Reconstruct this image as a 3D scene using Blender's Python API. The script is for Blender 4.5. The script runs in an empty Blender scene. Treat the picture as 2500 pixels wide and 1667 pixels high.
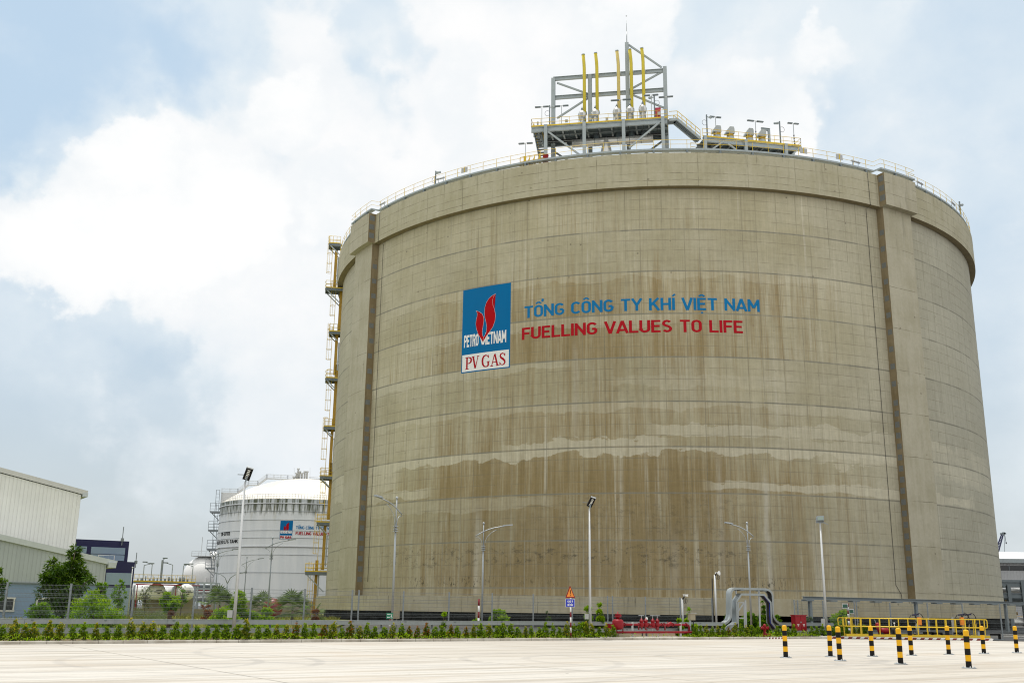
import bpy, bmesh, math, random
import numpy as np
from mathutils import Vector, Matrix
SC = bpy.context.scene
COL = SC.collection
V = Vector
R = math.radians
rnd = random.Random(7)

# ------------------------------------------------------------------ camera
FOC, PITCH, ROLL, HC = 2506.2, 0.254935, 0.01272, 1.6      # focal length in pixels of a 2500 px wide frame
_F = V((0, math.cos(PITCH), math.sin(PITCH)))
_U0 = V((0, -math.sin(PITCH), math.cos(PITCH)))
_R0 = V((1, 0, 0))
_R = _R0 * math.cos(ROLL) + _U0 * math.sin(ROLL)
_U = _U0 * math.cos(ROLL) - _R0 * math.sin(ROLL)
cam_d = bpy.data.cameras.new("camera")
cam = bpy.data.objects.new("camera", cam_d)
COL.objects.link(cam)
cam.matrix_world = Matrix(((_R.x, _U.x, -_F.x, 0), (_R.y, _U.y, -_F.y, 0), (_R.z, _U.z, -_F.z, HC), (0, 0, 0, 1)))
cam_d.sensor_width = 36.0
cam_d.lens = FOC / 2500.0 * 36.0
cam_d.clip_start = 0.2
cam_d.clip_end = 6000.0
SC.camera = cam

# ------------------------------------------------------------------ light and exposure
SC.view_settings.view_transform = 'Standard'
SC.view_settings.look = 'None'
SC.view_settings.gamma = 1.0
SC.view_settings.exposure = 0.0
SC.cycles.filter_width = 1.1
SUN_DIR = V((-0.30, 0.62, 2.9)).normalized()               # towards the sun: high, a little behind and left of the tank
sun_d = bpy.data.lights.new("sun", 'SUN')
sun_d.energy = 3.2
sun_d.angle = R(0.53)
sun_d.color = (1.0, 0.96, 0.89)
sun = bpy.data.objects.new("sun", sun_d)
COL.objects.link(sun)
sun.rotation_euler = SUN_DIR.to_track_quat('Z', 'Y').to_euler()
sun.location = (-20, 40, 120)
SUN_EL = math.asin(SUN_DIR.z)
SUN_AZ = math.atan2(SUN_DIR.x, SUN_DIR.y)


class G:
    """tiny node-graph helper"""
    def __init__(s, tree):
        s.t = tree

    def n(s, typ, ins=None, out=0, **kw):
        nd = s.t.nodes.new(typ)
        for k, v in kw.items():
            setattr(nd, k, v)
        for k, v in (ins or {}).items():
            if isinstance(v, bpy.types.NodeSocket):
                s.t.links.new(v, nd.inputs[k])
            else:
                nd.inputs[k].default_value = v
        return nd.outputs[out]

    def m(s, op, a, b=0.0, c=0.0, clamp=False):
        return s.n('ShaderNodeMath', {0: a, 1: b, 2: c}, operation=op, use_clamp=clamp)

    def add(s, a, b): return s.m('ADD', a, b)
    def sub(s, a, b): return s.m('SUBTRACT', a, b)
    def mul(s, a, b): return s.m('MULTIPLY', a, b)
    def mx(s, a, b): return s.m('MAXIMUM', a, b)

    def ss(s, x, a, b, lo=0.0, hi=1.0):
        return s.n('ShaderNodeMapRange', {0: x, 1: a, 2: b, 3: lo, 4: hi}, interpolation_type='SMOOTHSTEP')

    def lin(s, x, a, b, lo=0.0, hi=1.0):
        return s.n('ShaderNodeMapRange', {0: x, 1: a, 2: b, 3: lo, 4: hi}, clamp=True)

    def mix(s, f, a, b, bt='MIX'):
        nd = s.t.nodes.new('ShaderNodeMix')
        nd.data_type = 'RGBA'
        nd.blend_type = bt
        for i, v in ((0, f), (6, a), (7, b)):
            if isinstance(v, bpy.types.NodeSocket):
                s.t.links.new(v, nd.inputs[i])
            else:
                nd.inputs[i].default_value = (*v, 1.0) if isinstance(v, (tuple, list)) and len(v) == 3 else v
        return nd.outputs[2]

    def xyz(s, x, y, z=0.0):
        return s.n('ShaderNodeCombineXYZ', {0: x, 1: y, 2: z})

    def sep(s, v):
        nd = s.t.nodes.new('ShaderNodeSeparateXYZ')
        s.t.links.new(v, nd.inputs[0])
        return nd.outputs[0], nd.outputs[1], nd.outputs[2]

    def noise(s, v, scale=1.0, detail=4.0, rough=0.55, dist=0.0):
        return s.n('ShaderNodeTexNoise', {'Vector': v, 'Scale': scale, 'Detail': detail, 'Roughness': rough, 'Distortion': dist})

    def vadd(s, a, b): return s.n('ShaderNodeVectorMath', {0: a, 1: b}, operation='ADD')
    def vmul(s, a, b): return s.n('ShaderNodeVectorMath', {0: a, 1: b}, operation='MULTIPLY')


def ray(px, py):
    """world direction of a point of the 2500 x 1667 photograph"""
    return _F + _R * ((px - 1250) / FOC) + _U * ((833.5 - py) / FOC)


def at(px, py, z=None, Y=None):
    d = ray(px, py)
    t = (z - HC) / d.z if z is not None else Y / d.y
    return V((0, 0, HC)) + d * t


# ------------------------------------------------------------------ sky
W = bpy.data.worlds.new("World")
SC.world = W
W.use_nodes = True
W.node_tree.nodes.clear()
g = G(W.node_tree)
dirv = g.n('ShaderNodeTexCoord', out=0)
sky = g.n('ShaderNodeTexSky', sky_type='NISHITA', sun_disc=False, sun_elevation=SUN_EL, sun_rotation=SUN_AZ,
          air_density=1.2, dust_density=2.5, ozone_density=1.0, altitude=0)
sky = g.n('ShaderNodeVectorMath', {0: sky, 3: 0.115}, operation='SCALE')

_w1 = g.n('ShaderNodeTexNoise', {'Vector': dirv, 'Scale': 3.6, 'Detail': 5.0, 'Roughness': 0.6}, out=1)
_w2 = g.n('ShaderNodeTexNoise', {'Vector': g.vadd(dirv, (3.3, 8.1, 5.7)), 'Scale': 13.0, 'Detail': 8.0, 'Roughness': 0.62}, out=1)
dirw = g.vadd(dirv, g.vadd(g.vmul(g.vadd(_w1, (-.5, -.5, -.5)), (.30, .30, .26)), g.vmul(g.vadd(_w2, (-.5, -.5, -.5)), (.10, .10, .10))))
dirw = g.n('ShaderNodeVectorMath', {0: dirw}, operation='NORMALIZE')


def blob(px, py, r, w):
    c = ray(px, py).normalized()
    dt = g.n('ShaderNodeVectorMath', {0: dirw, 1: c}, out=1, operation='DOT_PRODUCT')
    return g.ss(dt, math.cos(R(r)), math.cos(R(r * 0.25)), 0.0, w)


nz = g.n('ShaderNodeVectorMath', {0: dirv, 1: (1.0, 1.0, 1.35)}, operation='MULTIPLY')
wv = g.noise(nz, 3.0, 3, 0.5)
big = g.noise(nz, 4.2, 11, 0.56, 0.15)
fine = g.noise(g.vadd(nz, (4.1, 2.2, 9.7)), 9.0, 9, 0.6)
soft = g.noise(g.vadd(nz, (1.7, 5.2, 3.1)), 2.6, 6, 0.5)
bias = None
for b in ((250, 470, 6.5, .33), (430, 520, 6, .22), (720, 260, 5.5, .27), (820, 480, 5, .2), (1170, 300, 8, .33), (1420, 120, 7, .24), (1780, 170, 5, .22), (2050, 20, 4, .15),
          (600, 700, 7, .16), (80, 560, 5, .18), (500, 1120, 10, .06), (950, 560, 5, .16),
          (200, 190, 7, -.26), (480, 220, 4.5, -.2), (640, 400, 2.4, -.16), (-60, 100, 8, -.16), (960, 180, 3.2, -.2), (940, 330, 2.6, -.2), (230, 830, 5, -.2), (520, 910, 5, -.14), (60, 1080, 5, -.08), (180, 1000, 4, .08),
          (2250, 300, 9, .02), (2350, 700, 8, -.06), (2420, 1000, 7, -.08), (1640, 60, 2.5, -.14), (280, 1300, 8, -.1), (1230, 480, 4, -.1), (1050, 120, 3, -.1), (690, 800, 8, .2), (800, 1010, 6, .14), (250, 640, 5, .16), (560, 1150, 7, .08)):
    x = blob(*b)
    bias = x if bias is None else g.add(bias, x)
dens = g.add(g.add(g.mul(big, 0.95), g.mul(fine, 0.16)), bias)
mask = g.ss(dens, 0.54, 0.78)
cnoise = g.noise(g.vadd(nz, (7.7, 1.2, 4.1)), 6.5, 12, 0.62)
cb = None
for b in ((290, 520, 5.6, .62), (140, 600, 5.0, .55), (470, 560, 4.6, .55), (760, 560, 4.2, .5), (700, 330, 3.6, .42), (880, 640, 3.8, .5), (1180, 330, 4.4, .45), (1060, 560, 3.0, .4), (1830, 240, 3.4, .45), (1500, 60, 3.6, .4), (2010, 60, 3.0, .4)):
    x = blob(*b)
    cb = x if cb is None else g.mx(cb, x)
cdens = g.add(g.mul(cnoise, 0.8), cb)
cmask = g.mul(g.ss(cdens, 0.60, 0.84), g.ss(cb, 0.05, 0.3))
veil = g.ss(g.add(g.add(g.mul(soft, .75), g.mul(fine, .25)), g.mul(bias, 0.6)), 0.3, 0.68)
_, _, dz = g.sep(dirv)
hz = g.ss(dz, -0.02, 0.45)
haze_c = g.mix(hz, (0.65, 0.715, 0.765), (0.60, 0.775, 0.925))
base_c = g.mix(0.72, sky, haze_c)
base_c = g.mix(g.mul(veil, 0.85), base_c, (0.83, 0.895, 0.935))
shade = g.ss(g.add(g.add(g.mul(fine, 0.5), g.mul(soft, 0.6)), g.mul(dens, 0.45)), 0.74, 1.16)
cl_c = g.mix(shade, (0.84, 0.89, 0.93), (1.0, 1.0, 1.0))
col = g.mix(mask, base_c, cl_c)
cshade = g.ss(g.add(g.mul(cnoise, 0.9), g.mul(cb, 0.35)), 0.45, 0.75)
col = g.mix(g.mul(cmask, 0.9), col, g.mix(cshade, (0.88, 0.92, 0.95), (1.02, 1.02, 1.015)))
up = g.ss(dz, 0.55, 0.95)
col = g.mix(up, col, (1.0, 1.01, 1.02))
_, dy, _ = g.sep(dirv)
col = g.mix(g.mul(g.ss(dy, 0.25, -0.35), 0.9), col, (1.08, 1.075, 1.04))     # added white fill in the unseen sky behind the camera, lifts upright faces
bg = g.n('ShaderNodeBackground', {0: col, 1: 1.0})
wo = g.t.nodes.new('ShaderNodeOutputWorld')
g.t.links.new(bg, wo.inputs[0])


# ------------------------------------------------------------------ materials
def new_mat(name):
    m = bpy.data.materials.new(name)
    m.use_nodes = True
    nt = m.node_tree
    nt.nodes.clear()
    return m, G(nt)


def finish(g, col, rough=0.6, metal=0.0, bump=None, bdist=0.02, bstr=0.5, spec=0.5, emit=None):
    ins = {'Base Color': col, 'Roughness': rough, 'Metallic': metal, 'Specular IOR Level': spec}
    if bump is not None:
        ins['Normal'] = g.n('ShaderNodeBump', {'Strength': bstr, 'Distance': bdist, 'Height': bump})
    p = g.n('ShaderNodeBsdfPrincipled', ins)
    o = g.t.nodes.new('ShaderNodeOutputMaterial')
    g.t.links.new(p, o.inputs[0])


def c3(c):
    return (*c, 1.0)


def mat(name, col, rough=0.5, metal=0.0, var=0.12, scale=2.0, bump=0.0, spec=0.5):
    """painted or plain surface with slight uneven weathering"""
    m, g = new_mat(name)
    oc = g.n('ShaderNodeTexCoord', out=3)
    n1 = g.noise(oc, scale, 6, 0.6)
    n2 = g.noise(g.vmul(oc, (1, 1, 0.15)), scale * 4, 4, 0.6)
    f = g.add(g.mul(n1, 0.6), g.mul(n2, 0.4))
    k = g.lin(f, 0.3, 0.7, 1 - var, 1 + var * 0.6)
    c = g.mix(1.0, c3(col), g.n('ShaderNodeCombineColor', {0: k, 1: k, 2: k}), 'MULTIPLY')
    rr = g.lin(n1, 0.3, 0.7, max(rough - 0.08, 0.05), min(rough + 0.1, 1))
    finish(g, c, rr, metal, f if bump else None, 0.02, bump, spec)
    return m


def leaf_mat(name, a, b, tip=None, trans=0.35):
    m, g = new_mat(name)
    rp = g.n('ShaderNodeNewGeometry', out=8)
    oc = g.n('ShaderNodeTexCoord', out=3)
    c = g.mix(rp, c3(a), c3(b))
    if tip:
        at_ = g.n('ShaderNodeAttribute', out=2, attribute_name='tip')
        c = g.mix(at_, c, c3(tip))
    c = g.mix(g.ss(g.noise(oc, 2.5, 3), 0.4, 0.65, 0, 0.35), c, c3(tuple(x * 0.55 for x in a)))
    d = g.n('ShaderNodeBsdfPrincipled', {'Base Color': c, 'Roughness': 0.6, 'Specular IOR Level': 0.12})
    t = g.n('ShaderNodeBsdfTranslucent', {'Color': c})
    mx = g.n('ShaderNodeMixShader', {0: trans, 1: d, 2: t})
    o = g.t.nodes.new('ShaderNodeOutputMaterial')
    g.t.links.new(mx, o.inputs[0])
    return m


TR = 46.67            # radius of the tank wall


def concrete_wall():
    m, g = new_mat("stained cast concrete")
    uv = g.n('ShaderNodeUVMap')
    U, Z, _ = g.sep(uv)

    def nv(su, sz, off=0.0, detail=5, rough=0.6):
        return g.noise(g.xyz(g.add(g.mul(U, su), off), g.mul(Z, sz), off * 1.3), 1.0, detail, rough)

    def deg(a):
        return a * math.pi / 180 * TR

    def win(a0, a1, soft=4.0):
        s = deg(soft)
        return g.mul(g.ss(U, deg(a0) - s, deg(a0) + s), g.ss(U, deg(a1) + s, deg(a1) - s))

    def zwin(z0, z1, soft=1.0):
        return g.mul(g.ss(Z, z0 - soft, z0 + soft), g.ss(Z, z1 + soft, z1 - soft))

    fine = nv(3.2, 0.10, 3.0, 6, 0.65)        # narrow runs
    mid = nv(0.85, 0.045, 9.0, 5, 0.6)        # broad runs
    blot = nv(0.10, 0.13, 17.0, 5, 0.55)
    grain = nv(2.2, 2.2, 5.0, 6, 0.7)
    lift = g.m('FLOOR', g.m('DIVIDE', g.sub(47.65, Z), 4.872))
    lfrac = g.m('FRACT', g.m('DIVIDE', g.sub(47.65, Z), 4.872))
    lv = g.n('ShaderNodeTexWhiteNoise', {1: lift}, noise_dimensions='1D')
    pu = g.m('FLOOR', g.m('DIVIDE', U, 6.53))
    pv = g.n('ShaderNodeTexWhiteNoise', {0: g.xyz(pu, lift, 0.0)}, noise_dimensions='2D')
    base = g.mix(g.ss(blot, 0.35, 0.65), (0.405, 0.368, 0.248), (0.485, 0.45, 0.33))
    # brown staining, strongest on the middle of the face and low down
    vfine = nv(9.0, 0.22, 7.0, 5, 0.7)         # hair-thin runs
    amt = g.add(g.add(g.mul(mid, 0.55), g.mul(fine, 0.42)), g.add(g.mul(blot, 0.35), g.mul(lv, 0.16)))
    amt = g.add(amt, g.mul(g.sub(vfine, 0.5), 0.5))
    amt = g.add(amt, g.mul(win(-38, 8, 9), 0.14))
    amt = g.sub(amt, g.ss(Z, 33, 47, 0, 0.16))
    amt = g.add(amt, g.mul(zwin(3, 16.5, 2.5), 0.10))
    amt = g.add(amt, g.mul(g.mul(zwin(24, 31, 2), win(-32, 2, 5)), 0.06))
    amt = g.sub(amt, g.ss(U, deg(14), deg(34), 0, 0.22))
    amt = g.sub(amt, g.ss(U, deg(-45), deg(-60), 0, 0.16))
    tan = g.mul(g.ss(amt, 0.72, 1.05), 0.85)
    c = g.mix(tan, base, (0.285, 0.215, 0.105))
    c = g.mix(g.mul(g.ss(amt, 0.95, 1.12), 0.4), c, (0.215, 0.155, 0.055))
    # the lower lifts are darker and greyer
    low = g.mul(g.ss(Z, 14.5, 9.5), win(-66, 22, 10))
    c = g.mix(g.mul(low, .08), c, (0.235, 0.215, 0.145))
    # right flank and left flank are greyer
    c = g.mix(g.ss(U, deg(10), deg(45), 0, 0.6), c, (0.40, 0.395, 0.335))
    c = g.mix(g.ss(U, deg(-48), deg(-66), 0, 0.4), c, (0.42, 0.405, 0.33))
    # pale repair coats along the lift joints, ragged edges
    edge = g.sub(nv(0.17, 0.35, 31.0, 8, 0.62), 0.5)
    edge2 = g.sub(nv(0.22, 0.45, 43.0, 8, 0.62), 0.5)
    pale = None
    for z0, z1, a0, a1, k0, k1, st in (
            (17.55, 18.38, -70, 31, 3.4, 0.15, .95), (14.9, 18.3, -72, -47, 4.5, 0.2, .85), (13.9, 15.0, -58, -40, 3.0, 2.0, .8),
            (18.48, 19.45, -27, -5, .2, 4.5, .85), (19.65, 20.8, -7, 42, 2.4, 4.2, .75), (18.5, 19.6, 9, 29, .4, 3.0, .55),
            (16.9, 18.3, 15, 52, 4.5, .2, .6), (13.85, 14.8, 0, 47, 1.6, 2.4, .8), (16.4, 20.5, 32, 60, 4.0, 4.0, .45),
            (22.5, 23.25, -55, 26, 2.4, .2, .45), (27.3, 28.1, -60, -18, 3.2, .2, .5), (31.7, 32.95, -48, -4, 3.4, .2, .45), (25.0, 26.2, -12, 12, 2.5, 2.5, .35), (37.0, 37.85, -50, 20, 3.0, .2, .35), (12.0, 13.4, -55, -20, 2.4, 1.0, .4)):
        lo = g.add(g.mul(edge, k0 * 1.25), z0)
        hi = g.add(g.mul(edge2, k1), z1)
        b = g.mul(g.ss(g.sub(Z, lo), -.06, .06), g.ss(g.sub(hi, Z), -.06, .06))
        b = g.mul(g.mul(b, win(a0, a1, 1.5)), st)
        pale = b if pale is None else g.mx(pale, b)
    pale = g.mul(pale, g.lin(fine, 0.32, 0.66, 1.0, 0.6))
    c = g.mix(g.mul(pale, 0.95), c, (0.57, 0.535, 0.415))
    # pale lime runs
    lime = g.mul(g.ss(nv(2.4, 0.035, 61.0, 5, 0.6), 0.58, 0.74), g.ss(nv(0.25, 0.12, 71.0), 0.4, 0.6))
    c = g.mix(g.mul(lime, 0.6), c, (0.60, 0.57, 0.47))
    for a, wd, z0, z1, st in ((7.6, .35, 2, 15, .45), (-31.2, .5, 2, 12, .3), (-4.5, .5, 3, 9, .22), (1.5, .3, 4, 17, .22), (-17, .35, 20, 30, .25), (14, .5, 3, 11, .2)):
        wob = g.add(U, g.mul(g.sub(nv(0.3, 0.25, 81.0), 0.5), 1.0))
        d = g.m('ABSOLUTE', g.sub(wob, deg(a)))
        c = g.mix(g.mul(g.mul(g.ss(d, wd * 1.6, 0), zwin(z0, z1, 2)), st), c, (0.62, 0.61, 0.54))
    # black mildew low on the face
    mil = g.mul(g.ss(nv(1.1, 1.6, 91.0, 10, 0.8), 0.50, 0.64), g.mx(g.mul(zwin(6.0, 8.3, .5), win(-50, 6, 8)), g.mul(zwin(8.9, 13.4, .5), g.mul(win(-22, 8, 8), .45))))
    c = g.mix(g.mul(mil, 0.7), c, (0.075, 0.07, 0.055))
    drip = g.mul(g.ss(nv(4.6, 1.5, 103.0, 6, 0.75), 0.53, 0.61), g.mul(zwin(3.8, 5.05, .2), win(-56, 10, 3)))
    c = g.mix(g.mul(drip, g.mul(g.ss(nv(.25, .01, 171.0), .35, .6), .8)), c, (0.05, 0.048, 0.035))
    # formwork joints
    brk = g.ss(nv(0.5, 0.5, 111.0), 0.36, 0.58)
    dl = g.mul(g.m('ABSOLUTE', g.sub(g.m('FRACT', g.add(lfrac, 0.5)), 0.5)), 4.872)
    c = g.mix(g.mul(g.ss(dl, 0.13, 0.03), g.lin(brk, 0, 1, .45, .95)), c, (0.255, 0.25, 0.205))
    mfrac = g.m('FRACT', g.mul(lfrac, 4.0))
    ml = g.mul(g.m('ABSOLUTE', g.sub(g.m('FRACT', g.add(mfrac, 0.5)), 0.5)), 1.218)
    thin = g.mul(g.ss(ml, 0.06, 0.01), g.lin(brk, 0, 1, .05, .55))
    for o in (0.0, 2.44, 4.88):
        f = g.m('FRACT', g.add(g.m('DIVIDE', g.sub(U, o), 6.53), 0.5))
        d = g.mul(g.m('ABSOLUTE', g.sub(f, 0.5)), 6.53)
        lj = g.mul(g.mul(g.ss(d, 0.10, 0.02), g.ss(nv(0.3, 0.12, 161.0 + o), 0.48, 0.6)), g.ss(Z, 22, 8))
        c = g.mix(g.mul(lj, 0.4), c, (0.55, 0.53, 0.44))
        thin = g.mx(thin, g.mul(g.ss(d, 0.075, 0.01), g.lin(nv(0.4, 0.2, 131.0), 0.38, 0.6, .06, .6)))
    c = g.mix(thin, c, (0.21, 0.19, 0.135))
    # tie holes
    vt = g.t.nodes.new('ShaderNodeTexVoronoi')
    vt.inputs['Randomness'].default_value = 0.55
    vt.inputs['Scale'].default_value = 1.0
    g.t.links.new(g.xyz(g.mul(U, 1 / 1.25), g.add(g.mul(Z, 1 / 1.218), .3)), vt.inputs['Vector'])
    sel, _, _ = g.sep(vt.outputs['Color'])
    holes = g.mul(g.ss(vt.outputs['Distance'], 0.11, 0.05), g.ss(sel, 0.5, 0.56))
    holes = g.mul(holes, g.add(g.ss(Z, 30, 46, 0.25, .85), g.mul(g.ss(U, deg(-30), deg(-50)), .2)))
    c = g.mix(g.mul(holes, 0.8), c, (0.10, 0.09, 0.065))
    k = g.add(g.add(g.lin(grain, .3, .7, .92, 1.06), g.lin(pv, 0, 1, -.045, .045)), g.lin(lv, 0, 1, -.03, .03))
    k = g.add(k, g.lin(fine, .3, .7, .07, -.07))
    k = g.add(k, g.lin(vfine, .3, .7, -.08, .08))
    k = g.add(k, g.lin(nv(.35, 2.6, 151.0, 6, .7), .3, .7, -.05, .05))
    c = g.mix(1.0, c, g.n('ShaderNodeCombineColor', {0: k, 1: k, 2: k}), 'MULTIPLY')
    hgt = g.sub(g.mul(grain, 0.25), g.add(g.mul(thin, .5), g.mul(holes, 1.0)))
    finish(g, c, 0.88, 0, hgt, 0.05, 0.35, 0.25)
    return m


def concrete_trim(name, a, b, vj=0.0, hj=(), drips=0.5, dark=(0.12, 0.105, 0.07), z0=0.0, z1=1.0):
    """trim concrete of the tank: joints every vj metres round, at heights hj, dark runs from the top edge z1"""
    m, g = new_mat(name)
    uv = g.n('ShaderNodeUVMap')
    U, Z, _ = g.sep(uv)

    def nv(su, sz, off=0.0, detail=5, rough=0.6):
        return g.noise(g.xyz(g.add(g.mul(U, su), off), g.mul(Z, sz), off * 1.3), 1.0, detail, rough)
    blot = nv(0.22, 0.3, 7)
    c = g.mix(g.ss(g.add(g.mul(blot, .6), g.mul(nv(1.3, .12, 3), .4)), .36, .62), c3(a), c3(b))
    st = g.mul(g.ss(nv(1.6, 0.12, 21, 6, .65), .56, .70), g.lin(Z, z0, z1, .35, 1.0))
    c = g.mix(g.mul(st, drips), c, c3(tuple(x * .55 for x in a)))
    run = g.mul(g.ss(nv(3.1, 0.18, 33, 6, .7), .60, .70), g.ss(g.add(Z, g.mul(nv(1.2, .01, 5), 2.2)), z0 + (z1 - z0) * .7, z1 + .9))
    c = g.mix(g.mul(run, .8 * min(1, drips * 1.6)), c, c3(dark))
    lines = None
    brk = nv(.7, .9, 51)
    for h in hj:
        wob = g.add(Z, g.mul(g.sub(nv(.18, .01, h), .5), .5))
        d = g.m('ABSOLUTE', g.sub(wob, h))
        x = g.mul(g.ss(d, .06, .01), g.lin(brk, .4, .6, .1, .75))
        lines = x if lines is None else g.mx(lines, x)
    if vj:
        f = g.m('FRACT', g.add(g.m('DIVIDE', U, vj), .5))
        d = g.mul(g.m('ABSOLUTE', g.sub(f, .5)), vj)
        x = g.mul(g.ss(d, .07, .01), g.lin(brk, .38, .6, .15, .7))
        lines = x if lines is None else g.mx(lines, x)
    if lines is not None:
        c = g.mix(lines, c, (.16, .145, .10))
    vt = g.t.nodes.new('ShaderNodeTexVoronoi')
    vt.inputs['Randomness'].default_value = 0.8
    g.t.links.new(g.xyz(g.mul(U, 1 / 1.3), g.mul(Z, 1 / 1.1)), vt.inputs['Vector'])
    vt.inputs['Scale'].default_value = 1.0
    sel, _, _ = g.sep(vt.outputs['Color'])
    holes = g.mul(g.ss(vt.outputs['Distance'], .13, .06), g.ss(sel, .55, .6))
    c = g.mix(g.mul(holes, .55), c, (.13, .11, .075))
    gr = nv(2.4, 2.4, 13, 6, .7)
    k = g.lin(gr, .3, .7, .93, 1.06)
    c = g.mix(1.0, c, g.n('ShaderNodeCombineColor', {0: k, 1: k, 2: k}), 'MULTIPLY')
    finish(g, c, .88, 0, gr, .04, .35, .25)
    return m


M = {}
M['wall'] = concrete_wall()
M['ring'] = concrete_trim("ring beam concrete", (.40, .37, .255), (.47, .44, .325), 5.6, (48.35, 49.2, 50.45), .55, z0=47.65, z1=51.67)
M['buttress'] = concrete_trim("buttress concrete", (.40, .37, .27), (.47, .44, .34), 0, tuple(47.65 - 4.872 * i for i in range(1, 10)) + (50.4, 49.1), .45, z0=3, z1=51.6)
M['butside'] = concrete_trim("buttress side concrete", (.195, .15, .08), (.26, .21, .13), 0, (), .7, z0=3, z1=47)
M['slab'] = concrete_trim("base slab concrete", (.40, .35, .23), (.48, .44, .32), 4.4, (), .7, z0=1.2, z1=2.9)
M['patch'] = mat("grey grout patch", (.175, .185, .18), .9, 0, .3, 6, .3)
M['dark'] = mat("undercroft concrete with painted shade", (.012, .012, .011), .9, 0, .3)  # shade under the slab is put into this near-black colour
M['tray'] = mat("cable tray steel", (.31, .345, .355), .4, .3, .16, 2)
M['wire'] = mat("fence wire", (.17, .19, .195), .45, .2, .1)
M['galv'] = mat("galvanised steel", (.40, .43, .45), .45, .35, .15, 3)
M['steel'] = mat("grey painted steel", (.36, .41, .43), .5, 0, .14, 1.5)
M['bridge'] = mat("bridge beam steel", (.20, .235, .25), .5, 0, .15, 1.5)
M['steel_d'] = mat("dark grey steel", (.17, .205, .225), .5, 0, .2, 2)
M['deck'] = mat("blue grey steel deck", (.15, .20, .22), .55, 0, .25, 1)
M['silver'] = mat("insulation cladding sheet", (.66, .66, .64), .32, .6, .14, 1.2)
M['yellow'] = mat("safety yellow paint", (.72, .50, .02), .45, 0, .14, 2)
M['pipe_y'] = mat("yellow vent pipe paint", (.62, .50, .03), .4, 0, .12, .6)
M['pipe_p'] = mat("faded yellow vent pipe paint", (.66, .52, .16), .4, 0, .12, .6)
M['ochre'] = mat("ochre yellow column paint", (.50, .30, .025), .5, 0, .25, 2)
M['bol_y'] = mat("bollard yellow", (.80, .42, .004), .45, 0, .2, 7, spec=.3)
M['black'] = mat("black paint", (.008, .008, .008), .6, 0, .3, 5, spec=.2)
M['rubber'] = mat("black cable", (.015, .015, .017), .6, 0, .2)
M['red'] = mat("fire red paint", (.25, .003, .010), .45, 0, .2, 3, spec=.3)
M['red_d'] = mat("dark red paint", (.19, .006, .012), .4, 0, .2, 3)
M['white'] = mat("white paint", (.80, .80, .79), .5, 0, .08, 3)
M['pole'] = mat("pale grey pole", (.56, .575, .585), .4, .15, .1, 1)
M['pole_d'] = mat("weathered galvanised pole", (.25, .28, .30), .5, .2, .18, 1)
M['blue'] = mat("sign blue", (.0, .145, .36), .7, 0, .06, .3, spec=.15)
M['logo_red'] = mat("logo red", (.42, .0, .004), .7, 0, .06, .3, spec=.15)
M['text_blue'] = mat("lettering blue", (.004, .175, .41), .7, 0, .12, .3, spec=.2)
M['text_red'] = mat("lettering red", (.42, .003, .012), .7, 0, .12, .3, spec=.2)
M['sign_blue'] = mat("road sign blue", (.01, .03, .42), .4, 0, .06, 3)
M['orange'] = mat("sign orange", (.80, .25, .02), .4, 0, .08, 3)
M['green'] = mat("sign green", (.01, .20, .10), .4, 0, .08, 3)
M['green_d'] = mat("dark sign green", (.008, .10, .06), .4, 0, .1, 3)
M['box'] = mat("beige enclosure", (.33, .29, .20), .5, 0, .15, 3)
M['box_g'] = mat("grey enclosure", (.45, .46, .46), .5, 0, .15, 3)
M['lens_g'] = mat("greenish floodlight glass", (.22, .28, .25), .15, 0, .1, 3)
M['lens'] = mat("lamp lens", (.75, .76, .70), .2, 0, .05, 3)
M['pane'] = mat("dark window glass", (.02, .025, .03), .08, 0, .3, .5)
M['frame'] = mat("window frame", (.55, .55, .52), .5, 0, .1)
M['clad_white'] = None
M['navy'] = mat("navy blue wall", (.004, .005, .075), .5, 0, .12, .3)
M['bluegrey'] = mat("blue grey plaster", (.30, .40, .52), .8, 0, .10, .3)
M['bluewall'] = mat("slate blue render", (.20, .285, .42), .8, 0, .10, .3)
M['trim'] = mat("grey roof trim", (.50, .54, .55), .5, 0, .12, 1)
M['bark'] = mat("bark", (.10, .075, .05), .9, 0, .4, 6, .6)
M['pump'] = mat("pump casing paint", (.42, .45, .45), .4, .2, .15, 1.5)
M['magenta'] = mat("red cabinet faded", (.45, .02, .06), .4, 0, .1)


def clad(name, a, pitch=0.33, axis=0, amp=.5, dirt=.1):
    """vertical ribbed metal cladding"""
    m, g = new_mat(name)
    oc = g.n('ShaderNodeTexCoord', out=3)
    x, y, z = g.sep(oc)
    u = x if axis == 0 else y
    f = g.m('FRACT', g.m('DIVIDE', u, pitch))
    d = g.m('ABSOLUTE', g.sub(f, .5))
    rib = g.ss(d, .38, .46)
    n = g.noise(oc, .25, 5)
    st = g.noise(g.vmul(oc, (2, 2, .08)), 1.0, 5)
    k = g.add(g.lin(n, .3, .7, 1 - dirt, 1 + dirt * .4), g.lin(st, .3, .7, dirt * .4, -dirt * .4))
    c = g.mix(1.0, c3(a), g.n('ShaderNodeCombineColor', {0: k, 1: k, 2: k}), 'MULTIPLY')
    c = g.mix(g.mul(rib, .22), c, c3(tuple(t * .6 for t in a)))
    row = g.m('FRACT', g.m('DIVIDE', z, 1.6))
    finish(g, c, .45, .1, rib, .05, amp)
    return m


M['clad_white'] = clad("ivory ribbed cladding", (.735, .74, .70), .30, 0)
M['clad_grey'] = clad("grey ribbed cladding", (.38, .42, .425), .30, 0)
M['clad_far'] = clad("pale ribbed cladding", (.50, .51, .53), .6, 0)
M['roof_far'] = clad("white ribbed roof", (.72, .72, .71), .8, 0)


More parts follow.
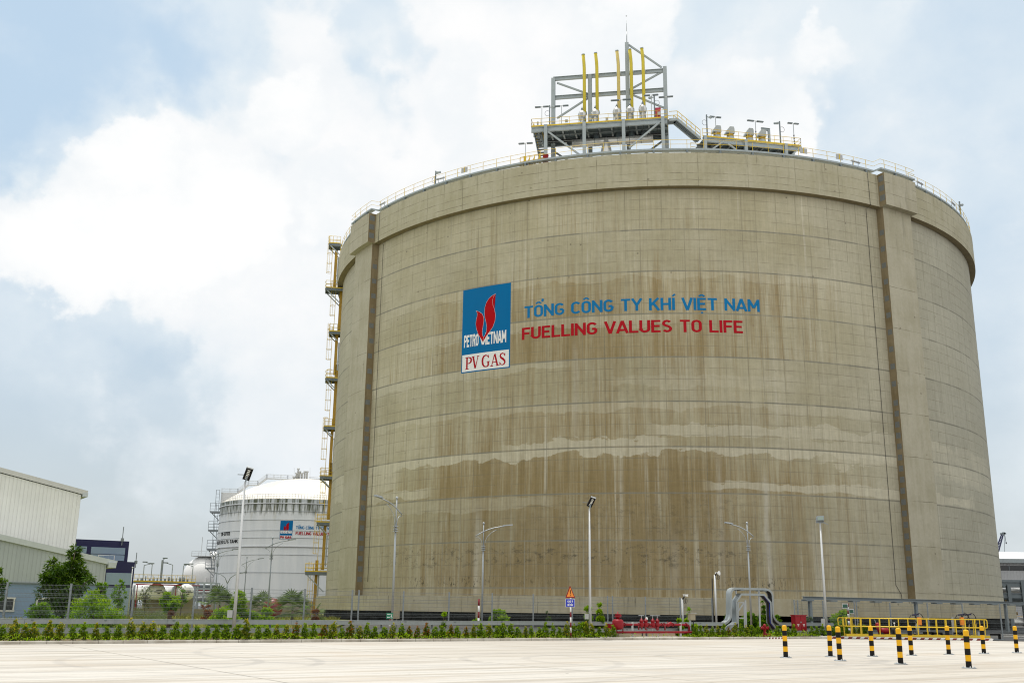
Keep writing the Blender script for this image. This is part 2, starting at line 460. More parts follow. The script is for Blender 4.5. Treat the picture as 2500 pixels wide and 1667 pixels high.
def tank_white():
    m, g = new_mat("white tank paint with algae")
    uv = g.n('ShaderNodeUVMap')
    U, Z, _ = g.sep(uv)

    def nv(su, sz, off=0.0, d=5):
        return g.noise(g.xyz(g.add(g.mul(U, su), off), g.mul(Z, sz), off), 1.0, d, .6)
    c = g.mix(g.ss(nv(.4, .05), .35, .65), (.66, .69, .70), (.74, .76, .76))
    top = 31.6
    band = g.mul(g.ss(Z, top - 3.6, top - .8), 1.0)
    c = g.mix(g.mul(band, .55), c, (.36, .40, .42))
    alg = g.mul(g.ss(g.add(nv(1.1, .07, 5, 7), g.mul(nv(.12, .01, 9), .35)), .60, .72), g.mul(g.ss(g.add(Z, g.mul(nv(1.0, .02, 3), 4.0)), top - 2.6, top - .8), 1))
    c = g.mix(g.mul(alg, .9), c, (.045, .055, .012))
    rust = g.mul(g.ss(nv(.5, .06, 15, 6), .55, .72), g.ss(Z, top - 8, top - 3))
    c = g.mix(g.mul(rust, .35), c, (.42, .37, .22))
    finish(g, c, .5)
    return m


M['tank_white'] = tank_white()


def dome_mat():
    m, g = new_mat("dome paint")
    oc = g.n('ShaderNodeTexCoord', out=3)
    n = g.noise(oc, .12, 6)
    w = g.n('ShaderNodeTexWave', {'Vector': oc, 'Scale': .12, 'Distortion': .6, 'Detail': 2.0}, out=1)
    c = g.mix(g.ss(n, .35, .65), (.62, .58, .50), (.74, .71, .64))
    c = g.mix(g.mul(w, .08), c, (.45, .40, .33))
    finish(g, c, .6)
    return m


M['dome'] = dome_mat()
KU = V((0.832, 0.554, 0))          # along the kerb
KN = V((-0.554, 0.832, 0))         # away from the plaza
KD = 46.6


def plaza_mat():
    m, g = new_mat("sunbleached plaza concrete")
    oc = g.n('ShaderNodeTexCoord', out=3)
    x, y, z = g.sep(oc)
    s = g.add(g.mul(x, KU.x), g.mul(y, KU.y))
    d = g.sub(g.add(g.mul(x, KN.x), g.mul(y, KN.y)), KD)

    def nv(a, b, off, det=5, ro=.6):
        return g.noise(g.xyz(g.add(g.mul(s, a), off), g.mul(d, b), off), 1.0, det, ro)
    c = g.mix(g.ss(nv(.05, .12, 3), .35, .65), (.475, .44, .385), (.535, .51, .465))
    c = g.mix(g.mul(g.ss(nv(.08, 1.1, 11, 7), .46, .66), .8), c, (.35, .31, .255))
    c = g.mix(g.mul(g.ss(nv(.05, 2.3, 23, 6), .50, .66), .6), c, (.31, .295, .28))
    c = g.mix(g.mul(g.ss(nv(.22, .35, 37, 6), .52, .72), .4), c, (.42, .34, .25))
    c = g.mix(g.mul(g.ss(nv(.06, 1.6, 57, 5), .56, .7), .45), c, (.56, .55, .52))
    tw = g.add(g.mul(nv(.5, .5, 41), .9), .1)
    for (cx, cy, r, st) in ((-12.5, 31.0, 7.0, .5), (-12.5, 31.0, 5.2, .45), (-5, 34, 8.5, .35), (5.5, 36, 7, .38), (5.8, 36.3, 5.2, .38), (1, 41.5, 12.5, .35), (9.5, 39, 4.0, .4), (-2.0, 18.0, 14, .35), (-2, 18, 12.2, .35), (16, 18, 14, .3), (16, 18, 15.6, .3)):
        dd = g.m('SQRT', g.add(g.m('POWER', g.sub(x, cx), 2.0), g.m('POWER', g.sub(y, cy), 2.0)))
        e = g.m('ABSOLUTE', g.sub(dd, r))
        c = g.mix(g.mul(g.mul(g.ss(e, .24, .08), g.ss(tw, .40, .58)), g.m('MULTIPLY', st, 0.7)), c, (.26, .25, .24))
    for (a, per, w, k) in ((0, 9.0, .04, .6), (1, 9.0, .04, .5)):
        q = s if a == 0 else g.add(d, 4.2)
        f = g.m('FRACT', g.add(g.m('DIVIDE', q, per), .5))
        e = g.mul(g.m('ABSOLUTE', g.sub(f, .5)), per)
        c = g.mix(g.mul(g.mul(g.ss(e, w * 1.4, w * .5), k), g.ss(nv(.8, .8, 77), .34, .5)), c, (.14, .125, .10))
    vt = g.t.nodes.new('ShaderNodeTexVoronoi')
    g.t.links.new(oc, vt.inputs['Vector'])
    vt.inputs['Scale'].default_value = .55
    sel, _, _ = g.sep(vt.outputs['Color'])
    c = g.mix(g.mul(g.ss(vt.outputs['Distance'], .035, .02), g.ss(sel, .6, .62)), c, (.10, .09, .07))
    gr = g.noise(oc, 9, 5)
    k = g.lin(gr, .3, .7, .95, 1.04)
    c = g.mix(1.0, c, g.n('ShaderNodeCombineColor', {0: k, 1: k, 2: k}), 'MULTIPLY')
    finish(g, c, .85, 0, gr, .01, .3, .3)
    return m


M['plaza'] = plaza_mat()
M['kerb'] = None


def kerb_mat():
    m, g = new_mat("kerb concrete")
    oc = g.n('ShaderNodeTexCoord', out=3)
    x, y, z = g.sep(oc)
    s = g.add(g.mul(x, KU.x), g.mul(y, KU.y))
    f = g.m('FRACT', s)
    e = g.m('ABSOLUTE', g.sub(f, .5))
    n = g.noise(oc, 1.2, 6)
    c = g.mix(g.ss(n, .38, .62), (.33, .30, .25), (.47, .45, .40))
    c = g.mix(g.mul(g.ss(g.noise(oc, .6, 6), .58, .72), .5), c, (.20, .17, .13))
    c = g.mix(g.mul(g.ss(e, .02, .01), .7), c, (.12, .10, .08))
    finish(g, c, .9, 0, n, .01, .3)
    return m


M['kerb'] = kerb_mat()
M['soil'] = mat("dry soil", (.19, .13, .075), .95, 0, .35, 3, .5)
M['asphalt'] = mat("asphalt", (.04, .042, .045), .9, 0, .25, 3, .3)
M['apron'] = mat("concrete apron", (.50, .465, .40), .9, 0, .15, 2)
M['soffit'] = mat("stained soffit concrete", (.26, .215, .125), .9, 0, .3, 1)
M['gravel'] = mat("grey gravel", (.075, .072, .065), .95, 0, .5, 14, .8)
M['grass'] = mat("mown grass sheet", (.19, .20, .018), .95, 0, .3, 2, .6)
L = {}
L['hedge'] = leaf_mat("hedge leaves", (.045, .12, .005), (.17, .30, .012), (.38, .48, .025), .4)
L['hedge_r'] = leaf_mat("hedge leaves with red tips", (.045, .11, .006), (.15, .26, .012), (.46, .11, .02), .4)
L['hedge_y'] = leaf_mat("hedge leaves with yellow tips", (.05, .11, .006), (.18, .27, .018), (.55, .46, .03), .4)
L['bright'] = leaf_mat("bright shrub leaves", (.10, .24, .004), (.26, .44, .008), (.44, .56, .015), .45)
L['mid'] = leaf_mat("mid green leaves", (.05, .15, .005), (.16, .31, .008), (.28, .44, .015), .4)
L['mango'] = leaf_mat("dark tree leaves", (.016, .05, .004), (.07, .15, .008), (.20, .30, .015))
L['grey'] = leaf_mat("grey green leaves", (.09, .13, .045), (.16, .20, .08), (.20, .25, .10))
L['red'] = leaf_mat("rusty red leaves", (.13, .045, .02), (.30, .09, .03), (.32, .17, .03))
L['palm'] = leaf_mat("palm leaves", (.045, .09, .022), (.13, .20, .05), (.18, .25, .08))


# ------------------------------------------------------------------ mesh builder
ORG = {}


class MB:
    def __init__(s, smooth=False):
        s.v, s.f, s.sm, s.uv = [], [], [], None
        s.tip = None
        s.smooth = smooth

    def face(s, pts, sm=False):
        i = len(s.v)
        s.v.extend(pts)
        s.f.append(tuple(range(i, i + len(pts))))
        s.sm.append(sm)

    def add(s, vs, fs, sm=False):
        i = len(s.v)
        s.v.extend(vs)
        for f in fs:
            s.f.append(tuple(k + i for k in f))
            s.sm.append(sm)

    BOXF = ((0, 3, 2, 1), (4, 5, 6, 7), (0, 1, 5, 4), (1, 2, 6, 5), (2, 3, 7, 6), (3, 0, 4, 7))

    def box(s, c, sx, sy, sz, ang=0.0):
        ca, sa = math.cos(ang), math.sin(ang)
        vs = []
        for z in (-sz / 2, sz / 2):
            for x, y in ((-sx / 2, -sy / 2), (sx / 2, -sy / 2), (sx / 2, sy / 2), (-sx / 2, sy / 2)):
                vs.append(V((c[0] + x * ca - y * sa, c[1] + x * sa + y * ca, c[2] + z)))
        s.add(vs, s.BOXF)
        return s

    def bar(s, a, b, w, h=None, up=(0, 0, 1)):
        a, b = V(a), V(b)
        h = h or w
        d = (b - a).normalized()
        u = V(up)
        if abs(d.dot(u)) > .98:
            u = V((0, 1, 0)) if abs(d.y) < .9 else V((1, 0, 0))
        x = d.cross(u).normalized()
        y = x.cross(d).normalized()
        vs = []
        for p in (a, b):
            for i, j in ((-1, -1), (1, -1), (1, 1), (-1, 1)):
                vs.append(p + x * (i * w / 2) + y * (j * h / 2))
        s.add(vs, s.BOXF)
        return s

    def beam(s, a, b, w, h, t=0.05, up=(0, 0, 1)):
        """I section: two flanges and a web"""
        a, b = V(a), V(b)
        d = (b - a).normalized()
        u = V(up)
        if abs(d.dot(u)) > .98:
            u = V((0, 1, 0))
        x = d.cross(u).normalized()
        y = x.cross(d).normalized()
        s.bar(a + y * (h / 2 - t / 2), b + y * (h / 2 - t / 2), w, t, y)
        s.bar(a - y * (h / 2 - t / 2), b - y * (h / 2 - t / 2), w, t, y)
        s.bar(a, b, t, h - 2 * t, y)
        return s

    def tube(s, pts, r, n=8, cap=True, r1=None):
        pts = [V(p) for p in pts]
        k = len(pts)
        prev = None
        base = len(s.v)
        for i, p in enumerate(pts):
            d = (pts[min(i + 1, k - 1)] - pts[max(i - 1, 0)])
            d = d.normalized() if d.length > 1e-9 else V((0, 0, 1))
            if prev is None:
                u = V((0, 0, 1)) if abs(d.z) < .9 else V((1, 0, 0))
                x = d.cross(u).normalized()
            else:
                x = (prev - d * prev.dot(d))
                x = x.normalized() if x.length > 1e-6 else d.orthogonal().normalized()
            prev = x
            y = d.cross(x)
            rr = r if r1 is None else r + (r1 - r) * i / max(k - 1, 1)
            for j in range(n):
                a = 2 * math.pi * j / n
                s.v.append(p + x * (rr * math.cos(a)) + y * (rr * math.sin(a)))
        for i in range(k - 1):
            for j in range(n):
                a = base + i * n + j
                b = base + i * n + (j + 1) % n
                s.f.append((a, b, b + n, a + n))
                s.sm.append(n > 4)
        if cap:
            s.f.append(tuple(base + j for j in reversed(range(n))))
            s.sm.append(False)
            s.f.append(tuple(base + (k - 1) * n + j for j in range(n)))
            s.sm.append(False)
        return s

    def lathe(s, c, prof, n=16, axis=(0, 0, 1), caps=True):
        """prof: list of (radius, height along axis)"""
        c = V(c)
        ax = V(axis).normalized()
        x = ax.orthogonal().normalized()
        y = ax.cross(x)
        base = len(s.v)
        for r, h in prof:
            for j in range(n):
                a = 2 * math.pi * j / n
                s.v.append(c + ax * h + x * (r * math.cos(a)) + y * (r * math.sin(a)))
        for i in range(len(prof) - 1):
            for j in range(n):
                a = base + i * n + j
                b = base + i * n + (j + 1) % n
                s.f.append((a, b, b + n, a + n))
                s.sm.append(True)
        if caps:
            s.f.append(tuple(base + j for j in reversed(range(n))))
            s.f.append(tuple(base + (len(prof) - 1) * n + j for j in range(n)))
            s.sm += [False, False]
        return s

    def ball(s, c, r, n=12, k=8, sz=1.0):
        return s.lathe(c, [(max(r * math.sin(math.pi * i / k), .001), -r * sz * math.cos(math.pi * i / k)) for i in range(k + 1)], n, caps=False)

    def prism(s, pts, d):
        """polygon pts extruded by vector d"""
        pts = [V(p) for p in pts]
        d = V(d)
        n = len(pts)
        vs = pts + [p + d for p in pts]
        fs = [tuple(reversed(range(n))), tuple(range(n, 2 * n))]
        for i in range(n):
            j = (i + 1) % n
            fs.append((i, j, j + n, i + n))
        s.add(vs, fs)
        return s

    def strip(s, a, b, sm=False):
        """two point rows joined by quads"""
        n = len(a)
        s.add(list(a) + list(b), [(i, i + 1, n + i + 1, n + i) for i in range(n - 1)], sm)
        return s

    def mesh(s, name, org=V((0, 0, 0))):
        me = bpy.data.meshes.new(name)
        nv = len(s.v)
        co = np.array([(p[0] - org.x, p[1] - org.y, p[2] - org.z) for p in s.v], dtype=np.float32) if nv else np.zeros((0, 3), np.float32)
        me.from_pydata(co.tolist() if nv < 50 else [tuple(r) for r in co], [], s.f)
        me.polygons.foreach_set('use_smooth', [bool(x) for x in s.sm])
        if s.uv is not None:
            lay = me.uv_layers.new(name='UVMap')
            idx = np.zeros(len(me.loops), dtype=np.int32)
            me.loops.foreach_get('vertex_index', idx)
            uv = np.array(s.uv, dtype=np.float32)[idx]
            lay.data.foreach_set('uv', uv.ravel())
        if s.tip is not None:
            at_ = me.attributes.new('tip', 'FLOAT', 'POINT')
            at_.data.foreach_set('value', np.array(s.tip, dtype=np.float32))
        me.update()
        return me

    def build(s, name, m, parent=None, label=None):
        """a part: vertices are given in world space, its thing sits at ORG"""
        org = ORG.get(parent.name, V((0, 0, 0))) if parent else V((0, 0, 0))
        o = bpy.data.objects.new(name, s.mesh(name, org))
        COL.objects.link(o)
        o.data.materials.append(m)
        if parent:
            o.parent = parent
            ORG[o.name] = org
        if label:
            o['label'] = label
        return o

    def top(s, name, m, label, cat, org=None, group=None):
        """a thing of one mesh"""
        if org is None:
            lo = min(p[2] for p in s.v)
            org = V((sum(p[0] for p in s.v) / len(s.v), sum(p[1] for p in s.v) / len(s.v), lo))
        org = V(org)
        o = bpy.data.objects.new(name, s.mesh(name, org))
        COL.objects.link(o)
        o.data.materials.append(m)
        o.location = org
        ORG[o.name] = org
        o['label'] = label
        o['category'] = cat
        if group:
            o['group'] = group
        return o


def thing(name, label, cat, loc, group=None):
    o = bpy.data.objects.new(name, None)
    COL.objects.link(o)
    o.empty_display_size = 0.2
    o.location = loc
    ORG[o.name] = V(loc)
    o['label'] = label
    o['category'] = cat
    if group:
        o['group'] = group
    return o


def structure(mb, name, m, kind='structure'):
    o = bpy.data.objects.new(name, mb.mesh(name))
    COL.objects.link(o)
    o.data.materials.append(m)
    o['kind'] = kind
    return o


def dup(src, loc, label=None, group=None, rotz=None, scale=None):
    """copy a thing with its parts and sub-parts"""
    kids = {}
    for o in bpy.data.objects:
        if o.parent:
            kids.setdefault(o.parent.name, []).append(o)

    def cp(o, par):
        c = o.copy()
        COL.objects.link(c)
        if par:
            c.parent = par
        for k in kids.get(o.name, ()):
            cp(k, c)
        return c
    r = cp(src, None)
    r.location = loc
    if rotz is not None:
        r.rotation_euler = (0, 0, rotz)
    if scale is not None:
        r.scale = (scale, scale, scale)
    if label:
        r['label'] = label
    if group:
        r['group'] = group
    return r


class VP:
    """upright plane through p0 with heading ang (radians in plan); measures along it"""
    def __init__(s, p0, ang):
        s.p = V((p0[0], p0[1], 0))
        s.e = V((math.cos(ang), math.sin(ang), 0))
        s.n = V((-math.sin(ang), math.cos(ang), 0))

    def __call__(s, px, py, off=0.0):
        d = ray(px, py)
        t = (s.p.dot(s.n) + off) / d.dot(s.n)
        return V((0, 0, HC)) + d * t

    def pt(s, a, off, z):
        q = s.p + s.e * a + s.n * off
        return V((q.x, q.y, z))

    def a(s, p):
        return (V(p) - s.p).dot(s.e)


def crop(x0, y0, k):
    return lambda x, y: (x0 + x / k, y0 + y / k)


def onK(px, py, d):
    """point on the upright plane d metres behind the kerb line"""
    r = ray(px, py)
    t = (KD + d) / r.dot(KN)
    return V((0, 0, HC)) + r * t


def K(s, d, z=0.0):
    p = KU * s + KN * (KD + d)
    return V((p.x, p.y, z))


def sK(p):
    return V(p).dot(KU)


# ------------------------------------------------------------------ ground
GZ = 0.12
mb = MB()
mb.face([V((-3000, -200, -.05)), V((3000, -200, -.05)), V((3000, 5000, -.05)), V((-3000, 5000, -.05))])
structure(mb, 'ground', M['gravel'])
CX, CY = 21.55, 69.2
CRN = K(sK(V((CX, CY, 0))), 0)
E2, E3 = V((31.6, 69.6, 0)), V((75, 67.5, 0))
mb = MB()
mb.face([K(-130, 0), K(-130, -140), K(160, -140), E3, E2, CRN])
structure(mb, 'plaza', M['plaza'])
# planted strip and lawn behind the kerb
mb = MB()
s1 = sK(CRN)
mb.face([K(-130, .13, GZ), K(s1, .13, GZ), K(s1, 9.5, GZ), K(-130, 9.5, GZ)])
structure(mb, 'planting_bed', M['soil'])
mb = MB()
mb.face([K(-130, 3.4, GZ + .01), K(19, 3.4, GZ + .01), K(26, 12, GZ + .01), K(46, 52, GZ + .01), K(100, 160, GZ + .01), K(-240, 160, GZ + .01)])
structure(mb, 'lawn', M['grass'])
mb = MB()
mb.face([K(-4, 9.5, .03), K(160, 9.5, .03), K(160, 32, .03), K(14, 32, .03)])
mb.face([V((CX + .2, CY + .12, .03)), V((E2.x, E2.y + .1, .03)), V((140, 65.5, .03)), V((140, 84, .03)), K(s1 + .02, 9.4, .03)])
structure(mb, 'asphalt_road', M['asphalt'])
mb = MB()
mb.face([K(sK(onK(1480, 1556, .2)), .135, GZ + .012), K(sK(onK(1693, 1556, .2)), .135, GZ + .012), K(sK(onK(1693, 1556, .2)), 1.9, GZ + .012), K(sK(onK(1480, 1556, .2)), 1.9, GZ + .012)])
structure(mb, 'concrete_apron', M['apron'])
# kerb: rounded step of 0.13 m
mb = MB()
prof = ((0, -.02), (0, .105), (.025, .13), (.13, .13), (.13, -.02))
a = [K(-130, d, z) for d, z in prof]
b = [K(s1, d, z) for d, z in prof]
mb.strip(a, b)
mb.face(list(reversed(b)))
structure(mb, 'kerb', M['kerb'])
# gravel margin and painted arrows of the side road
mb = MB()
mb.face([V((E2.x + .1, E2.y - .35, .035)), V((75, 67.2, .035)), V((75, 68.2, .035)), V((E2.x + .1, E2.y + .45, .035))])
structure(mb, 'gravel_margin', M['gravel'])
mb = MB()
for px, py, l in ((2452, 1551.5, 2.2), (2490, 1556.5, 2.5), (2432, 1546.5, 1.6)):
    p = at(px, py, z=.05)
    p.z = .036
    mb.face([p, p + V((l, -.12, 0)), p + V((l, .25, 0)), p + V((0, .35, 0))])
structure(mb, 'road_marking', M['white'])


def stripes_sheet(p0, p1, h, w, out, z0, slant=.0):
    """alternating red and white upright painted bars"""
    p0, p1 = V(p0), V(p1)
    d = (p1 - p0)
    n = int(d.length / w)
    d = d.normalized()
    A, B = MB(), MB()
    for i in range(n):
        q = p0 + d * (i * w) + out
        k = A if i % 2 else B
        k.face([q + V((0, 0, z0)), q + d * w + V((0, 0, z0)), q + d * (w + slant) + V((0, 0, z0 + h)), q + d * slant + V((0, 0, z0 + h))])
    return A, B


q0, q1 = K(sK(onK(1873, 1558, 0)), 0), K(sK(onK(1912, 1558, 0)), 0)
A, B = stripes_sheet(q0, q1, .10, .14, KN * -.004, 0, .04)
o = thing('painted_kerb_stripes', 'red and white warning stripes painted on the kerb face below the red hydrant', 'kerb marking', q0)
A.build('red_stripe', M['red_d'], o)
B.build('white_stripe', M['white'], o)
# striped sill in front of the hydrant pit railing
mb = MB()
w_ = (E2 - CRN).normalized()
nn = V((-w_.y, w_.x, 0))
prof = ((0, -.02), (0, .13), (.03, .15), (.25, .15), (.25, -.02))
a = [CRN + nn * d + V((0, 0, z)) - w_ * .6 for d, z in prof]
b = [E2 + nn * d + V((0, 0, z)) for d, z in prof]
mb.strip(a, b)
mb.face(a)
mb.face(list(reversed(b)))
structure(mb, 'sill_kerb', M['kerb'])
o = thing('striped_sill_marking', 'red and white slanted stripes along the sill below the yellow railing', 'kerb marking', CRN)
A, B = stripes_sheet(CRN - w_ * .6, E2, .128, .26, nn * -.004, 0, .1)
A.build('red_stripe', M['red_d'], o)
B.build('white_stripe', M['white'], o)

# ------------------------------------------------------------------ the big tank
TC = V((20.65, 154.127, 0))
RR, RP = 47.48, 47.96
ZT, ZB, ZS0, ZS1 = 51.667, 47.654, 1.26, 2.96


def cyl(az, r, z):
    a = R(az)
    return V((TC.x + r * math.sin(a), TC.y - r * math.cos(a), z))


def onC(px, py, r=TR):
    """(azimuth in degrees, height) where the view ray meets the cylinder of radius r"""
    d = ray(px, py)
    a = d.x * d.x + d.y * d.y
    b = d.x * TC.x + d.y * TC.y
    c = TC.x ** 2 + TC.y ** 2 - r * r
    t = (b - math.sqrt(max(b * b - a * c, 0))) / a
    return math.degrees(math.atan2(d.x * t - TC.x, -(d.y * t - TC.y))), HC + d.z * t


def revolve(prof, az0, az1, n, sm=True):
    """prof (r,z) swept round the tank axis with UV = (arc length, height along the profile)"""
    mb = MB()
    mb.uv = []
    for seg in range(len(prof) - 1):
        (ra, za), (rb, zb) = prof[seg], prof[seg + 1]
        base = len(mb.v)
        for k in range(n + 1):
            az = az0 + (az1 - az0) * k / n
            mb.v.append(cyl(az, ra, za))
            mb.uv.append((R(az) * TR, za + (0 if za != zb else 0)))
            mb.v.append(cyl(az, rb, zb))
            mb.uv.append((R(az) * TR, zb + (0 if za != zb else (ra - rb))))
        for k in range(n):
            i = base + 2 * k
            mb.f.append((i, i + 2, i + 3, i + 1))
            mb.sm.append(sm)
    return mb


tank = thing('storage_tank', 'huge round stained concrete gas tank with lettering, flame logo and roof platforms', 'tank', TC)
revolve([(TR, ZS1 - .01), (TR, ZB)], -180, 180, 360).build('wall', M['wall'], tank)
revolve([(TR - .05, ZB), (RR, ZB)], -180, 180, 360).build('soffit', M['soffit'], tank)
ring = revolve([(RR, ZB), (RR, ZT), (RR - 1.2, ZT), (RR - 1.2, ZB + 1)], -180, 180, 360).build('ring_beam', M['ring'], tank)
revolve([(TR - 4, ZS0), (RP, ZS0), (RP, ZS1), (TR - .2, ZS1)], -180, 180, 240).build('base_slab', M['slab'], tank)
# shallow dome roof, hidden behind the ring beam from the plaza
mb = MB()
dome = [(TR * math.sin(R(a)) / math.sin(R(28)), ZT - 1.2 + TR / math.sin(R(28)) * (math.cos(R(a)) - math.cos(R(28)))) for a in range(28, -1, -4)]
mb.lathe(V((TC.x, TC.y, 0)), [(max(r, .05), z) for r, z in dome], 96, caps=False)
mb.build('dome_roof', M['apron'], tank)
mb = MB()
mb.lathe(V((TC.x, TC.y, -.05)), [(43.5, 0), (43.5, 1.3)], 120, caps=False)  # recessed drum added behind the piers, coloured black as the undercroft shade
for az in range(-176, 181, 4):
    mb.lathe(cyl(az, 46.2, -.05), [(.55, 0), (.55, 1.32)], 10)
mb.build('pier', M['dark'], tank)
# buttresses with their caps on the ring beam
CAPW = .35
for name, e0, e1, side in (('left', -61.6, -55.1, 1), ('right', 28.2, 34.1, -1)):
    mb = MB()
    mb.uv = []

    def blk(a0, a1, r0, r1, z0, z1, n=8):
        rows = []
        for z in (z0, z1):
            rows.append([cyl(a0 + (a1 - a0) * k / n, r1, z) for k in range(n + 1)])
        us = [R(a0 + (a1 - a0) * k / n) * TR for k in range(n + 1)]
        # front
        base = len(mb.v)
        mb.v += rows[0] + rows[1]
        mb.uv += [(u, z0) for u in us] + [(u, z1) for u in us]
        for k in range(n):
            mb.f.append((base + k, base + k + 1, base + n + 2 + k, base + n + 1 + k))
            mb.sm.append(False)
        for zz, fl in ((z0, 1), (z1, 0)):
            base = len(mb.v)
            mb.v += [cyl(a0 + (a1 - a0) * k / n, r1, zz) for k in range(n + 1)] + [cyl(a0 + (a1 - a0) * k / n, r0, zz) for k in range(n + 1)]
            mb.uv += [(u, zz) for u in us] + [(u, zz - .9) for u in us]
            for k in range(n):
                q = (base + k, base + k + 1, base + n + 2 + k, base + n + 1 + k)
                mb.f.append(tuple(reversed(q)) if fl else q)
                mb.sm.append(False)
    blk(e0, e1, TR - .1, TR + 1.0, ZS1, ZB - .004)
    o = mb.build('buttress', M['buttress'], tank)
    mb = MB()
    mb.uv = []
    blk(e0 - CAPW, e1 + CAPW, RR - .1, RR + 1.0, ZB - .012, ZT - .003)
    cap = mb.build('cap', M['buttress'], o)
    # side cheeks with grouted anchor pockets
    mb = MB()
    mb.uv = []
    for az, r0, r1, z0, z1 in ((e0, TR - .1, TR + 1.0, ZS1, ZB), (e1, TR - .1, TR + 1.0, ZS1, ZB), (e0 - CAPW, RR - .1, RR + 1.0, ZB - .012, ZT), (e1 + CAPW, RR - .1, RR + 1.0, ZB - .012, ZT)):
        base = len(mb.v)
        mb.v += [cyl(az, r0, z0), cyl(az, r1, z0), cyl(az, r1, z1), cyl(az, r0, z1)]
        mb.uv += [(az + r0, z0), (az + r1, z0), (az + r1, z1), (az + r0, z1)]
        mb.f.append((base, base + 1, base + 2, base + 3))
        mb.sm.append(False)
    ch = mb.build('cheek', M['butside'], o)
    zs = [4.9 + i * 1.22 for i in range(17)] + [26.6 + i * 2.0 for i in range(10)]
    for az, sg in (((e0, -1),) if side < 0 else ((e1, 1),)):
        da = sg * math.degrees(.012 / TR)
        for z in zs:
            j = rnd.uniform(-.06, .06)
            mb = MB()
            mb.face([cyl(az + da, TR + .2 + j, z - .32), cyl(az + da, TR + .82 + j, z - .32), cyl(az + da, TR + .82 + j, z + .3), cyl(az + da, TR + .2 + j, z + .3)])
            mb.build('grout_patch', M['patch'], o)
    for az in ((e0 - CAPW,) if side < 0 else (e1 + CAPW,)):
        sg = -1 if az < (e0 + e1) / 2 else 1
        da = sg * math.degrees(.012 / TR)
        for z in (48.6, 49.8, 51.0):
            mb = MB()
            mb.face([cyl(az + da, RR + .15, z - .35), cyl(az + da, RR + .9, z - .35), cyl(az + da, RR + .9, z + .35), cyl(az + da, RR + .15, z + .35)])
            mb.build('grout_patch', M['patch'], o)
    # lightning conductor just beside the buttress on the camera side
    azc = e1 + 1.55 if side > 0 else e0 - 2.1
    mb = MB()
    pts = [cyl(azc + (side * .35 if z > ZB else 0), (RR if z > ZB else TR) + .06, z) for z in (4.6, 6, 12, 20, 30, 40, ZB - .25)]
    pts += [cyl(azc + .1 * side, RR + .06, ZB - .12), cyl(azc + .2 * side, RR + .06, ZT)]
    if side < 0:
        pts = [cyl(azc + .9, TR + .08, 3.1), cyl(azc + .75, TR + .08, 3.7)] + pts
    mb.tube(pts, .022, 6)
    mb.build('lightning_cable', M['rubber'], tank)

# ---- lettering: constant-width strokes laid on a surface
def arc(cx, cy, rx, ry, a0, a1, n=8):
    return [(cx + rx * math.cos(R(a0 + (a1 - a0) * i / n)), cy + ry * math.sin(R(a0 + (a1 - a0) * i / n))) for i in range(n + 1)]


t_ = .082      # half stroke


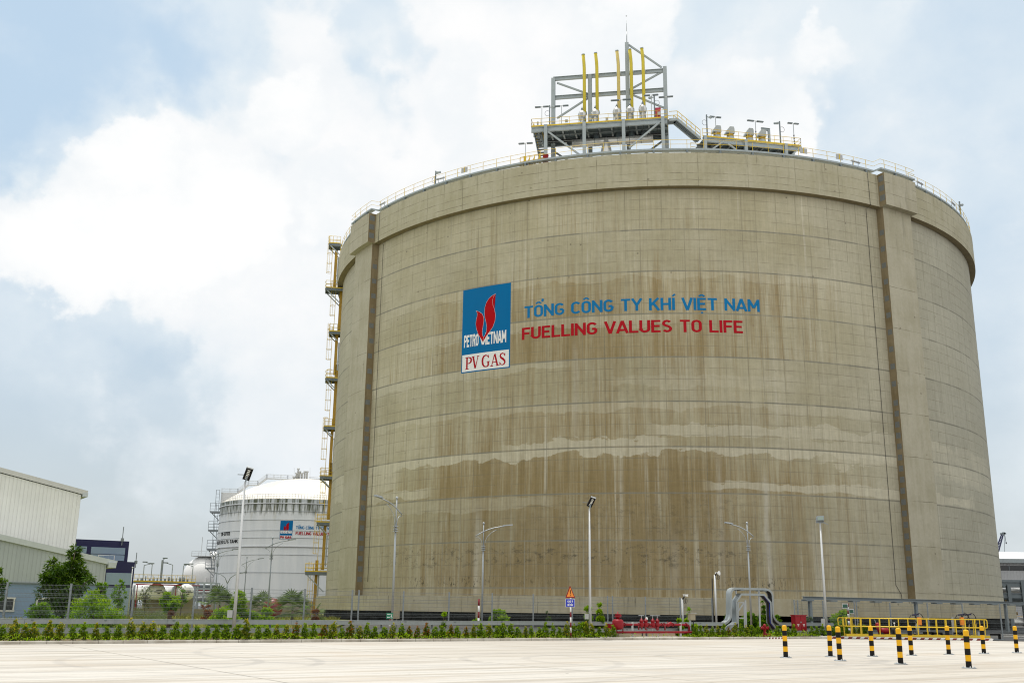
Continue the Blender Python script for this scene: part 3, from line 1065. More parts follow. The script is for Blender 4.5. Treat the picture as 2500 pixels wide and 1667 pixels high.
def glyph(ch, t=t_):
    """(advance, list of centre-line strokes) in a box of height 1"""
    lo, hi, md = t, 1 - t, .5
    oval = arc(.29, hi - .21, .21, .21, 180, 0) + arc(.29, lo + .21, .21, .21, 0, -180) + [(.08, hi - .21)]
    E_ = [[(.08, 0), (.08, 1)], [(.08, hi), (.52, hi)], [(.08, lo), (.52, lo)], [(.08, .51), (.47, .51)]]
    d = {
        'T': (.60, [[(.02, hi), (.58, hi)], [(.30, 0), (.30, hi)]]), 'O': (.58, [oval]), 'N': (.64, [[(.08, 0), (.08, 1)], [(.08, 1 - t), (.56, t)], [(.56, 0), (.56, 1)]]),
        'G': (.60, [arc(.30, hi - .22, .22, .22, 25, 180) + arc(.30, lo + .22, .22, .22, 180, 360) + [(.52, .46)], [(.52, .46), (.30, .46)]]),
        'C': (.58, [arc(.30, hi - .22, .22, .22, 25, 180) + arc(.30, lo + .22, .22, .22, 180, 335)]),
        'Y': (.60, [[(.03, 1), (.30, .45)], [(.57, 1), (.30, .45)], [(.30, 0), (.30, .47)]]), 'K': (.62, [[(.08, 0), (.08, 1)], [(.56, 1), (.12, .44)], [(.26, .58), (.58, 0)]]),
        'H': (.62, [[(.08, 0), (.08, 1)], [(.54, 0), (.54, 1)], [(.08, .5), (.54, .5)]]), 'I': (.16, [[(.08, 0), (.08, 1)]]),
        'V': (.62, [[(.04, 1), (.31, 0)], [(.58, 1), (.31, 0)]]), 'E': (.54, E_), 'F': (.52, [E_[0], E_[1], E_[3]]), 'L': (.52, [E_[0], E_[2]]),
        'A': (.64, [[(.04, 0), (.32, 1)], [(.60, 0), (.32, 1)], [(.15, .26), (.49, .26)]]), 'M': (.74, [[(.08, 0), (.08, 1)], [(.08, .97), (.37, .30)], [(.66, .97), (.37, .30)], [(.66, 0), (.66, 1)]]),
        'U': (.60, [[(.08, 1), (.08, lo + .22)] + arc(.30, lo + .22, .22, .22, 180, 360) + [(.52, 1)]]),
        'S': (.56, [arc(.28, hi - .20, .19, .20, 30, 180, 7) + [(.10, .64)] + [(.20, .545), (.36, .48)] + arc(.28, lo + .20, .20, .20, 40, -150, 8)]),
        'R': (.60, [[(.08, 0), (.08, 1)], [(.08, hi), (.32, hi)] + arc(.32, .72, .195, .195, 90, -90, 8) + [(.08, .525)], [(.30, .52), (.54, 0)]]),
        'P': (.56, [[(.08, 0), (.08, 1)], [(.08, hi), (.32, hi)] + arc(.32, .71, .20, .205, 90, -90, 8) + [(.08, .505)]]),
        'D': (.60, [[(.08, 0), (.08, 1)], [(.08, hi), (.28, hi)] + arc(.28, hi - .24, .24, .24, 90, 0, 6) + arc(.28, lo + .24, .24, .24, 0, -90, 6) + [(.08, lo)]]),
        '0': (.56, [oval]), '7': (.54, [[(.03, hi), (.50, hi)], [(.50, hi), (.20, 0)]]), '1': (.36, [[(.22, 0), (.22, 1)], [(.22, .96), (.04, .76)]]), '-': (.40, [[(.06, .45), (.34, .45)]]),
        ' ': (.30, []),
    }
    return d[ch]


ACC = {'^': [[(-.17, 1.12), (0, 1.26)], [(0, 1.26), (.17, 1.12)]], "'": [[(-.05, 1.12), (.10, 1.30)]], '.': [[(-.06, -.20), (.06, -.20)]], '?': [[(.20, 1.27), (.29, 1.33), (.29, 1.41), (.20, 1.45)], ]}
COMP = {'Ổ': ('O', '^?'), 'Ô': ('O', '^'), 'Í': ('I', "'"), 'Ệ': ('E', '^.'), 'Ú': ('U', "'"), 'Ý': ('Y', "'"), 'Ố': ('O', "^'"), 'Â': ('A', '^'), 'Ồ': ('O', '^')}


def write(mb, text, place, t=t_, sx=1.0, track=.06, step=.004, sub=1):
    """strokes of text as thin ribbons; place(x, y, lift) gives the point; returns the length"""
    x0 = 0.0
    k = 0
    for ch in text:
        b, acc = COMP.get(ch, (ch, ''))
        adv, st = glyph(b, t)
        strokes = list(st)
        for a_ in acc:
            strokes += [[(x + adv / 2 + (.12 if a_ == "'" and len(acc) > 1 else 0), y) for x, y in s_] for s_ in ACC[a_]]
        for s_ in strokes:
            lift = .01 + step * (k % 9)
            k += 1
            L_, R_ = [], []
            n = len(s_)
            pts = s_
            for i, (x, y) in enumerate(pts):
                xa, ya = pts[max(i - 1, 0)]
                xb, yb = pts[min(i + 1, n - 1)]
                dx, dy = xb - xa, yb - ya
                l = math.hypot(dx, dy) or 1
                nx, ny = -dy / l, dx / l
                hw = t if not acc or s_ in st else t * .72
                if i not in (0, n - 1):
                    d1x, d1y = x - xa, y - ya
                    l1 = math.hypot(d1x, d1y) or 1
                    c_ = (d1x * dx + d1y * dy) / (l1 * l)
                    hw = hw / max(.6, c_)
                L_.append(place(x0 + (x + nx * hw) * sx, y + ny * hw, lift))
                R_.append(place(x0 + (x - nx * hw) * sx, y - ny * hw, lift))
            mb.strip(R_, L_)
        x0 += (adv + track) * sx
    return x0 - track * sx


def text_len(text, t=t_, sx=1.0, track=.06):
    return sum((glyph(COMP.get(c, (c, ''))[0], t)[0] + track) * sx for c in text) - track * sx


def words(text, place, m, parent, t=t_, sx=1.0, track=.06):
    """one part per word; place(x, y, lift)"""
    x0 = 0.0
    for w in text.split(' '):
        mb = MB()
        ln = write(mb, w, lambda x, y, l: place(x0 + x, y, l), t, sx, track)
        mb.build('lettering', m, parent)
        x0 += ln + (.30 + 2 * track) * sx


def wall_text(text, az0, az1, z, h, m, parent, name, r=TR, t=t_):
    ln = text_len(text, t)
    words(text, lambda x, y, l: cyl(az0 + (az1 - az0) * x / ln, r + l, z + y * h), m, parent, t)


wall_text('TỔNG CÔNG TY KHÍ VIỆT NAM', -24.45, 7.95, 33.40, 1.40, M['text_blue'], tank, 'lettering')
wall_text('FUELLING VALUES TO LIFE', -24.75, 5.5, 30.90, 1.40, M['text_red'], tank, 'lettering')

# logo panel painted on the wall, its outlines measured on the curved face
CL = crop(1100, 680, 6.272)


def patch(mb, poly, r):
    """flat polygon given as (az, z), laid on radius r"""
    me = bmesh.new()
    vs = [me.verts.new((a, z, 0)) for a, z in poly]
    f = me.faces.new(vs)
    bmesh.ops.triangulate(me, faces=[f])
    for f in me.faces:
        mb.face([cyl(v.co.x, r, v.co.y) for v in f.verts])
    me.free()


def gridpatch(mb, a0, a1, z0, z1, r, n=10):
    mb.strip([cyl(a0 + (a1 - a0) * k / n, r, z0) for k in range(n + 1)], [cyl(a0 + (a1 - a0) * k / n, r, z1) for k in range(n + 1)], True)


mb = MB()
gridpatch(mb, -34.55, -26.53, 27.84, 37.86, TR + .012)
logo = mb.build('logo_panel', M['blue'], tank)
mb = MB()
gridpatch(mb, -34.40, -26.70, 27.97, 29.97, TR + .022)
mb.build('white_field', M['white'], logo)


def smoothpoly(pts, it=2):
    for _ in range(it):
        q = []
        n = len(pts)
        for i in range(n):
            (x0, y0), (x1, y1) = pts[i], pts[(i + 1) % n]
            q += [(x0 * .75 + x1 * .25, y0 * .75 + y1 * .25), (x0 * .25 + x1 * .75, y0 * .25 + y1 * .75)]
        pts = q
    return pts


fl_big = [(692, 232), (640, 262), (590, 305), (552, 365), (528, 440), (521, 520), (528, 600), (548, 680), (556, 750), (548, 820), (520, 885), (505, 893), (498, 975), (548, 885), (600, 815), (650, 740), (682, 650), (690, 560), (675, 470), (652, 410), (642, 350), (655, 290)]
fl_small = [(392, 494), (440, 508), (485, 540), (510, 590), (512, 650), (500, 730), (487, 810), (492, 870), (506, 896), (499, 976), (470, 925), (425, 850), (398, 770), (389, 690), (398, 620), (412, 560), (408, 520)]
for i, (fl, dz) in enumerate(((fl_big, .026), (fl_small, .032))):
    mb = MB()
    patch(mb, [onC(*CL(*p)) for p in fl], TR + dz + .008)
    f = mb.build('flame_emblem', M['logo_red'], logo)
    mb = MB()
    cx = sum(p[0] for p in fl) / len(fl)
    cy = sum(p[1] for p in fl) / len(fl)
    pts = [onC(*CL(*p)) for p in fl]
    rim = [cyl(a_, TR + dz, z_) for a_, z_ in pts]
    mb.tube(rim + [rim[0]], .014, 5, False)
    mb.build('outline', M['white'], f)
mb = MB()
h_ = 1.55


def pv(x, y, l):
    return cyl(-34.05 + x, TR + .012 + l, 30.98 + y * h_ * 1.0)


wpv = text_len('PETRO', .095, 1, .06)
kf = 2.5 / wpv
write(mb, 'PETRO', lambda x, y, l: cyl(-34.15 + x * kf, TR + .014 + l, 30.85 + y * 1.45), .095, 1, .06)
wiv = text_len('IETNAM', .095, 1, .06)
kf2 = 3.35 / wiv
write(mb, 'IETNAM', lambda x, y, l: cyl(-30.5 + x * kf2, TR + .014 + l, 30.85 + y * 1.45), .095, 1, .06)
vpoly = [(455, 905), (487, 902), (498, 978), (520, 895), (550, 890), (510, 1012), (480, 1013)]
patch(mb, [onC(*CL(*p)) for p in vpoly], TR + .03)
mb.build('lettering', M['white'], logo)
# serif capitals: thick and thin strokes with feet
mb = MB()
SER = {
    'P': (.66, [((.20, .03), (.20, .97), .075), ((.04, .03), (.38, .03), .03), ((.04, .97), (.36, .97), .03)], [[(.34, .96, .03), (.50, .93, .06), (.60, .84, .08), (.62, .72, .085), (.58, .58, .08), (.46, .49, .05), (.26, .47, .03)]]),
    'V': (.74, [((.15, .97), (.38, .02), .075), ((.62, .97), (.39, .02), .035), ((.02, .97), (.30, .97), .03), ((.52, .97), (.74, .97), .03)], []),
    'G': (.84, [((.66, .08), (.66, .42), .07), ((.52, .42), (.80, .42), .03), ((.68, .72), (.68, .96), .03)], [[(.68, .74, .03), (.58, .90, .04), (.42, .965, .04), (.24, .90, .07), (.13, .72, .08), (.10, .50, .085), (.14, .26, .08), (.26, .09, .06), (.44, .03, .04), (.58, .06, .05), (.68, .14, .06)]]),
    'A': (.82, [((.14, .03), (.40, .97), .035), ((.68, .03), (.42, .97), .075), ((.24, .32), (.58, .32), .03), ((.02, .03), (.28, .03), .03), ((.54, .03), (.82, .03), .03)], []),
    'S': (.60, [((.53, .72), (.53, .97), .025), ((.07, .03), (.07, .28), .025)], [[(.52, .74, .03), (.44, .91, .04), (.30, .965, .045), (.15, .90, .06), (.11, .76, .07), (.18, .62, .08), (.36, .50, .09), (.50, .36, .08), (.53, .22, .07), (.46, .08, .055), (.30, .035, .04), (.16, .08, .035), (.08, .24, .03)]]),
    ' ': (.22, [], []),
}
tot = sum(SER[c][0] for c in 'PV GAS')
x0 = 0
kk = 0
for ch in 'PV GAS':
    adv, lines, curves = SER[ch]
    for (a, b, t) in lines:
        curves = curves + [[(a[0], a[1], t), (b[0], b[1], t)]]
    for cv in curves:
        kk += 1
        L_, R_ = [], []
        for i, (x, y, t) in enumerate(cv):
            xa, ya, _ = cv[max(i - 1, 0)]
            xb, yb, _ = cv[min(i + 1, len(cv) - 1)]
            dx, dy = xb - xa, yb - ya
            l = math.hypot(dx, dy)
            nx, ny = -dy / l * t, dx / l * t
            for q, sg in ((L_, 1), (R_, -1)):
                q.append(cyl(-33.9 + (x0 + x + sg * nx) / tot * 6.7, TR + .03 + .004 * (kk % 6), 28.22 + (y + sg * ny) * 1.45))
        mb.strip(R_, L_)
    x0 += adv
mb.build('lettering', M['text_red'], logo, 'red serif lettering on the white field')

# ---- ring walkway
wk = thing('ring_walkway', 'grey steel walkway with yellow railing circling the tank rim', 'walkway', cyl(0, RR, ZT))
az_list = []


def rim_r(az):
    for e0, e1 in ((-61.6, -55.1), (28.2, 34.1)):
        if e0 - .7 <= az <= e1 + .7:
            return RR + 1.0
    return RR + .0


mb = MB()
pts = []
a_ = -96.0
brks = [-96, -62.35, -62.25, -54.45, -54.35, 27.45, 27.55, 34.75, 34.85, 96]
for i in range(0, len(brks), 2):
    n = max(2, int((brks[i + 1] - brks[i]) / 1.5))
    for k in range(n + 1):
        az = brks[i] + (brks[i + 1] - brks[i]) * k / n
        pts.append((az, rim_r((brks[i] + brks[i + 1]) / 2)))
mb.strip([cyl(a, r - .12, ZT + .40) for a, r in pts], [cyl(a, r - .12, ZT + .60) for a, r in pts])
mb.strip([cyl(a, r - .12, ZT + .40) for a, r in pts][::-1], [cyl(a, r - .75, ZT + .40) for a, r in pts][::-1])
mb.strip([cyl(a, r - .12, ZT + .60) for a, r in pts], [cyl(a, r - .19, ZT + .60) for a, r in pts])
mb.build('channel', M['steel'], wk)
for h in (.56 + .55, .56 + 1.1):
    mb = MB()
    mb.tube([cyl(a, r - .16, ZT + h) for a, r in pts], .021, 6)
    mb.build('handrail', M['yellow'], wk)
pm = MB()
pm.bar((0, 0, .45), (0, 0, 1.66), .042)
pmesh = pm.mesh('post')
pmesh.materials.append(M['yellow'])
bk = MB()
bk.box((0, 0, .2), .22, .35, .4)
bmesh_ = bk.mesh('bracket')
bmesh_.materials.append(M['steel_d'])
for i in range(78):
    az = -88 + i * 2.28
    p = cyl(az, rim_r(az) - .16, ZT) - ORG[wk.name]
    for nm, me, do in (('post', pmesh, True), ('bracket', bmesh_, i % 2 == 0)):
        if do:
            o = bpy.data.objects.new(nm, me)
            COL.objects.link(o)
            o.parent = wk
            o.location = p - (V((0, 0, 0)) if nm == 'post' else (cyl(az, 1, 0) - V((TC.x, TC.y, 0))) * .12)
            o.rotation_euler = (0, 0, R(az))

# ------------------------------------------------------------------ access tower on the left flank
_d = math.hypot(TC.x, TC.y)
_b = math.acos((TR + .3) / _d)
_az = math.atan2(-TC.x, TC.y)                   # azimuth (0 = towards -Y) of the camera seen from the tank axis
AZL = math.degrees(_az - _b)
TP = cyl(AZL, TR + .3, 0)
VT = VP(TP, math.atan2((TP - TC).y, (TP - TC).x))      # positive along = outwards (left in the picture)
tw = thing('access_tower', 'yellow columned ladder tower with caged ladders and railed landings climbing the tank', 'ladder tower', TP)
#          left px, right px, deck py
LAND = [(804, 838, 598), (795.5, 842, 706), (804, 838.6, 812), (795.5, 830, 925), (791.4, 827, 1043), (782, 818, 1163), (774, 814.5, 1275), (745.7, 799.6, 1395)]
COLX = [(820.4, 612, 817.4, 703), (833.5, 681, 828.6, 808), (821.3, 815, 818.5, 915), (820.4, 890, 816.6, 1040), (810.6, 1045, 806, 1160), (808, 1130, 803, 1268), (794.6, 1280, 787, 1391), (771.4, 1367, 769.8, 1486)]
LADX = [-11, -14, -13, -13.5, -12.5, -13, -13, -10]


def cage(lad, A, z0, z1, a0):
    """ladder facing outwards at distance A, hoops bulging outwards"""
    mb = MB()
    for off in (-.22, .22):
        mb.bar(VT.pt(A, off, z0), VT.pt(A, off, z1), .06)
    z = z0 + .3
    while z < z1:
        mb.bar(VT.pt(A, -.22, z), VT.pt(A, .22, z), .03)
        z += .3
    o = mb.build('ladder', M['yellow'], lad)
    mb = MB()
    z = z0 + 2.2
    hoop = []
    while z < z1 + .6:
        mb.tube([VT.pt(A + .36 - .36 * math.cos(R(a)), -.36 * math.sin(R(a)), z) for a in range(-180 + 180, 361, 30)], .028, 5, False)
        z += 1.5
    for a in (90, 135, 180, 225, 270):
        p = (A + .36 - .36 * math.cos(R(a)), -.36 * math.sin(R(a)))
        mb.bar(VT.pt(p[0], p[1], z0 + 2.2), VT.pt(p[0], p[1], z1 + .5), .028)
    mb.build('cage', M['yellow'], o)


rows = []
for lx, rx, py in LAND:
    pl, pr = VT(lx, py), VT(rx, py)
    rows.append((VT.a(pr), VT.a(pl), pl.z))
for i, (a0, a1, z) in enumerate(rows):
    a0 = max(a0, -.4) if i > 0 else .4
    mb = MB()
    c = VT.pt((a0 + a1) / 2, 0, z - .06)
    ang = math.atan2(VT.e.y, VT.e.x)
    mb.box(c, a1 - a0, 1.9, .08, ang)
    for off in (-.95, .95):
        mb.beam(VT.pt(a0 - .3, off, z - .25), VT.pt(a1, off, z - .25), .14, .34, .03)
    for a in (a0, a1):
        mb.beam(VT.pt(a, -.95, z - .25), VT.pt(a, .95, z - .25), .14, .34, .03)
    land = mb.build('landing', M['steel_d'], tw)
    mb = MB()
    cs = [(a0, -.95), (a1, -.95), (a1 + .12, 0), (a1, .95), (a0, .95)]
    for h in (.55, 1.1):
        mb.tube([VT.pt(a, o, z + h) for a, o in cs], .03, 5)
    for k in range(4):
        f = k / 3
        for off in (-.95, .95):
            mb.bar(VT.pt(a0 + (a1 - a0) * f, off, z), VT.pt(a0 + (a1 - a0) * f, off, z + 1.1), .05)
    mb.strip([VT.pt(a, o, z - .02) for a, o in cs], [VT.pt(a, o, z + .13) for a, o in cs])
    mb.build('railing', M['yellow'], land)
    for off in (-.9, .9):
        mb = MB()
        mb.bar(VT.pt(a1 - .2, off, z - .4), VT.pt(.0, off, z - .4 - (a1 - .2) * .95), .13)
        mb.build('brace', M['steel'], land)
for i, (x0, y0, x1, y1) in enumerate(COLX):
    p, q = VT(x0, y0, -.35), VT(x1, y1, -.35)
    if i == 7:
        q.z = -.05
    a = (VT.a(p) + VT.a(q)) / 2
    mb = MB()
    mb.beam(VT.pt(a, -.35, q.z), VT.pt(a, -.35, p.z), .42, .36, .05, VT.n)
    mb.build('column', M['ochre'], tw)
    mb = MB()
    mb.bar(VT.pt(a - .35, .2, q.z + .5), VT.pt(a - .35, .2, p.z - 1.5), .16)
    for z in (q.z + (p.z - q.z) * .3, q.z + (p.z - q.z) * .75):
        mb.bar(VT.pt(a - .2, .2, z), VT.pt(-.35, .2, z), .1)
    mb.build('wall_tie', M['steel'], tw)
    lx = VT.a(VT(x1 + LADX[i], y1))
    cage(tw, lx, q.z if i < 7 else 0, rows[i][2] + .9, 0)

# ------------------------------------------------------------------ main roof platform
C1 = crop(1250, 40, 4.3556)
Y1 = 120.0
P0 = at(*C1(205, 1200), Y=Y1)
VM = VP(P0, R(-10.2))
ZD = VM(*C1(205, 1195)).z + .22                    # deck top
ZR = 50.4
LEN = VM.a(VM(*C1(1650, 1080)))
_bk = at(*C1(450, 1392), z=ZD - .5)
DEP = min(max((_bk - VM.p).dot(VM.n), 4.5), 8.5)
BK = DEP - .35
mp = thing('roof_platform', 'large grey steel roof platform with yellow railing carrying the tall yellow vent pipes', 'platform', VM.pt(LEN / 2, DEP / 2, ZR))
angM = R(-10.2)
mb = MB()
mb.box(VM.pt(LEN / 2, DEP / 2, ZD - .06), LEN, DEP, .1, angM)
mb.build('deck_plate', M['deck'], mp)
for off in (.1, DEP * .36, DEP * .68, DEP - .1):
    mb = MB()
    h = .62 if off < .2 else .36
    mb.beam(VM.pt(0, off, ZD - .12 - h / 2), VM.pt(LEN, off, ZD - .12 - h / 2), .3, h, .05)
    mb.build('girder', M['steel'] if off < .2 else M['steel_d'], mp)
mb = MB()
for k in range(11):
    a = LEN * (k + .5) / 11
    mb.beam(VM.pt(a, .3, ZD - .26), VM.pt(a, DEP - .3, ZD - .26), .2, .26, .04)
mb.build('cross_beam', M['steel'], mp)
front = [VM.a(VM(*C1(x, y))) for x, y in ((360, 1300), (770, 1300), (1188, 1250), (1606, 1200))]
for a in front:
    mb = MB()
    mb.beam(VM.pt(a, -.12, ZR - .6), VM.pt(a, -.12, ZD + .1), .42, .36, .05, VM.n)
    mb.build('column', M['steel'], mp)
# tall frame standing on the back row
VB = VP(VM.pt(0, BK, 0), angM)
posts = []
for (x, yt) in ((440, 665), (828, 625), (1221, 288), (1624, 542)):
    p = VB(*C1(x, yt))
    posts.append((VB.a(p), p.z))
for a, z in posts:
    mb = MB()
    mb.beam(VB.pt(a, 0, ZR - .6), VB.pt(a, 0, z), .5, .55, .06, VB.n)
    mb.build('frame_post', M['steel'], mp)
aL, aR = posts[0][0], posts[3][0]
for (xl, yl), (xr, yr) in (((455, 685), (1600, 562)), ((455, 880), (1620, 770))):
    z = (VB(*C1(xl, yl)).z + VB(*C1(xr, yr)).z) / 2
    mb = MB()
    mb.beam(VB.pt(aL, 0, z), VB.pt(aR, 0, z), .35, .5, .05)
    mb.build('frame_beam', M['steel'], mp)
zt2 = VB(*C1(455, 685)).z
for (p, q) in (((480, 710), (812, 828)), ((812, 870), (480, 1085)), ((1240, 305), (1590, 545)), ((1600, 590), (1240, 790)), ((1240, 820), (1640, 985))):
    mb = MB()
    mb.bar(VB(*C1(*p), .1), VB(*C1(*q), .1), .26, .2)
    mb.build('frame_brace', M['steel'], mp)
mb = MB()
zz = ZD + .75
mb.beam(VB.pt(aL, .3, zz), VB.pt(aR, .3, zz), .3, .4, .05)
mb.build('frame_beam', M['steel'], mp)
for p, q in (((385, 1230), (715, 1470)), ((1590, 1112), (1245, 1400))):
    mb = MB()
    a, b = VM(*C1(*p)), VM(*C1(*q))
    mb.bar(a, b, .24, .2)
    mb.build('brace', M['steel'], mp)
    mb = MB()
    mb.bar(VB.pt(VM.a(a), 0, a.z - .4), VB.pt(VM.a(b), 0, b.z), .24, .2)
    mb.build('brace', M['steel_d'], mp)


def railing(vp, a0, a1, off0, off1, z, n, parent, m=None, toe=True, h=1.1):
    """straight railing along the plane from (a0,off0) to (a1,off1)"""
    mb = MB()
    P = lambda f, hh: vp.pt(a0 + (a1 - a0) * f, off0 + (off1 - off0) * f, z + hh)
    for hh in (h / 2, h):
        mb.bar(P(0, hh), P(1, hh), .042)
    for k in range(n + 1):
        mb.bar(P(k / n, 0), P(k / n, h), .042)
    if toe:
        mb.bar(P(0, .09), P(1, .09), .03, .18)
    return mb.build('railing', m or M['yellow'], parent)


railing(VM, 0, LEN, 0, 0, ZD, 14, mp)
railing(VM, 0, LEN, DEP, DEP, ZD, 14, mp)
railing(VM, 0, 0, 0, DEP, ZD, 4, mp)
railing(VM, LEN, LEN, 1.6, DEP, ZD, 3, mp)
# left stair
st0, st1 = VM(*C1(265, 1235), -.1), VM(*C1(318, 1500), -.1)
zt_, zb_ = ZD - .2, st1.z
al, ar = VM.a(VM(*C1(225, 1230))), VM.a(VM(*C1(300, 1230)))
bl, br = VM.a(VM(*C1(275, 1500))), VM.a(VM(*C1(350, 1500)))
mb = MB()
o1, o2 = .4, 2.8
for (a, b) in ((al, bl), (ar, br)):
    mb.bar(VM.pt(a, o1, zt_), VM.pt(b, o2, zb_), .1, .3)
nst = 13
for k in range(1, nst):
    f = k / nst
    z = zt_ + (zb_ - zt_) * f
    mb.box(VM.pt((al + ar) / 2 + ((bl + br) / 2 - (al + ar) / 2) * f, o1 + (o2 - o1) * f, z), ar - al, .34, .07, angM)
str_ = mb.build('staircase', M['steel_d'], mp)
mb = MB()
for (a, b) in ((al, bl), (ar, br)):
    for h in (.5, 1.0):
        mb.bar(VM.pt(a, o1, zt_ + h), VM.pt(b, o2, zb_ + h), .05)
    for f in (0, .25, .5, .75, 1):
        mb.bar(VM.pt(a + (b - a) * f, o1 + (o2 - o1) * f, zt_ + (zb_ - zt_) * f), VM.pt(a + (b - a) * f, o1 + (o2 - o1) * f, zt_ + (zb_ - zt_) * f + 1), .05)
mb.build('handrail', M['yellow'], str_)

# yellow vent pipes with their relief valve housings
VPI = VP(VM.pt(0, BK - .75, 0), angM)
VVA = VP(VM.pt(0, BK - 1.5, 0), angM)
WH = ['leftmost', 'second from left', 'middle', 'fourth from left', 'rightmost']
pipes = [((757, 408), (768, 535), 1040), ((888, 392), (902, 520), 1030), ((1115, 368), (1130, 500), 1010), ((1251, 352), (1266, 480), 1000), ((1379, 340), (1393, 460), 985)]
valv = [(745, 1062), (884, 1048), (1114, 1030), (1253, 1018), (1390, 1000)]
for i, (pt, pb, yb) in enumerate(pipes):
    top_, ben = VPI(*C1(*pt)), VPI(*C1(*pb))
    lab = 'tall %s vent pipe, %s of the five on the roof platform' % ('faded ochre' if i == 2 else 'bright yellow', WH[i])
    base = VPI.pt(VPI.a(ben), 0, ZD + .05)
    t = thing('vent_pipe', lab, 'pipe', base, 'yellow vent pipes on the roof platform')
    mb = MB()
    d1 = (ben - top_)
    mb.tube([V((ben.x, ben.y, ZD - .9)), V((ben.x, ben.y, ben.z - 1.4)), ben + V((0, 0, -.35)), ben + (top_ - ben) * .2, top_], .215, 16)
    mb.build('pipe', M['pipe_p'] if i == 2 else M['pipe_y'], t)
    mb = MB()
    mb.lathe(top_ - (top_ - ben).normalized() * .12, [(.235, 0), (.235, .16)], 16, (top_ - ben))
    mb.build('rim', M['steel'], t)
    mb = MB()
    for z in (zt2, zt2 - 5.4):
        mb.box(V((ben.x, ben.y, z)) + VM.n * .2, .6, .5, .25, angM)
    mb.build('clamp', M['steel'], t)
    v = VVA(*C1(*valv[i]))
    vb = VVA.pt(VVA.a(v), 0, ZD)
    t = thing('relief_valve', 'silver domed relief valve at the foot of the %s yellow vent pipe' % WH[i], 'valve', vb, 'relief valves on the roof platform')
    mb = MB()
    zc = v.z + .15
    mb.lathe(V((vb.x, vb.y, 0)), [(.3, ZD), (.3, zc - .8), (.36, zc - .6), (.5, zc - .35), (.54, zc), (.52, zc + .12), (.4, zc + .42), (.16, zc + .56), (.14, zc + .7)], 20)
    body = mb.build('body', M['silver'], t)
    mb = MB()
    mb.lathe(V((vb.x, vb.y, zc + .66)), [(.10, 0), (.15, .1), (.14, .25), (.06, .36), (.05, .5)], 12)
    mb.build('bonnet', M['steel_d'], t)
    mb = MB()
    mb.box(V((vb.x, vb.y, zc - .25)) - VM.n * .55, .42, .12, .62, angM)
    mb.build('pilot_box', M['box_g'], t)
    mb = MB()
    mb.tube([V((vb.x, vb.y, zc - .1)), V((ben.x, ben.y, zc - .1))], .2, 12)
    mb.build('outlet', M['silver'], t)
    mb = MB()
    for s_ in (-.45, .45):
        mb.bar(V((vb.x, vb.y, ZD)) + VM.e * s_ * .8 - VM.n * .4, V((vb.x, vb.y, zc - .5)) + VM.e * s_ * .8 - VM.n * .4, .09)
    mb.build('support', M['steel_d'], t)

# header pipe below the deck
VH = VP(VM.pt(0, DEP * .45, 0), angM)
h0, h1 = VH(*C1(640, 1360)), VH(*C1(1500, 1298))
zh = (h0.z + h1.z) / 2
hp = thing('header_pipe', 'thick silver insulated header pipe slung below the main roof platform', 'pipe', VH.pt(VH.a(h0), 0, ZR))
mb = MB()
mb.tube([VH.pt(VH.a(h0), 0, zh), VH.pt(VH.a(h1), 0, zh)], .52, 24)
mb.build('pipe', M['silver'], hp)
mb = MB()
for k in range(1, 7):
    a = VH.a(h0) + (VH.a(h1) - VH.a(h0)) * k / 7
    mb.lathe(VH.pt(a - .04, 0, zh), [(.53, 0), (.53, .06)], 24, VH.e)
mb.build('seam_band', M['steel_d'], hp)
mb = MB()
for pt, pb, yb in pipes:
    q = VH.pt(VH.a(VPI(*C1(*pb))), 0, 0)
    mb = MB()
    mb.lathe(V((q.x, q.y, 0)), [(.36, zh + .3), (.36, ZD - 1.7), (.5, ZD - 1.65), (.5, ZD - 1.5), (.36, ZD - 1.45), (.36, ZD - .2)], 16)
    mb.build('riser', M['steel_d'], hp)
mb = MB()
for k in range(9):
    a = 1.2 + k * (LEN - 2.4) / 8
    mb.tube([VM.pt(a, .15, ZD - .2), VM.pt(a + .1, .1, ZD - 1.0), VM.pt(a - .15, .25, ZD - 1.7)], .03, 5)
mb.tube([VM.pt(.5, DEP * .5, ZD - .85), VM.pt(LEN - .5, DEP * .5, ZD - .85)], .1, 8)
mb.tube([VM.pt(.5, DEP * .62, ZD - .8), VM.pt(LEN - .5, DEP * .62, ZD - .8)], .07, 8)
mb.build('cable_run', M['rubber'], mp)
for k in range(10):
    mb = MB()
    mb.box(VM.pt(1.0 + k * (LEN - 2) / 9 + rnd.uniform(-.3, .3), .22, ZD + rnd.uniform(.35, .8)), rnd.uniform(.2, .45), .14, rnd.uniform(.25, .5), angM)
    mb.build('terminal_box', M['box_g'], mp)
mb = MB()
c = VH(*C1(1003, 1420), -.6)
mb.lathe(V((c.x, c.y, 0)), [(.72, ZR - 1), (.7, zh - 1.7), (.62, zh - 1.2), (.2, zh + .1), (.05, zh + .35)], 20)
mb.build('cone', M['silver'], hp)
c = VH(*C1(513, 1450), -.8)
sv = thing('riser_stub', 'short silver insulated riser with dark flange under the left end of the roof platform', 'pipe', V((c.x, c.y, ZR)))
mb = MB()
mb.lathe(V((c.x, c.y, ZR - 1)), [(.5, 0), (.5, 2.2), (.56, 2.25), (.56, 3.3), (.4, 3.5)], 18)
mb.build('pipe', M['silver'], sv)
mb = MB()
mb.lathe(V((c.x, c.y, ZR)), [(.6, 1.15), (.6, 1.4)], 18)
mb.lathe(V((c.x, c.y, ZR)), [(.6, 2.1), (.6, 2.2)], 18)
mb.build('flange', M['steel_d'], sv)

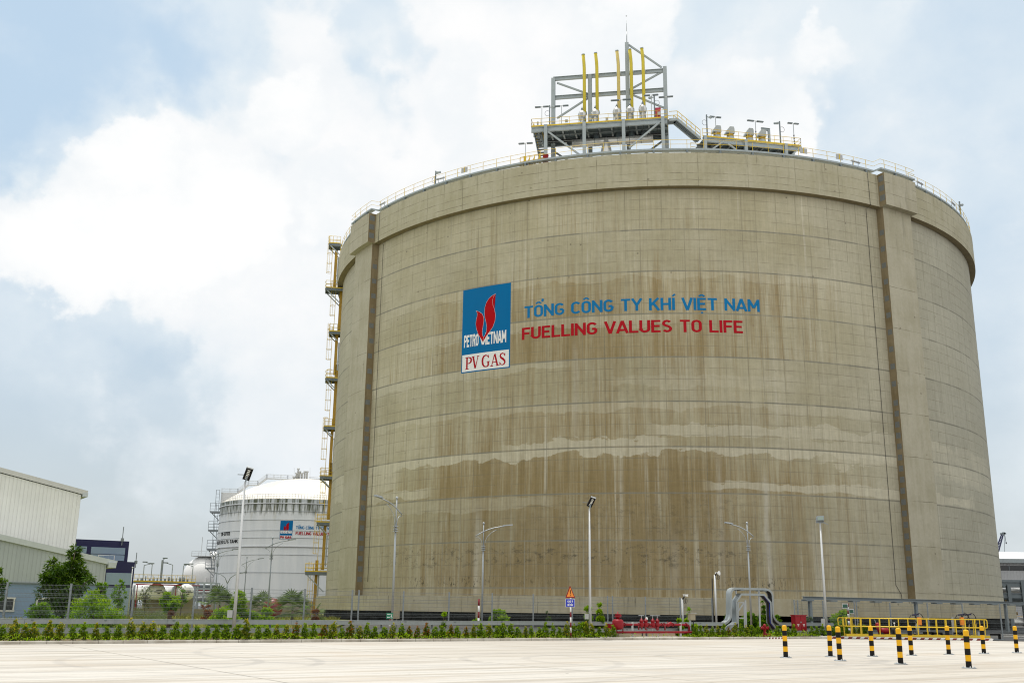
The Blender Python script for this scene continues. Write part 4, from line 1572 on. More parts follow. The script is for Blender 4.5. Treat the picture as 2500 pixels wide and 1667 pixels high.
# ------------------------------------------------------------------ pump platform and stair between the two
C6 = crop(1660, 250, 6.9176)
C5 = crop(1500, 220, 8.71)
P2 = at(*C6(425, 600), Y=117.5)
VQ = VP(P2, R(10.7))
ZQ = VQ(*C6(440, 582)).z
LQ = VQ.a(VQ(*C6(2045, 740)))
DQ = 4.2
pp = thing('pump_platform', 'lower grey steel roof platform with yellow railing carrying four pump heads', 'platform', VQ.pt(LQ / 2, DQ / 2, ZR))
angQ = R(10.7)
mb = MB()
mb.box(VQ.pt(LQ / 2, DQ / 2, ZQ - .06), LQ, DQ, .1, angQ)
mb.build('deck_plate', M['deck'], pp)
for off in (.08, DQ * .5, DQ - .1):
    mb = MB()
    h = .55 if off < .2 else .35
    mb.beam(VQ.pt(-.3, off, ZQ - .12 - h / 2), VQ.pt(LQ + .1, off, ZQ - .12 - h / 2), .28, h, .05)
    mb.build('girder', M['steel'] if off < .2 else M['steel_d'], pp)
mb = MB()
for k in range(12):
    a = LQ * (k + .5) / 12
    mb.beam(VQ.pt(a, .3, ZQ - .3), VQ.pt(a, DQ - .2, ZQ - .3), .16, .3, .04)
mb.build('cross_beam', M['steel_d'], pp)
for x, y in ((420, 680), (1105, 700), (1783, 780)):
    a = VQ.a(VQ(*C6(x, y)))
    for off in (-.1, DQ - .2):
        mb = MB()
        mb.beam(VQ.pt(a, off, ZR - .6), VQ.pt(a, off, ZQ + .05), .38, .34, .05, VQ.n)
        mb.build('column', M['steel'], pp)
for p, q in (((545, 795), (735, 660)), ((800, 690), (945, 800)), ((1885, 900), (2045, 750))):
    mb = MB()
    mb.bar(VQ(*C6(*p)), VQ(*C6(*q)), .18)
    mb.build('brace', M['steel'], pp)
railing(VQ, -.3, LQ, 0, 0, ZQ, 11, pp)
railing(VQ, -.3, LQ, DQ, DQ, ZQ, 11, pp)
railing(VQ, LQ, LQ, 0, DQ, ZQ, 3, pp)
# low pipework under the pump platform
mb = MB()
for off, z in ((1.2, ZR + 1.5), (2.4, ZR + 1.9), (3.2, ZR + 1.3)):
    mb.tube([VQ.pt(-1.5, off, z), VQ.pt(LQ - 1, off, z)], .26, 12)
for a in (1.5, 4.4, 7.3, 10.4):
    mb.tube([VQ.pt(a, 1.2, ZR - .3), VQ.pt(a, 1.2, ZQ)], .3, 12)
t = thing('suction_pipework', 'silver pipe runs crossing the roof below the pump platform', 'pipework', VQ.pt(LQ / 2, 2, ZR))
mb.build('pipe', M['silver'], t)
mb = MB()
for k in range(9):
    mb.box(VQ.pt(k * 1.5, 2.2, ZR + .9), .2, 2.6, .14, angQ)
    for off in (1.0, 3.4):
        mb.bar(VQ.pt(k * 1.5, off, ZR - .6), VQ.pt(k * 1.5, off, ZR + .9), .14)
mb.build('pipe_support', M['steel_d'], t)
WQ = ['first from the stair', 'second from the stair', 'third from the stair', 'farthest from the stair beside the lifting frame']
for i, (x, yt, yb) in enumerate(((612, 412, 600), (836, 432, 612), (1160, 458, 632), (1372, 480, 655))):
    VQ2 = VP(VQ.pt(0, 1.6, 0), angQ)
    p = VQ2(*C6(x + 15, yb))
    ztop = VQ2(*C6(x, yt)).z
    b = VQ2.pt(VQ2.a(p), 0, ZQ)
    H_ = ztop - ZQ
    t = thing('pump_motor', 'grey bell-shaped pump motor on the pump platform, %s' % WQ[i], 'pump motor', b, 'pump motors on the roof')
    mb = MB()
    mb.lathe(b, [(.56, 0), (.56, .12), (.5, .14), (.5, H_ * .42), (.44, H_ * .46)], 18)
    mb.build('casing', M['pump'], t)
    mb = MB()
    mb.lathe(b, [(.45, H_ * .47), (.43, H_ * .60), (.41, H_ * .62)], 18)
    mb.build('flange_ring', M['ochre'], t)
    mb = MB()
    prof = [(.66, H_ * .62), (.6, H_ * .74), (.16, H_), (-.36, H_), (-.44, H_ * .9), (-.46, H_ * .62)]
    mb.prism([b + VQ.e * (-x_) - VQ.n * .42 + V((0, 0, z_)) for x_, z_ in prof], VQ.n * .84)
    mb.build('hood', M['pump'], t)
    mb = MB()
    mb.tube([b + V((0, 0, H_ * .3)), b - VQ.e * .85 + V((0, 0, H_ * .3))], .24, 12)
    mb.lathe(b - VQ.e * .82 + V((0, 0, H_ * .3)), [(.32, 0), (.32, .1)], 14, -VQ.e)
    mb.build('nozzle', M['pump'], t)
# lifting frame beside the last pump
VQ2 = VP(VQ.pt(0, 1.6, 0), angQ)
lf = thing('lifting_frame', 'small grey gantry arm standing beside the last pump head', 'hoist', VQ2.pt(VQ2.a(VQ2(*C6(1505, 650))), 0, ZQ))
pa, pb_ = VQ2(*C6(1500, 475)), VQ2(*C6(1395, 470))
mb = MB()
mb.beam(VQ2.pt(VQ2.a(pa), 0, ZQ), VQ2.pt(VQ2.a(pa), 0, pa.z), .26, .26, .04, VQ.n)
mb.build('post', M['steel'], lf)
mb = MB()
mb.beam(VQ2.pt(VQ2.a(pb_) - .2, 0, pa.z + .1), VQ2.pt(VQ2.a(pa) + .15, 0, pa.z + .1), .26, .32, .04)
mb.build('arm', M['steel'], lf)

# stair from the main platform down to the pump platform
sa = VM.pt(LEN, .9, ZD - .1)
sb = VQ.pt(-.5, 1.0, ZQ - .05)
kn = VM(*C5(1300, 625), .9)
kn.z = ZD - .1
stp = thing('link_stair', 'grey steel stair with yellow handrails linking both roof platforms', 'stair', V((kn.x, kn.y, ZR)))
dirn = (sb - kn)
dirn.z = 0
dirn.normalize()
sd = V((-dirn.y, dirn.x, 0))
mb = MB()
for s_ in (-.55, .55):
    mb.bar(sa + sd * s_, kn + sd * s_, .1, .34)
    mb.bar(kn + sd * s_, sb + sd * s_, .1, .36)
mb.build('stringer', M['steel'], stp)
mb = MB()
ang = math.atan2(dirn.y, dirn.x)
nst = 17
for k in range(nst + 1):
    p = kn + (sb - kn) * (k / nst)
    mb.box(p, .26, 1.05, .06, ang)
mb.box((sa + kn) / 2, (kn - sa).length, 1.05, .06, math.atan2((kn - sa).y, (kn - sa).x))
mb.build('tread', M['steel_d'], stp)
for s_ in (-.6, .6):
    mb = MB()
    for h in (.55, 1.1):
        mb.bar(sa + sd * s_ + V((0, 0, h)), kn + sd * s_ + V((0, 0, h)), .055)
        mb.bar(kn + sd * s_ + V((0, 0, h)), sb + sd * s_ + V((0, 0, h)), .055)
    for k in range(6):
        p = kn + (sb - kn) * (k / 5) + sd * s_
        mb.bar(p, p + V((0, 0, 1.1)), .055)
    mb.build('handrail', M['yellow'], stp)

# thin T-shaped floodlight masts and camera masts on the roof
VM2 = VP(VM.pt(0, .25, 0), angM)
VQ3 = VP(VQ.pt(0, .25, 0), angQ)


def tmast(vp, top_, base_z, w, lab, striped=False):
    p = vp(*top_)
    b = vp.pt(vp.a(p), 0, base_z)
    t = thing('roof_light_mast', lab, 'lamp', b, 'T-shaped light masts on the tank roof')
    mb = MB()
    mb.bar(b, V((b.x, b.y, p.z)), .075)
    mb.build('mast', M['galv'], t)
    mb = MB()
    q = V((b.x, b.y, p.z))
    mb.bar(q - vp.e * w + V((0, 0, 0)), q + vp.e * w, .05)
    mb.build('crossarm', M['white'], t)
    for s_ in (-1, 1):
        mb = MB()
        mb.bar(q + vp.e * (s_ * w * .55 - w * .38) - V((0, 0, .03)), q + vp.e * (s_ * w * .55 + w * .38) - V((0, 0, .03)), .26, .13)
        mb.build('lamp_head', M['steel_d'], t)
    if striped:
        mb = MB()
        for k in range(4):
            mb.bar(V((b.x, b.y, base_z + .2 + k * .4)), V((b.x, b.y, base_z + .4 + k * .4)), .12)
        mb.build('black_band', M['black'], t)


for (x, y), lab in (((318, 962), 'T-shaped light mast above the stair at the left end of the roof platform'), ((527, 952), 'T-shaped light mast just right of the leftmost frame post'),
                    ((1157, 888), 'T-shaped light mast in front of the middle yellow vent pipe'), ((1480, 838), 'T-shaped light mast beside the red cabinet on the roof platform'), ((1636, 856), 'T-shaped light mast before the right frame post')):
    tmast(VM2, C1(x, y), ZD, .95 if x != 1157 else 1.35, lab)
for (x, y), lab in (((598, 247), 'T-shaped light mast behind the first pump head'), ((1272, 316), 'T-shaped light mast with black bands before the last pump head'), ((1912, 355), 'T-shaped light mast at the right end of the pump platform')):
    tmast(VQ3, C6(x, y), ZQ, .8 if x != 1272 else 1.15, lab, x != 598)
p = C1(145, 1350)
VW = VP(cyl(onC(*C1(140, 1475), RR)[0], RR - 1.2, 0), angM)
tmast(VW, p, ZT + .1, .9, 'T-shaped light mast rising from the tank rim left of the roof platform')


def cmast(vp, top_, base_z, lab, dr=1):
    p = vp(*top_)
    b = vp.pt(vp.a(p), 0, base_z)
    t = thing('camera_mast', lab, 'camera', b, 'camera masts on the tank roof')
    mb = MB()
    mb.bar(b, V((b.x, b.y, p.z)), .15)
    mb.build('mast', M['steel_d'], t)
    q = V((b.x, b.y, p.z - .25))
    mb = MB()
    mb.bar(q, q + vp.e * (dr * .5) - V((0, 0, .12)), .09)
    mb.tube([q + vp.e * (dr * .35) - vp.n * .3 - V((0, 0, .2)), q + vp.e * (dr * .62) + vp.n * .2 + V((0, 0, .02))], .16, 10)
    mb.build('camera_body', M['steel'], t)
    mb = MB()
    c = V((b.x, b.y, p.z - 1.1)) + vp.e * (-dr * .3)
    mb.tube([c + vp.e * (.32 * math.cos(a * .5236)) + V((0, 0, .36 * math.sin(a * .5236))) for a in range(13)], .022, 5, False)
    mb.build('cable_loop', M['rubber'], t)


cmast(VM2, C1(401, 948), ZD, 'camera mast beside the leftmost frame post on the roof platform')
cmast(VM2, C1(1512, 840), ZD, 'camera mast with cable loop left of the red roof cabinet', -1)
cmast(VQ3, C6(448, 212), ZQ, 'camera mast with cable loop at the stair end of the pump platform')
cmast(VQ3, C6(1680, 322), ZQ, 'camera mast with cable loop right of the lifting frame', -1)
for (px, py), lab in (((1064, 418), 'small camera post on the left part of the rim walkway'), ((2342, 492), 'small camera post on the right end of the rim walkway')):
    az, _ = onC(px, py + 24, RR - .2)
    VX = VP(cyl(az, RR - .3, 0), R(az))
    cmast(VX, (px, py), ZT + .5, lab)
# red cabinets
b = VM2.pt(VM2.a(VM2(*C1(1551, 1030))), .2, ZD)
t = thing('roof_cabinet', 'narrow magenta red cabinet at the right end of the roof platform', 'cabinet', b)
mb = MB()
mb.box(b + V((0, 0, .78)), .68, .4, 1.5, angM)
mb.build('body', M['magenta'], t)
mb = MB()
mb.box(b + V((0, 0, 1.56)), .74, .46, .06, angM)
mb.build('lid', M['magenta'], t)
az, z = onC(*C1(352, 1500), RR - .8)
b = cyl(az, RR - 1.0, ZT)
t = thing('extinguisher_box', 'red box behind the walkway at the foot of the left platform stair', 'cabinet', b)
mb = MB()
mb.box(b + V((0, 0, .75)), .6, .4, 1.3, angM)
mb.build('body', M['red'], t)
mb = MB()
mb.box(b + V((0, 0, 1.42)), .66, .46, .06, angM)
mb.build('lid', M['red_d'], t)
az, z = onC(*C1(130, 1500), RR - .5)
t = thing('yellow_stile', 'yellow tubular stile with steps over the pipes left of the platform stair', 'stair', cyl(az, RR - 1, ZT))
mb = MB()
for k in range(5):
    a2 = az + (k - 1) * .75
    mb.bar(cyl(a2, RR - .7, ZT), cyl(a2, RR - .7, ZT + 1.5), .09 if k != 1 else .3)
    mb.bar(cyl(a2, RR - .7, ZT + 1.5), cyl(a2 + .75, RR - .7, ZT + 1.5), .06)
    mb.bar(cyl(a2, RR - .7, ZT + .9), cyl(a2 + .75, RR - .7, ZT + .9), .06)
    mb.bar(cyl(a2, RR - .9, ZT + .3), cyl(a2 + .6, RR - .9, ZT + 1.3), .06)
mb.build('rail', M['yellow'], t)
mb = MB()
for k in range(3):
    mb.box(cyl(az + k * .7, RR - 1.1, ZT + .4 + .2 * k), .6, .8, .05, R(az))
mb.build('step', M['ochre'], t)
for k, (px, py, lab) in enumerate(((1134, 421, 'small junction panel on the walkway railing left of the platforms'), (2049, 388, 'small junction panel on the walkway railing right of the pump platform'), (1962, 376, 'junction panel on the walkway beside the pump platform end'))):
    az, _ = onC(px, py, RR)
    t = thing('junction_panel', lab, 'panel', cyl(az, RR - .2, ZT + .6), 'junction panels on the rim railing')
    mb = MB()
    mb.box(cyl(az, RR + .02, ZT + 1.15), .9, .05, .62, R(az))
    mb.build('plate', M['box_g'], t)
    mb = MB()
    mb.box(cyl(az, RR + .06, ZT + 1.15), .1, .04, .66, R(az))
    mb.build('bracket', M['yellow'], t)
t = thing('lightning_rod', 'thin lightning rod on top of the tallest frame post', 'rod', VB.pt(posts[2][0], 0, posts[2][1]))
mb = MB()
e = VB(*C1(1209, 48))
mb.tube([VB.pt(posts[2][0], 0, posts[2][1] - .2), VB.pt(posts[2][0], 0, (posts[2][1] + e.z) / 2)], .07, 6)
mb.tube([VB.pt(posts[2][0], 0, (posts[2][1] + e.z) / 2), VB.pt(posts[2][0], 0, e.z)], .035, 6)
mb.build('rod', M['galv'], t)
mb = MB()
mb.ball(VB.pt(posts[2][0], 0, (posts[2][1] + e.z) / 2 + 2.4), .09, 8, 6)
mb.build('tip', M['galv'], t)

for k, (px, py, lab) in enumerate(((933, 500, 'small tube lamp on the rim railing just right of the left buttress'), (1075, 438, 'small tube lamp on the rim railing above the left part of the wall'), (2090, 400, 'small tube lamp on the rim railing left of the right buttress'), (2247, 451, 'small tube lamp on the rim railing right of the right buttress'), (2329, 506, 'small tube lamp on the rim railing near the right end camera post'))):
    az, _ = onC(px, py + 6, RR)
    t = thing('rail_lamp', lab, 'lamp', cyl(az, RR - .1, ZT + .6), 'tube lamps on the rim railing')
    mb = MB()
    mb.tube([cyl(az - .75, RR - .02, ZT + 1.05), cyl(az + .75, RR - .02, ZT + .98)], .11, 8)
    mb.build('tube', M['box_g'], t)
    mb = MB()
    for d in (-.5, .5):
        mb.bar(cyl(az + d, RR - .1, ZT + .6), cyl(az + d, RR - .02, ZT + 1.2), .05)
    mb.build('bracket', M['steel_d'], t)

# ------------------------------------------------------------------ far left: white refrigerated gas tank
L4 = crop(480, 1120, 5.226)
YL = 305.0
_c = at(734, 1440, Y=YL)
LC = V((_c.x, YL, 0))
LR = 24.3
LZT = at(600, 1228, Y=YL - 10).z
LZ0 = 3.0


def lcyl(az, r, z):
    a = R(az)
    return V((LC.x + r * math.sin(a), LC.y - r * math.cos(a), z))


def onL(px, py):
    d = ray(px, py)
    a = d.x * d.x + d.y * d.y
    b = d.x * LC.x + d.y * LC.y
    c = LC.x ** 2 + LC.y ** 2 - LR * LR
    t = (b - math.sqrt(max(b * b - a * c, 0))) / a
    return math.degrees(math.atan2(d.x * t - LC.x, -(d.y * t - LC.y))), HC + d.z * t


lt = thing('gas_tank', 'white domed gas tank streaked with green algae below its roof edge, behind the big tank', 'tank', LC)
mb = MB()
mb.uv = []
N_ = 128
for z in (LZ0, LZT):
    for k in range(N_ + 1):
        az = -180 + 360 * k / N_
        mb.v.append(lcyl(az, LR, z))
        mb.uv.append((R(az) * LR, 31.6 + (z - LZT)))
for k in range(N_):
    mb.f.append((k, k + 1, N_ + 2 + k, N_ + 1 + k))
    mb.sm.append(True)
mb.build('wall', M['tank_white'], lt)
apex = at(748, 1171, Y=YL).z
H_ = apex - LZT
RS = (LR * LR + H_ * H_) / (2 * H_)
a1 = math.asin(LR / RS)
mb = MB()
mb.lathe(V((LC.x, LC.y, LZT - (RS - H_))), [(max(RS * math.sin(a1 * (1 - k / 14)), .02), RS * math.cos(a1 * (1 - k / 14))) for k in range(15)], 96, caps=False)
mb.build('dome', M['dome'], lt)
mb = MB()
mb.lathe(V((LC.x, LC.y, 0)), [(LR + .5, -.05), (LR + .5, LZ0)], 96, caps=False)
mb.build('plinth', M['slab'], lt)
for py, th in ((1268, .035), (1294, .025), (1312, .035), (1333.5, .18), (1353.5, .035), (1397, .04), (1247, .04), (1228, .14)):
    az, z = onL(700, py)
    mb = MB()
    mb.lathe(V((LC.x, LC.y, z)), [(LR, -th), (LR + .12 + th * .8, -th), (LR + .12 + th * .8, th), (LR, th)], 128, caps=False)
    mb.build('stiffener', M['galv'] if th < .1 else M['pole'], lt)
mb = MB()
for k in range(90):
    az = -90 + k * 2
    mb.bar(lcyl(az, LR - .2, LZT), lcyl(az, LR - .2, LZT + 1.3), .09)
for h in (.65, 1.3):
    mb.tube([lcyl(-92 + k * 3, LR - .2, LZT + h) for k in range(62)], .05, 5, False)
mb.build('railing', M['pole'], lt)
# stair climbing over the dome to the crown platform
VL = VP(V((LC.x, LC.y - 3, 0)), 0)
pts = [VL(*L4(x, y)) for x, y in ((318, 432), (525, 435), (660, 335), (780, 335), (895, 250), (1160, 262), (1230, 265))]
stair = MB()
for p, q in zip(pts, pts[1:]):
    for o in (-.5, .5):
        stair.bar(p + V((0, o, 0)), q + V((0, o, 0)), .12, .3)
        for h in (.6, 1.2):
            stair.bar(p + V((0, o, h)), q + V((0, o, h)), .07)
        n = max(1, int((q - p).length / 2))
        for k in range(n + 1):
            w_ = p + (q - p) * (k / n) + V((0, o, 0))
            stair.bar(w_, w_ + V((0, 0, 1.2)), .07)
stair.build('roof_stair', M['pole'], lt)
mb = MB()
for x in (340, 385, 460):
    p = VL(*L4(x, 435))
    mb.bar(p, V((p.x, p.y, LZT - .5)), .9 if x != 385 else .3)
p = VL(*L4(425, 440))
mb.box(V((p.x, p.y, (p.z + LZT) / 2)), 3.6, 2.5, p.z - LZT)
mb.build('stair_support', M['pole'], lt)
mb = MB()
zc = apex
for x, h in ((1240, .8), (1270, 2.2), (1290, 3.8), (1310, 2.8), (1340, 2.2), (1375, 2.8), (1405, 2.8)):
    p = VL(*L4(x, 265))
    mb.lathe(V((p.x, p.y, zc - .4)), [(.28, 0), (.28, h * .8), (.45, h * .8), (.45, h * .8 + .4)], 8)
mb.tube([VL(*L4(1435, 250)), VL(*L4(1700, 262))], .1, 5)
mb.tube([VL(*L4(1435, 232)), VL(*L4(1700, 240))], .07, 5)
for x in (1245, 1447):
    p = VL(*L4(x, 260))
    mb.bar(p, VL(*L4(x, 110)), .07)
mb.build('roof_nozzle', M['pole'], lt)
# caged ladder and small landings on its left edge
VLL = VP(V((LC.x, LC.y, 0)), 0)
lad = MB()
prev = VLL(*L4(275, 395))
for (x, y) in ((262, 590), (240, 820), (228, 1030), (215, 1240), (205, 1460), (195, 1600)):
    q = VLL(*L4(x, y))
    for o in (-.5, .5):
        lad.bar(prev + V((o, 0, 0)), q + V((o, 0, 0)), .12)
    n = int((prev - q).length / 1.0)
    for k in range(n):
        w_ = prev + (q - prev) * (k / n)
        lad.bar(w_ - V((.5, 0, 0)), w_ + V((.5, 0, 0)), .08)
    prev = q
lad.build('caged_ladder', M['pole_d'], lt)
for (x, y) in ((262, 680), (240, 915), (222, 1155), (205, 1395)):
    p = VLL(*L4(x, y))
    mb = MB()
    mb.box(p, 3.6, 2.4, .5)
    for h in (.9, 1.8, 2.6):
        mb.bar(p + V((-1.8, -1.2, h)), p + V((1.8, -1.2, h)), .1)
    for o in (-1.8, 0, 1.8):
        mb.bar(p + V((o, -1.2, 0)), p + V((o, -1.2, 2.6)), .1)
    mb.bar(p + V((-1.6, 0, -.2)), p + V((1.6, 0, -3.2)), .2)
    mb.build('landing', M['pole_d'], lt)


def ltext(text, pa, pb, h, m, name, par=None):
    (a0, z0), (a1_, z1) = onL(*pa), onL(*pb)
    ln = text_len(text)
    mb = MB()
    write(mb, text, lambda x, y, l: lcyl(a0 + (a1_ - a0) * x / ln, LR + .03 + l * 2.5, z0 + y * h), .085)
    mb.build(name, m, par or lt)


hpx = (onL(650, 1300)[1] - onL(650, 1310)[1]) / 10
ltext('TK-0701', L4(310, 985), L4(424, 985), 9.2 * hpx, M['black'], 'lettering')
mb = MB()
(a0, z0), (a1_, _) = onL(*L4(330, 1082)), onL(*L4(525, 1082))
ln1, ln2 = text_len('REFRIGERATED LPG TANK'), text_len('D LPG TANK')
per = (a1_ - a0) / ln2
write(mb, 'REFRIGERATED LPG TANK', lambda x, y, l: lcyl(a1_ - (ln1 - x) * per, LR + .03 + l * 2.5, z0 + y * 8.6 * hpx))
mb.build('lettering', M['black'], lt)
(a0, zt0), (a1_, _) = onL(*L4(1072, 785)), onL(*L4(1232, 785))
zb0 = onL(*L4(1140, 975))[1]
zc0 = onL(*L4(1140, 1024))[1]


def lgrid(mb, a0, a1, z0, z1, r):
    mb.strip([lcyl(a0 + (a1 - a0) * k / 6, r, z0) for k in range(7)], [lcyl(a0 + (a1 - a0) * k / 6, r, z1) for k in range(7)], True)


mb = MB()
lgrid(mb, a0, a1_, zc0, zt0, LR + .03)
lg = mb.build('logo_panel', M['blue'], lt)
mb = MB()
lgrid(mb, a0 + (a1_ - a0) * .03, a1_ - (a1_ - a0) * .03, zc0 + (zb0 - zc0) * .08, zb0, LR + .07)
mb.build('white_field', M['white'], lg)


def lmap(x, y):
    """place a point of the big logo close-up on the small logo"""
    a_, z_ = onC(*CL(x, y))
    return a0 + (a1_ - a0) * (a_ + 34.55) / 8.02, zc0 + (zt0 - zc0) * (z_ - 27.84) / 10.02


mb = MB()
for i, fl in enumerate((fl_big, fl_small)):
    me = bmesh.new()
    f = me.faces.new([me.verts.new((*lmap(*p), 0)) for p in fl])
    bmesh.ops.triangulate(me, faces=[f])
    for f in me.faces:
        mb.face([lcyl(v.co.x, LR + .08 + .03 * i, v.co.y) for v in f.verts])
    me.free()
mb.build('flame_emblem', M['logo_red'], lg)


def lword(text, m, zz, h, f0, f1):
    mb = MB()
    ln = text_len(text, .12, .8, .04)
    write(mb, text, lambda x, y, l: lcyl(a0 + (a1_ - a0) * (f0 + (f1 - f0) * x / ln), LR + .12 + l * 2, zc0 + (zt0 - zc0) * (zz + y * h)), .12, .8, .04)
    mb.build('lettering', m, lg)


lword('PETROVIETNAM', M['white'], .31, .15, .05, .95)
lword('PV GAS', M['text_red'], .045, .13, .06, .94)
A0, Z0 = onL(*L4(1266, 893))
A1 = A0 + (onL(*L4(1500, 893))[0] - A0) * text_len('TỔNG CÔNG TY KHÍ VIỆT NAM') / text_len('TỔNG CÔNG')
for text, m, (px, py), f in (('TỔNG CÔNG TY KHÍ VIỆT NAM', M['text_blue'], L4(1266, 893), 1.0), ('FUELLING VALUES TO LIFE', M['text_red'], L4(1262, 966), .945)):
    a_, z_ = onL(px, py)
    ln = text_len(text)
    mb = MB()
    write(mb, text, lambda x, y, l: lcyl(a_ + (A1 - A0) * f * x / ln, LR + .03 + l * 2.5, z_ + y * 7.6 * hpx))
    mb.build('lettering', m, lt)

# ------------------------------------------------------------------ warehouse and blue office at the left
AK = math.atan2(KU.y, KU.x)
X1 = crop(0, 1120, 3.267)
VWH = VP(at(260, 1376, Y=102), AK)
VWB = VP(VWH.pt(0, 6.0, 0), AK)


def block(vp, corners, depth, z0):
    """upright front face given by (along, z) corners, pushed back by depth"""
    pts = [vp.pt(a, 0, z) for a, z in corners]
    return MB().prism(pts, vp.n * depth)


wh = thing('warehouse', 'tall ivory ribbed metal warehouse with sloping roof edge at the left', 'building', VWB.pt(-30, 0, 0))
pr, pl = VWB(*X1(648, 285)), VWB(*X1(0, 112))
sl = (pr.z - pl.z) / (VWB.a(pr) - VWB.a(pl))
aR = VWB.a(pr)
aL = aR - 46
block(VWB, [(aL, 0), (aR, 0), (aR, pr.z), (aL, pr.z + sl * (aL - aR))], 40, 0).build('wall', M['clad_white'], wh)
mb = MB()
for o in (-.12, 40.1):
    mb.bar(VWB.pt(aR + .55, o, pr.z + sl * .55 + .30), VWB.pt(aL, o, pr.z + sl * (aL - aR) + .30), .22, .46)
mb.build('fascia', M['frame'], wh)
mb = MB()
mb.prism([VWB.pt(aR + .55, .1, pr.z + sl * .55 + .3), VWB.pt(aL, .1, pr.z + sl * (aL - aR) + .3), VWB.pt(aL, .1, pr.z + sl * (aL - aR) + .45), VWB.pt(aR + .55, .1, pr.z + sl * .55 + .45)], VWB.n * 39.8)
mb.build('roof', M['roof_far'], wh)
mb = MB()
mb.bar(VWB.pt(aR + .35, -.3, pr.z + .0), VWB.pt(aR + .35, 40, pr.z + .0), .5, .4)
mb.build('gutter', M['trim'], wh)
lw = thing('lean_to', 'low grey ribbed and slate blue annex with windows in front of the ivory warehouse', 'building', VWH.pt(-20, 0, 0))
pr, pl = VWH(*X1(850, 838)), VWH(*X1(0, 645))
sl = (pr.z - pl.z) / (VWH.a(pr) - VWH.a(pl))
aR = VWH.a(pr)
aL = aR - 42
zs = VWH(*X1(400, 992)).z
block(VWH, [(aL, zs), (aR, zs), (aR, pr.z), (aL, pr.z + sl * (aL - aR))], 5.9, 0).build('upper_wall', M['clad_grey'], lw)
MB().prism([VWH.pt(aL, .12, 0), VWH.pt(aR, .12, 0), VWH.pt(aR, .12, zs), VWH.pt(aL, .12, zs)], VWH.n * 5.7).build('lower_wall', M['bluewall'], lw)
mb = MB()
mb.bar(VWH.pt(aL, -.05, zs), VWH.pt(aR, -.05, zs), .14, .1)
mb.build('drip_flashing', M['steel_d'], lw)
mb = MB()
mb.bar(VWH.pt(aR + .9, -.15, pr.z + sl * .9 + .25), VWH.pt(aL, -.15, pr.z + sl * (aL - aR) + .25), .25, .5)
mb.build('fascia', M['trim'], lw)
mb = MB()
mb.prism([VWH.pt(aR + .9, .1, pr.z + sl * .55 + .3), VWH.pt(aL, .1, pr.z + sl * (aL - aR) + .3), VWH.pt(aL, .1, pr.z + sl * (aL - aR) + .45), VWH.pt(aR + .9, .1, pr.z + sl * .55 + .45)], VWH.n * 5.85)
mb.build('roof', M['trim'], lw)
mb = MB()
mb.bar(VWH.pt(aR + .45, -.5, pr.z - .1), VWH.pt(aR + .45, 5.8, pr.z - .1), .7, .5)
mb.build('gutter', M['trim'], lw)
for x0, x1 in ((-40, 102), (298, 470), (480, 656)):
    p, q = VWH(*X1(x0, 1108)), VWH(*X1(x1, 1216))
    a0_, a1w = VWH.a(p), VWH.a(q)
    zt_, zb_ = VWH(*X1(300, 1112)).z, VWH(*X1(300, 1212)).z
    mb = MB()
    for (u, v, s_, t) in (((a0_ + a1w) / 2, zt_, a1w - a0_ + .24, .14), ((a0_ + a1w) / 2, zb_, a1w - a0_ + .24, .14)):
        mb.box(VWH.pt(u, .06, v), s_, .2, t, AK)
    for u in (a0_, a1w):
        mb.box(VWH.pt(u, .06, (zt_ + zb_) / 2), .12, .2, zt_ - zb_ - .14, AK)
    w_ = mb.build('window', M['frame'], lw)
    mb = MB()
    mb.box(VWH.pt((a0_ + a1w) / 2, .10, (zt_ + zb_) / 2), a1w - a0_, .06, zt_ - zb_, AK)
    mb.build('pane', M['pane'], w_)

VBL = VP(at(318, 1330, Y=135), AK)
bo = thing('blue_office', 'navy blue framed office block with pale panels behind the warehouse', 'building', VBL.pt(0, 0, 0))


def rect(vp, p, q, off, th, mm, name, par):
    a, b = vp(*X1(*p)), vp(*X1(*q))
    a0_, a1w = sorted((vp.a(a), vp.a(b)))
    z0_, z1_ = sorted((a.z, b.z))
    mb = MB()
    mb.box(vp.pt((a0_ + a1w) / 2, off + th / 2, (z0_ + z1_) / 2), a1w - a0_, th, z1_ - z0_, AK)
    return mb.build(name, mm, par)


zg = 1135
a, b = VBL(*X1(560, 645)), VBL(*X1(1040, 655))
mb = MB()
mb.box(VBL.pt((VBL.a(a) + VBL.a(b)) / 2, 10, b.z / 2), VBL.a(b) - VBL.a(a), 19, b.z, AK)
mb.build('upper_block', M['navy'], bo)
rect(VBL, (735, 698), (995, 812), .38, .1, M['bluegrey'], 'panel', bo)
rect(VBL, (600, 692), (692, 765), .38, .1, M['bluegrey'], 'panel', bo)
rect(VBL, (600, 750), (1000, 762), .34, .1, M['navy'], 'band', bo)
f = rect(VBL, (788, 762), (916, 815), .28, .14, M['white'], 'window', bo)
for k in range(3):
    rect(VBL, (793 + k * 41, 768), (793 + k * 41 + 34, 808), .24, .05, M['bluegrey'], 'pane', f)
VBF = VP(VBL.pt(0, -3.2, 0), AK)
a, b = VBF(*X1(845, 822)), VBF(*X1(1078, 822))
mb = MB()
mb.box(VBF.pt((VBF.a(a) + VBF.a(b)) / 2, 1.75, b.z / 2), VBF.a(b) - VBF.a(a), 3.5, b.z, AK)
mb.build('porch_block', M['navy'], bo)
rect(VBF, (848, 905), (1040, 1005), -.1, .12, M['bluegrey'], 'panel', bo)
rect(VBF, (848, 1022), (1022, 1290), -.1, .12, M['bluegrey'], 'panel', bo)
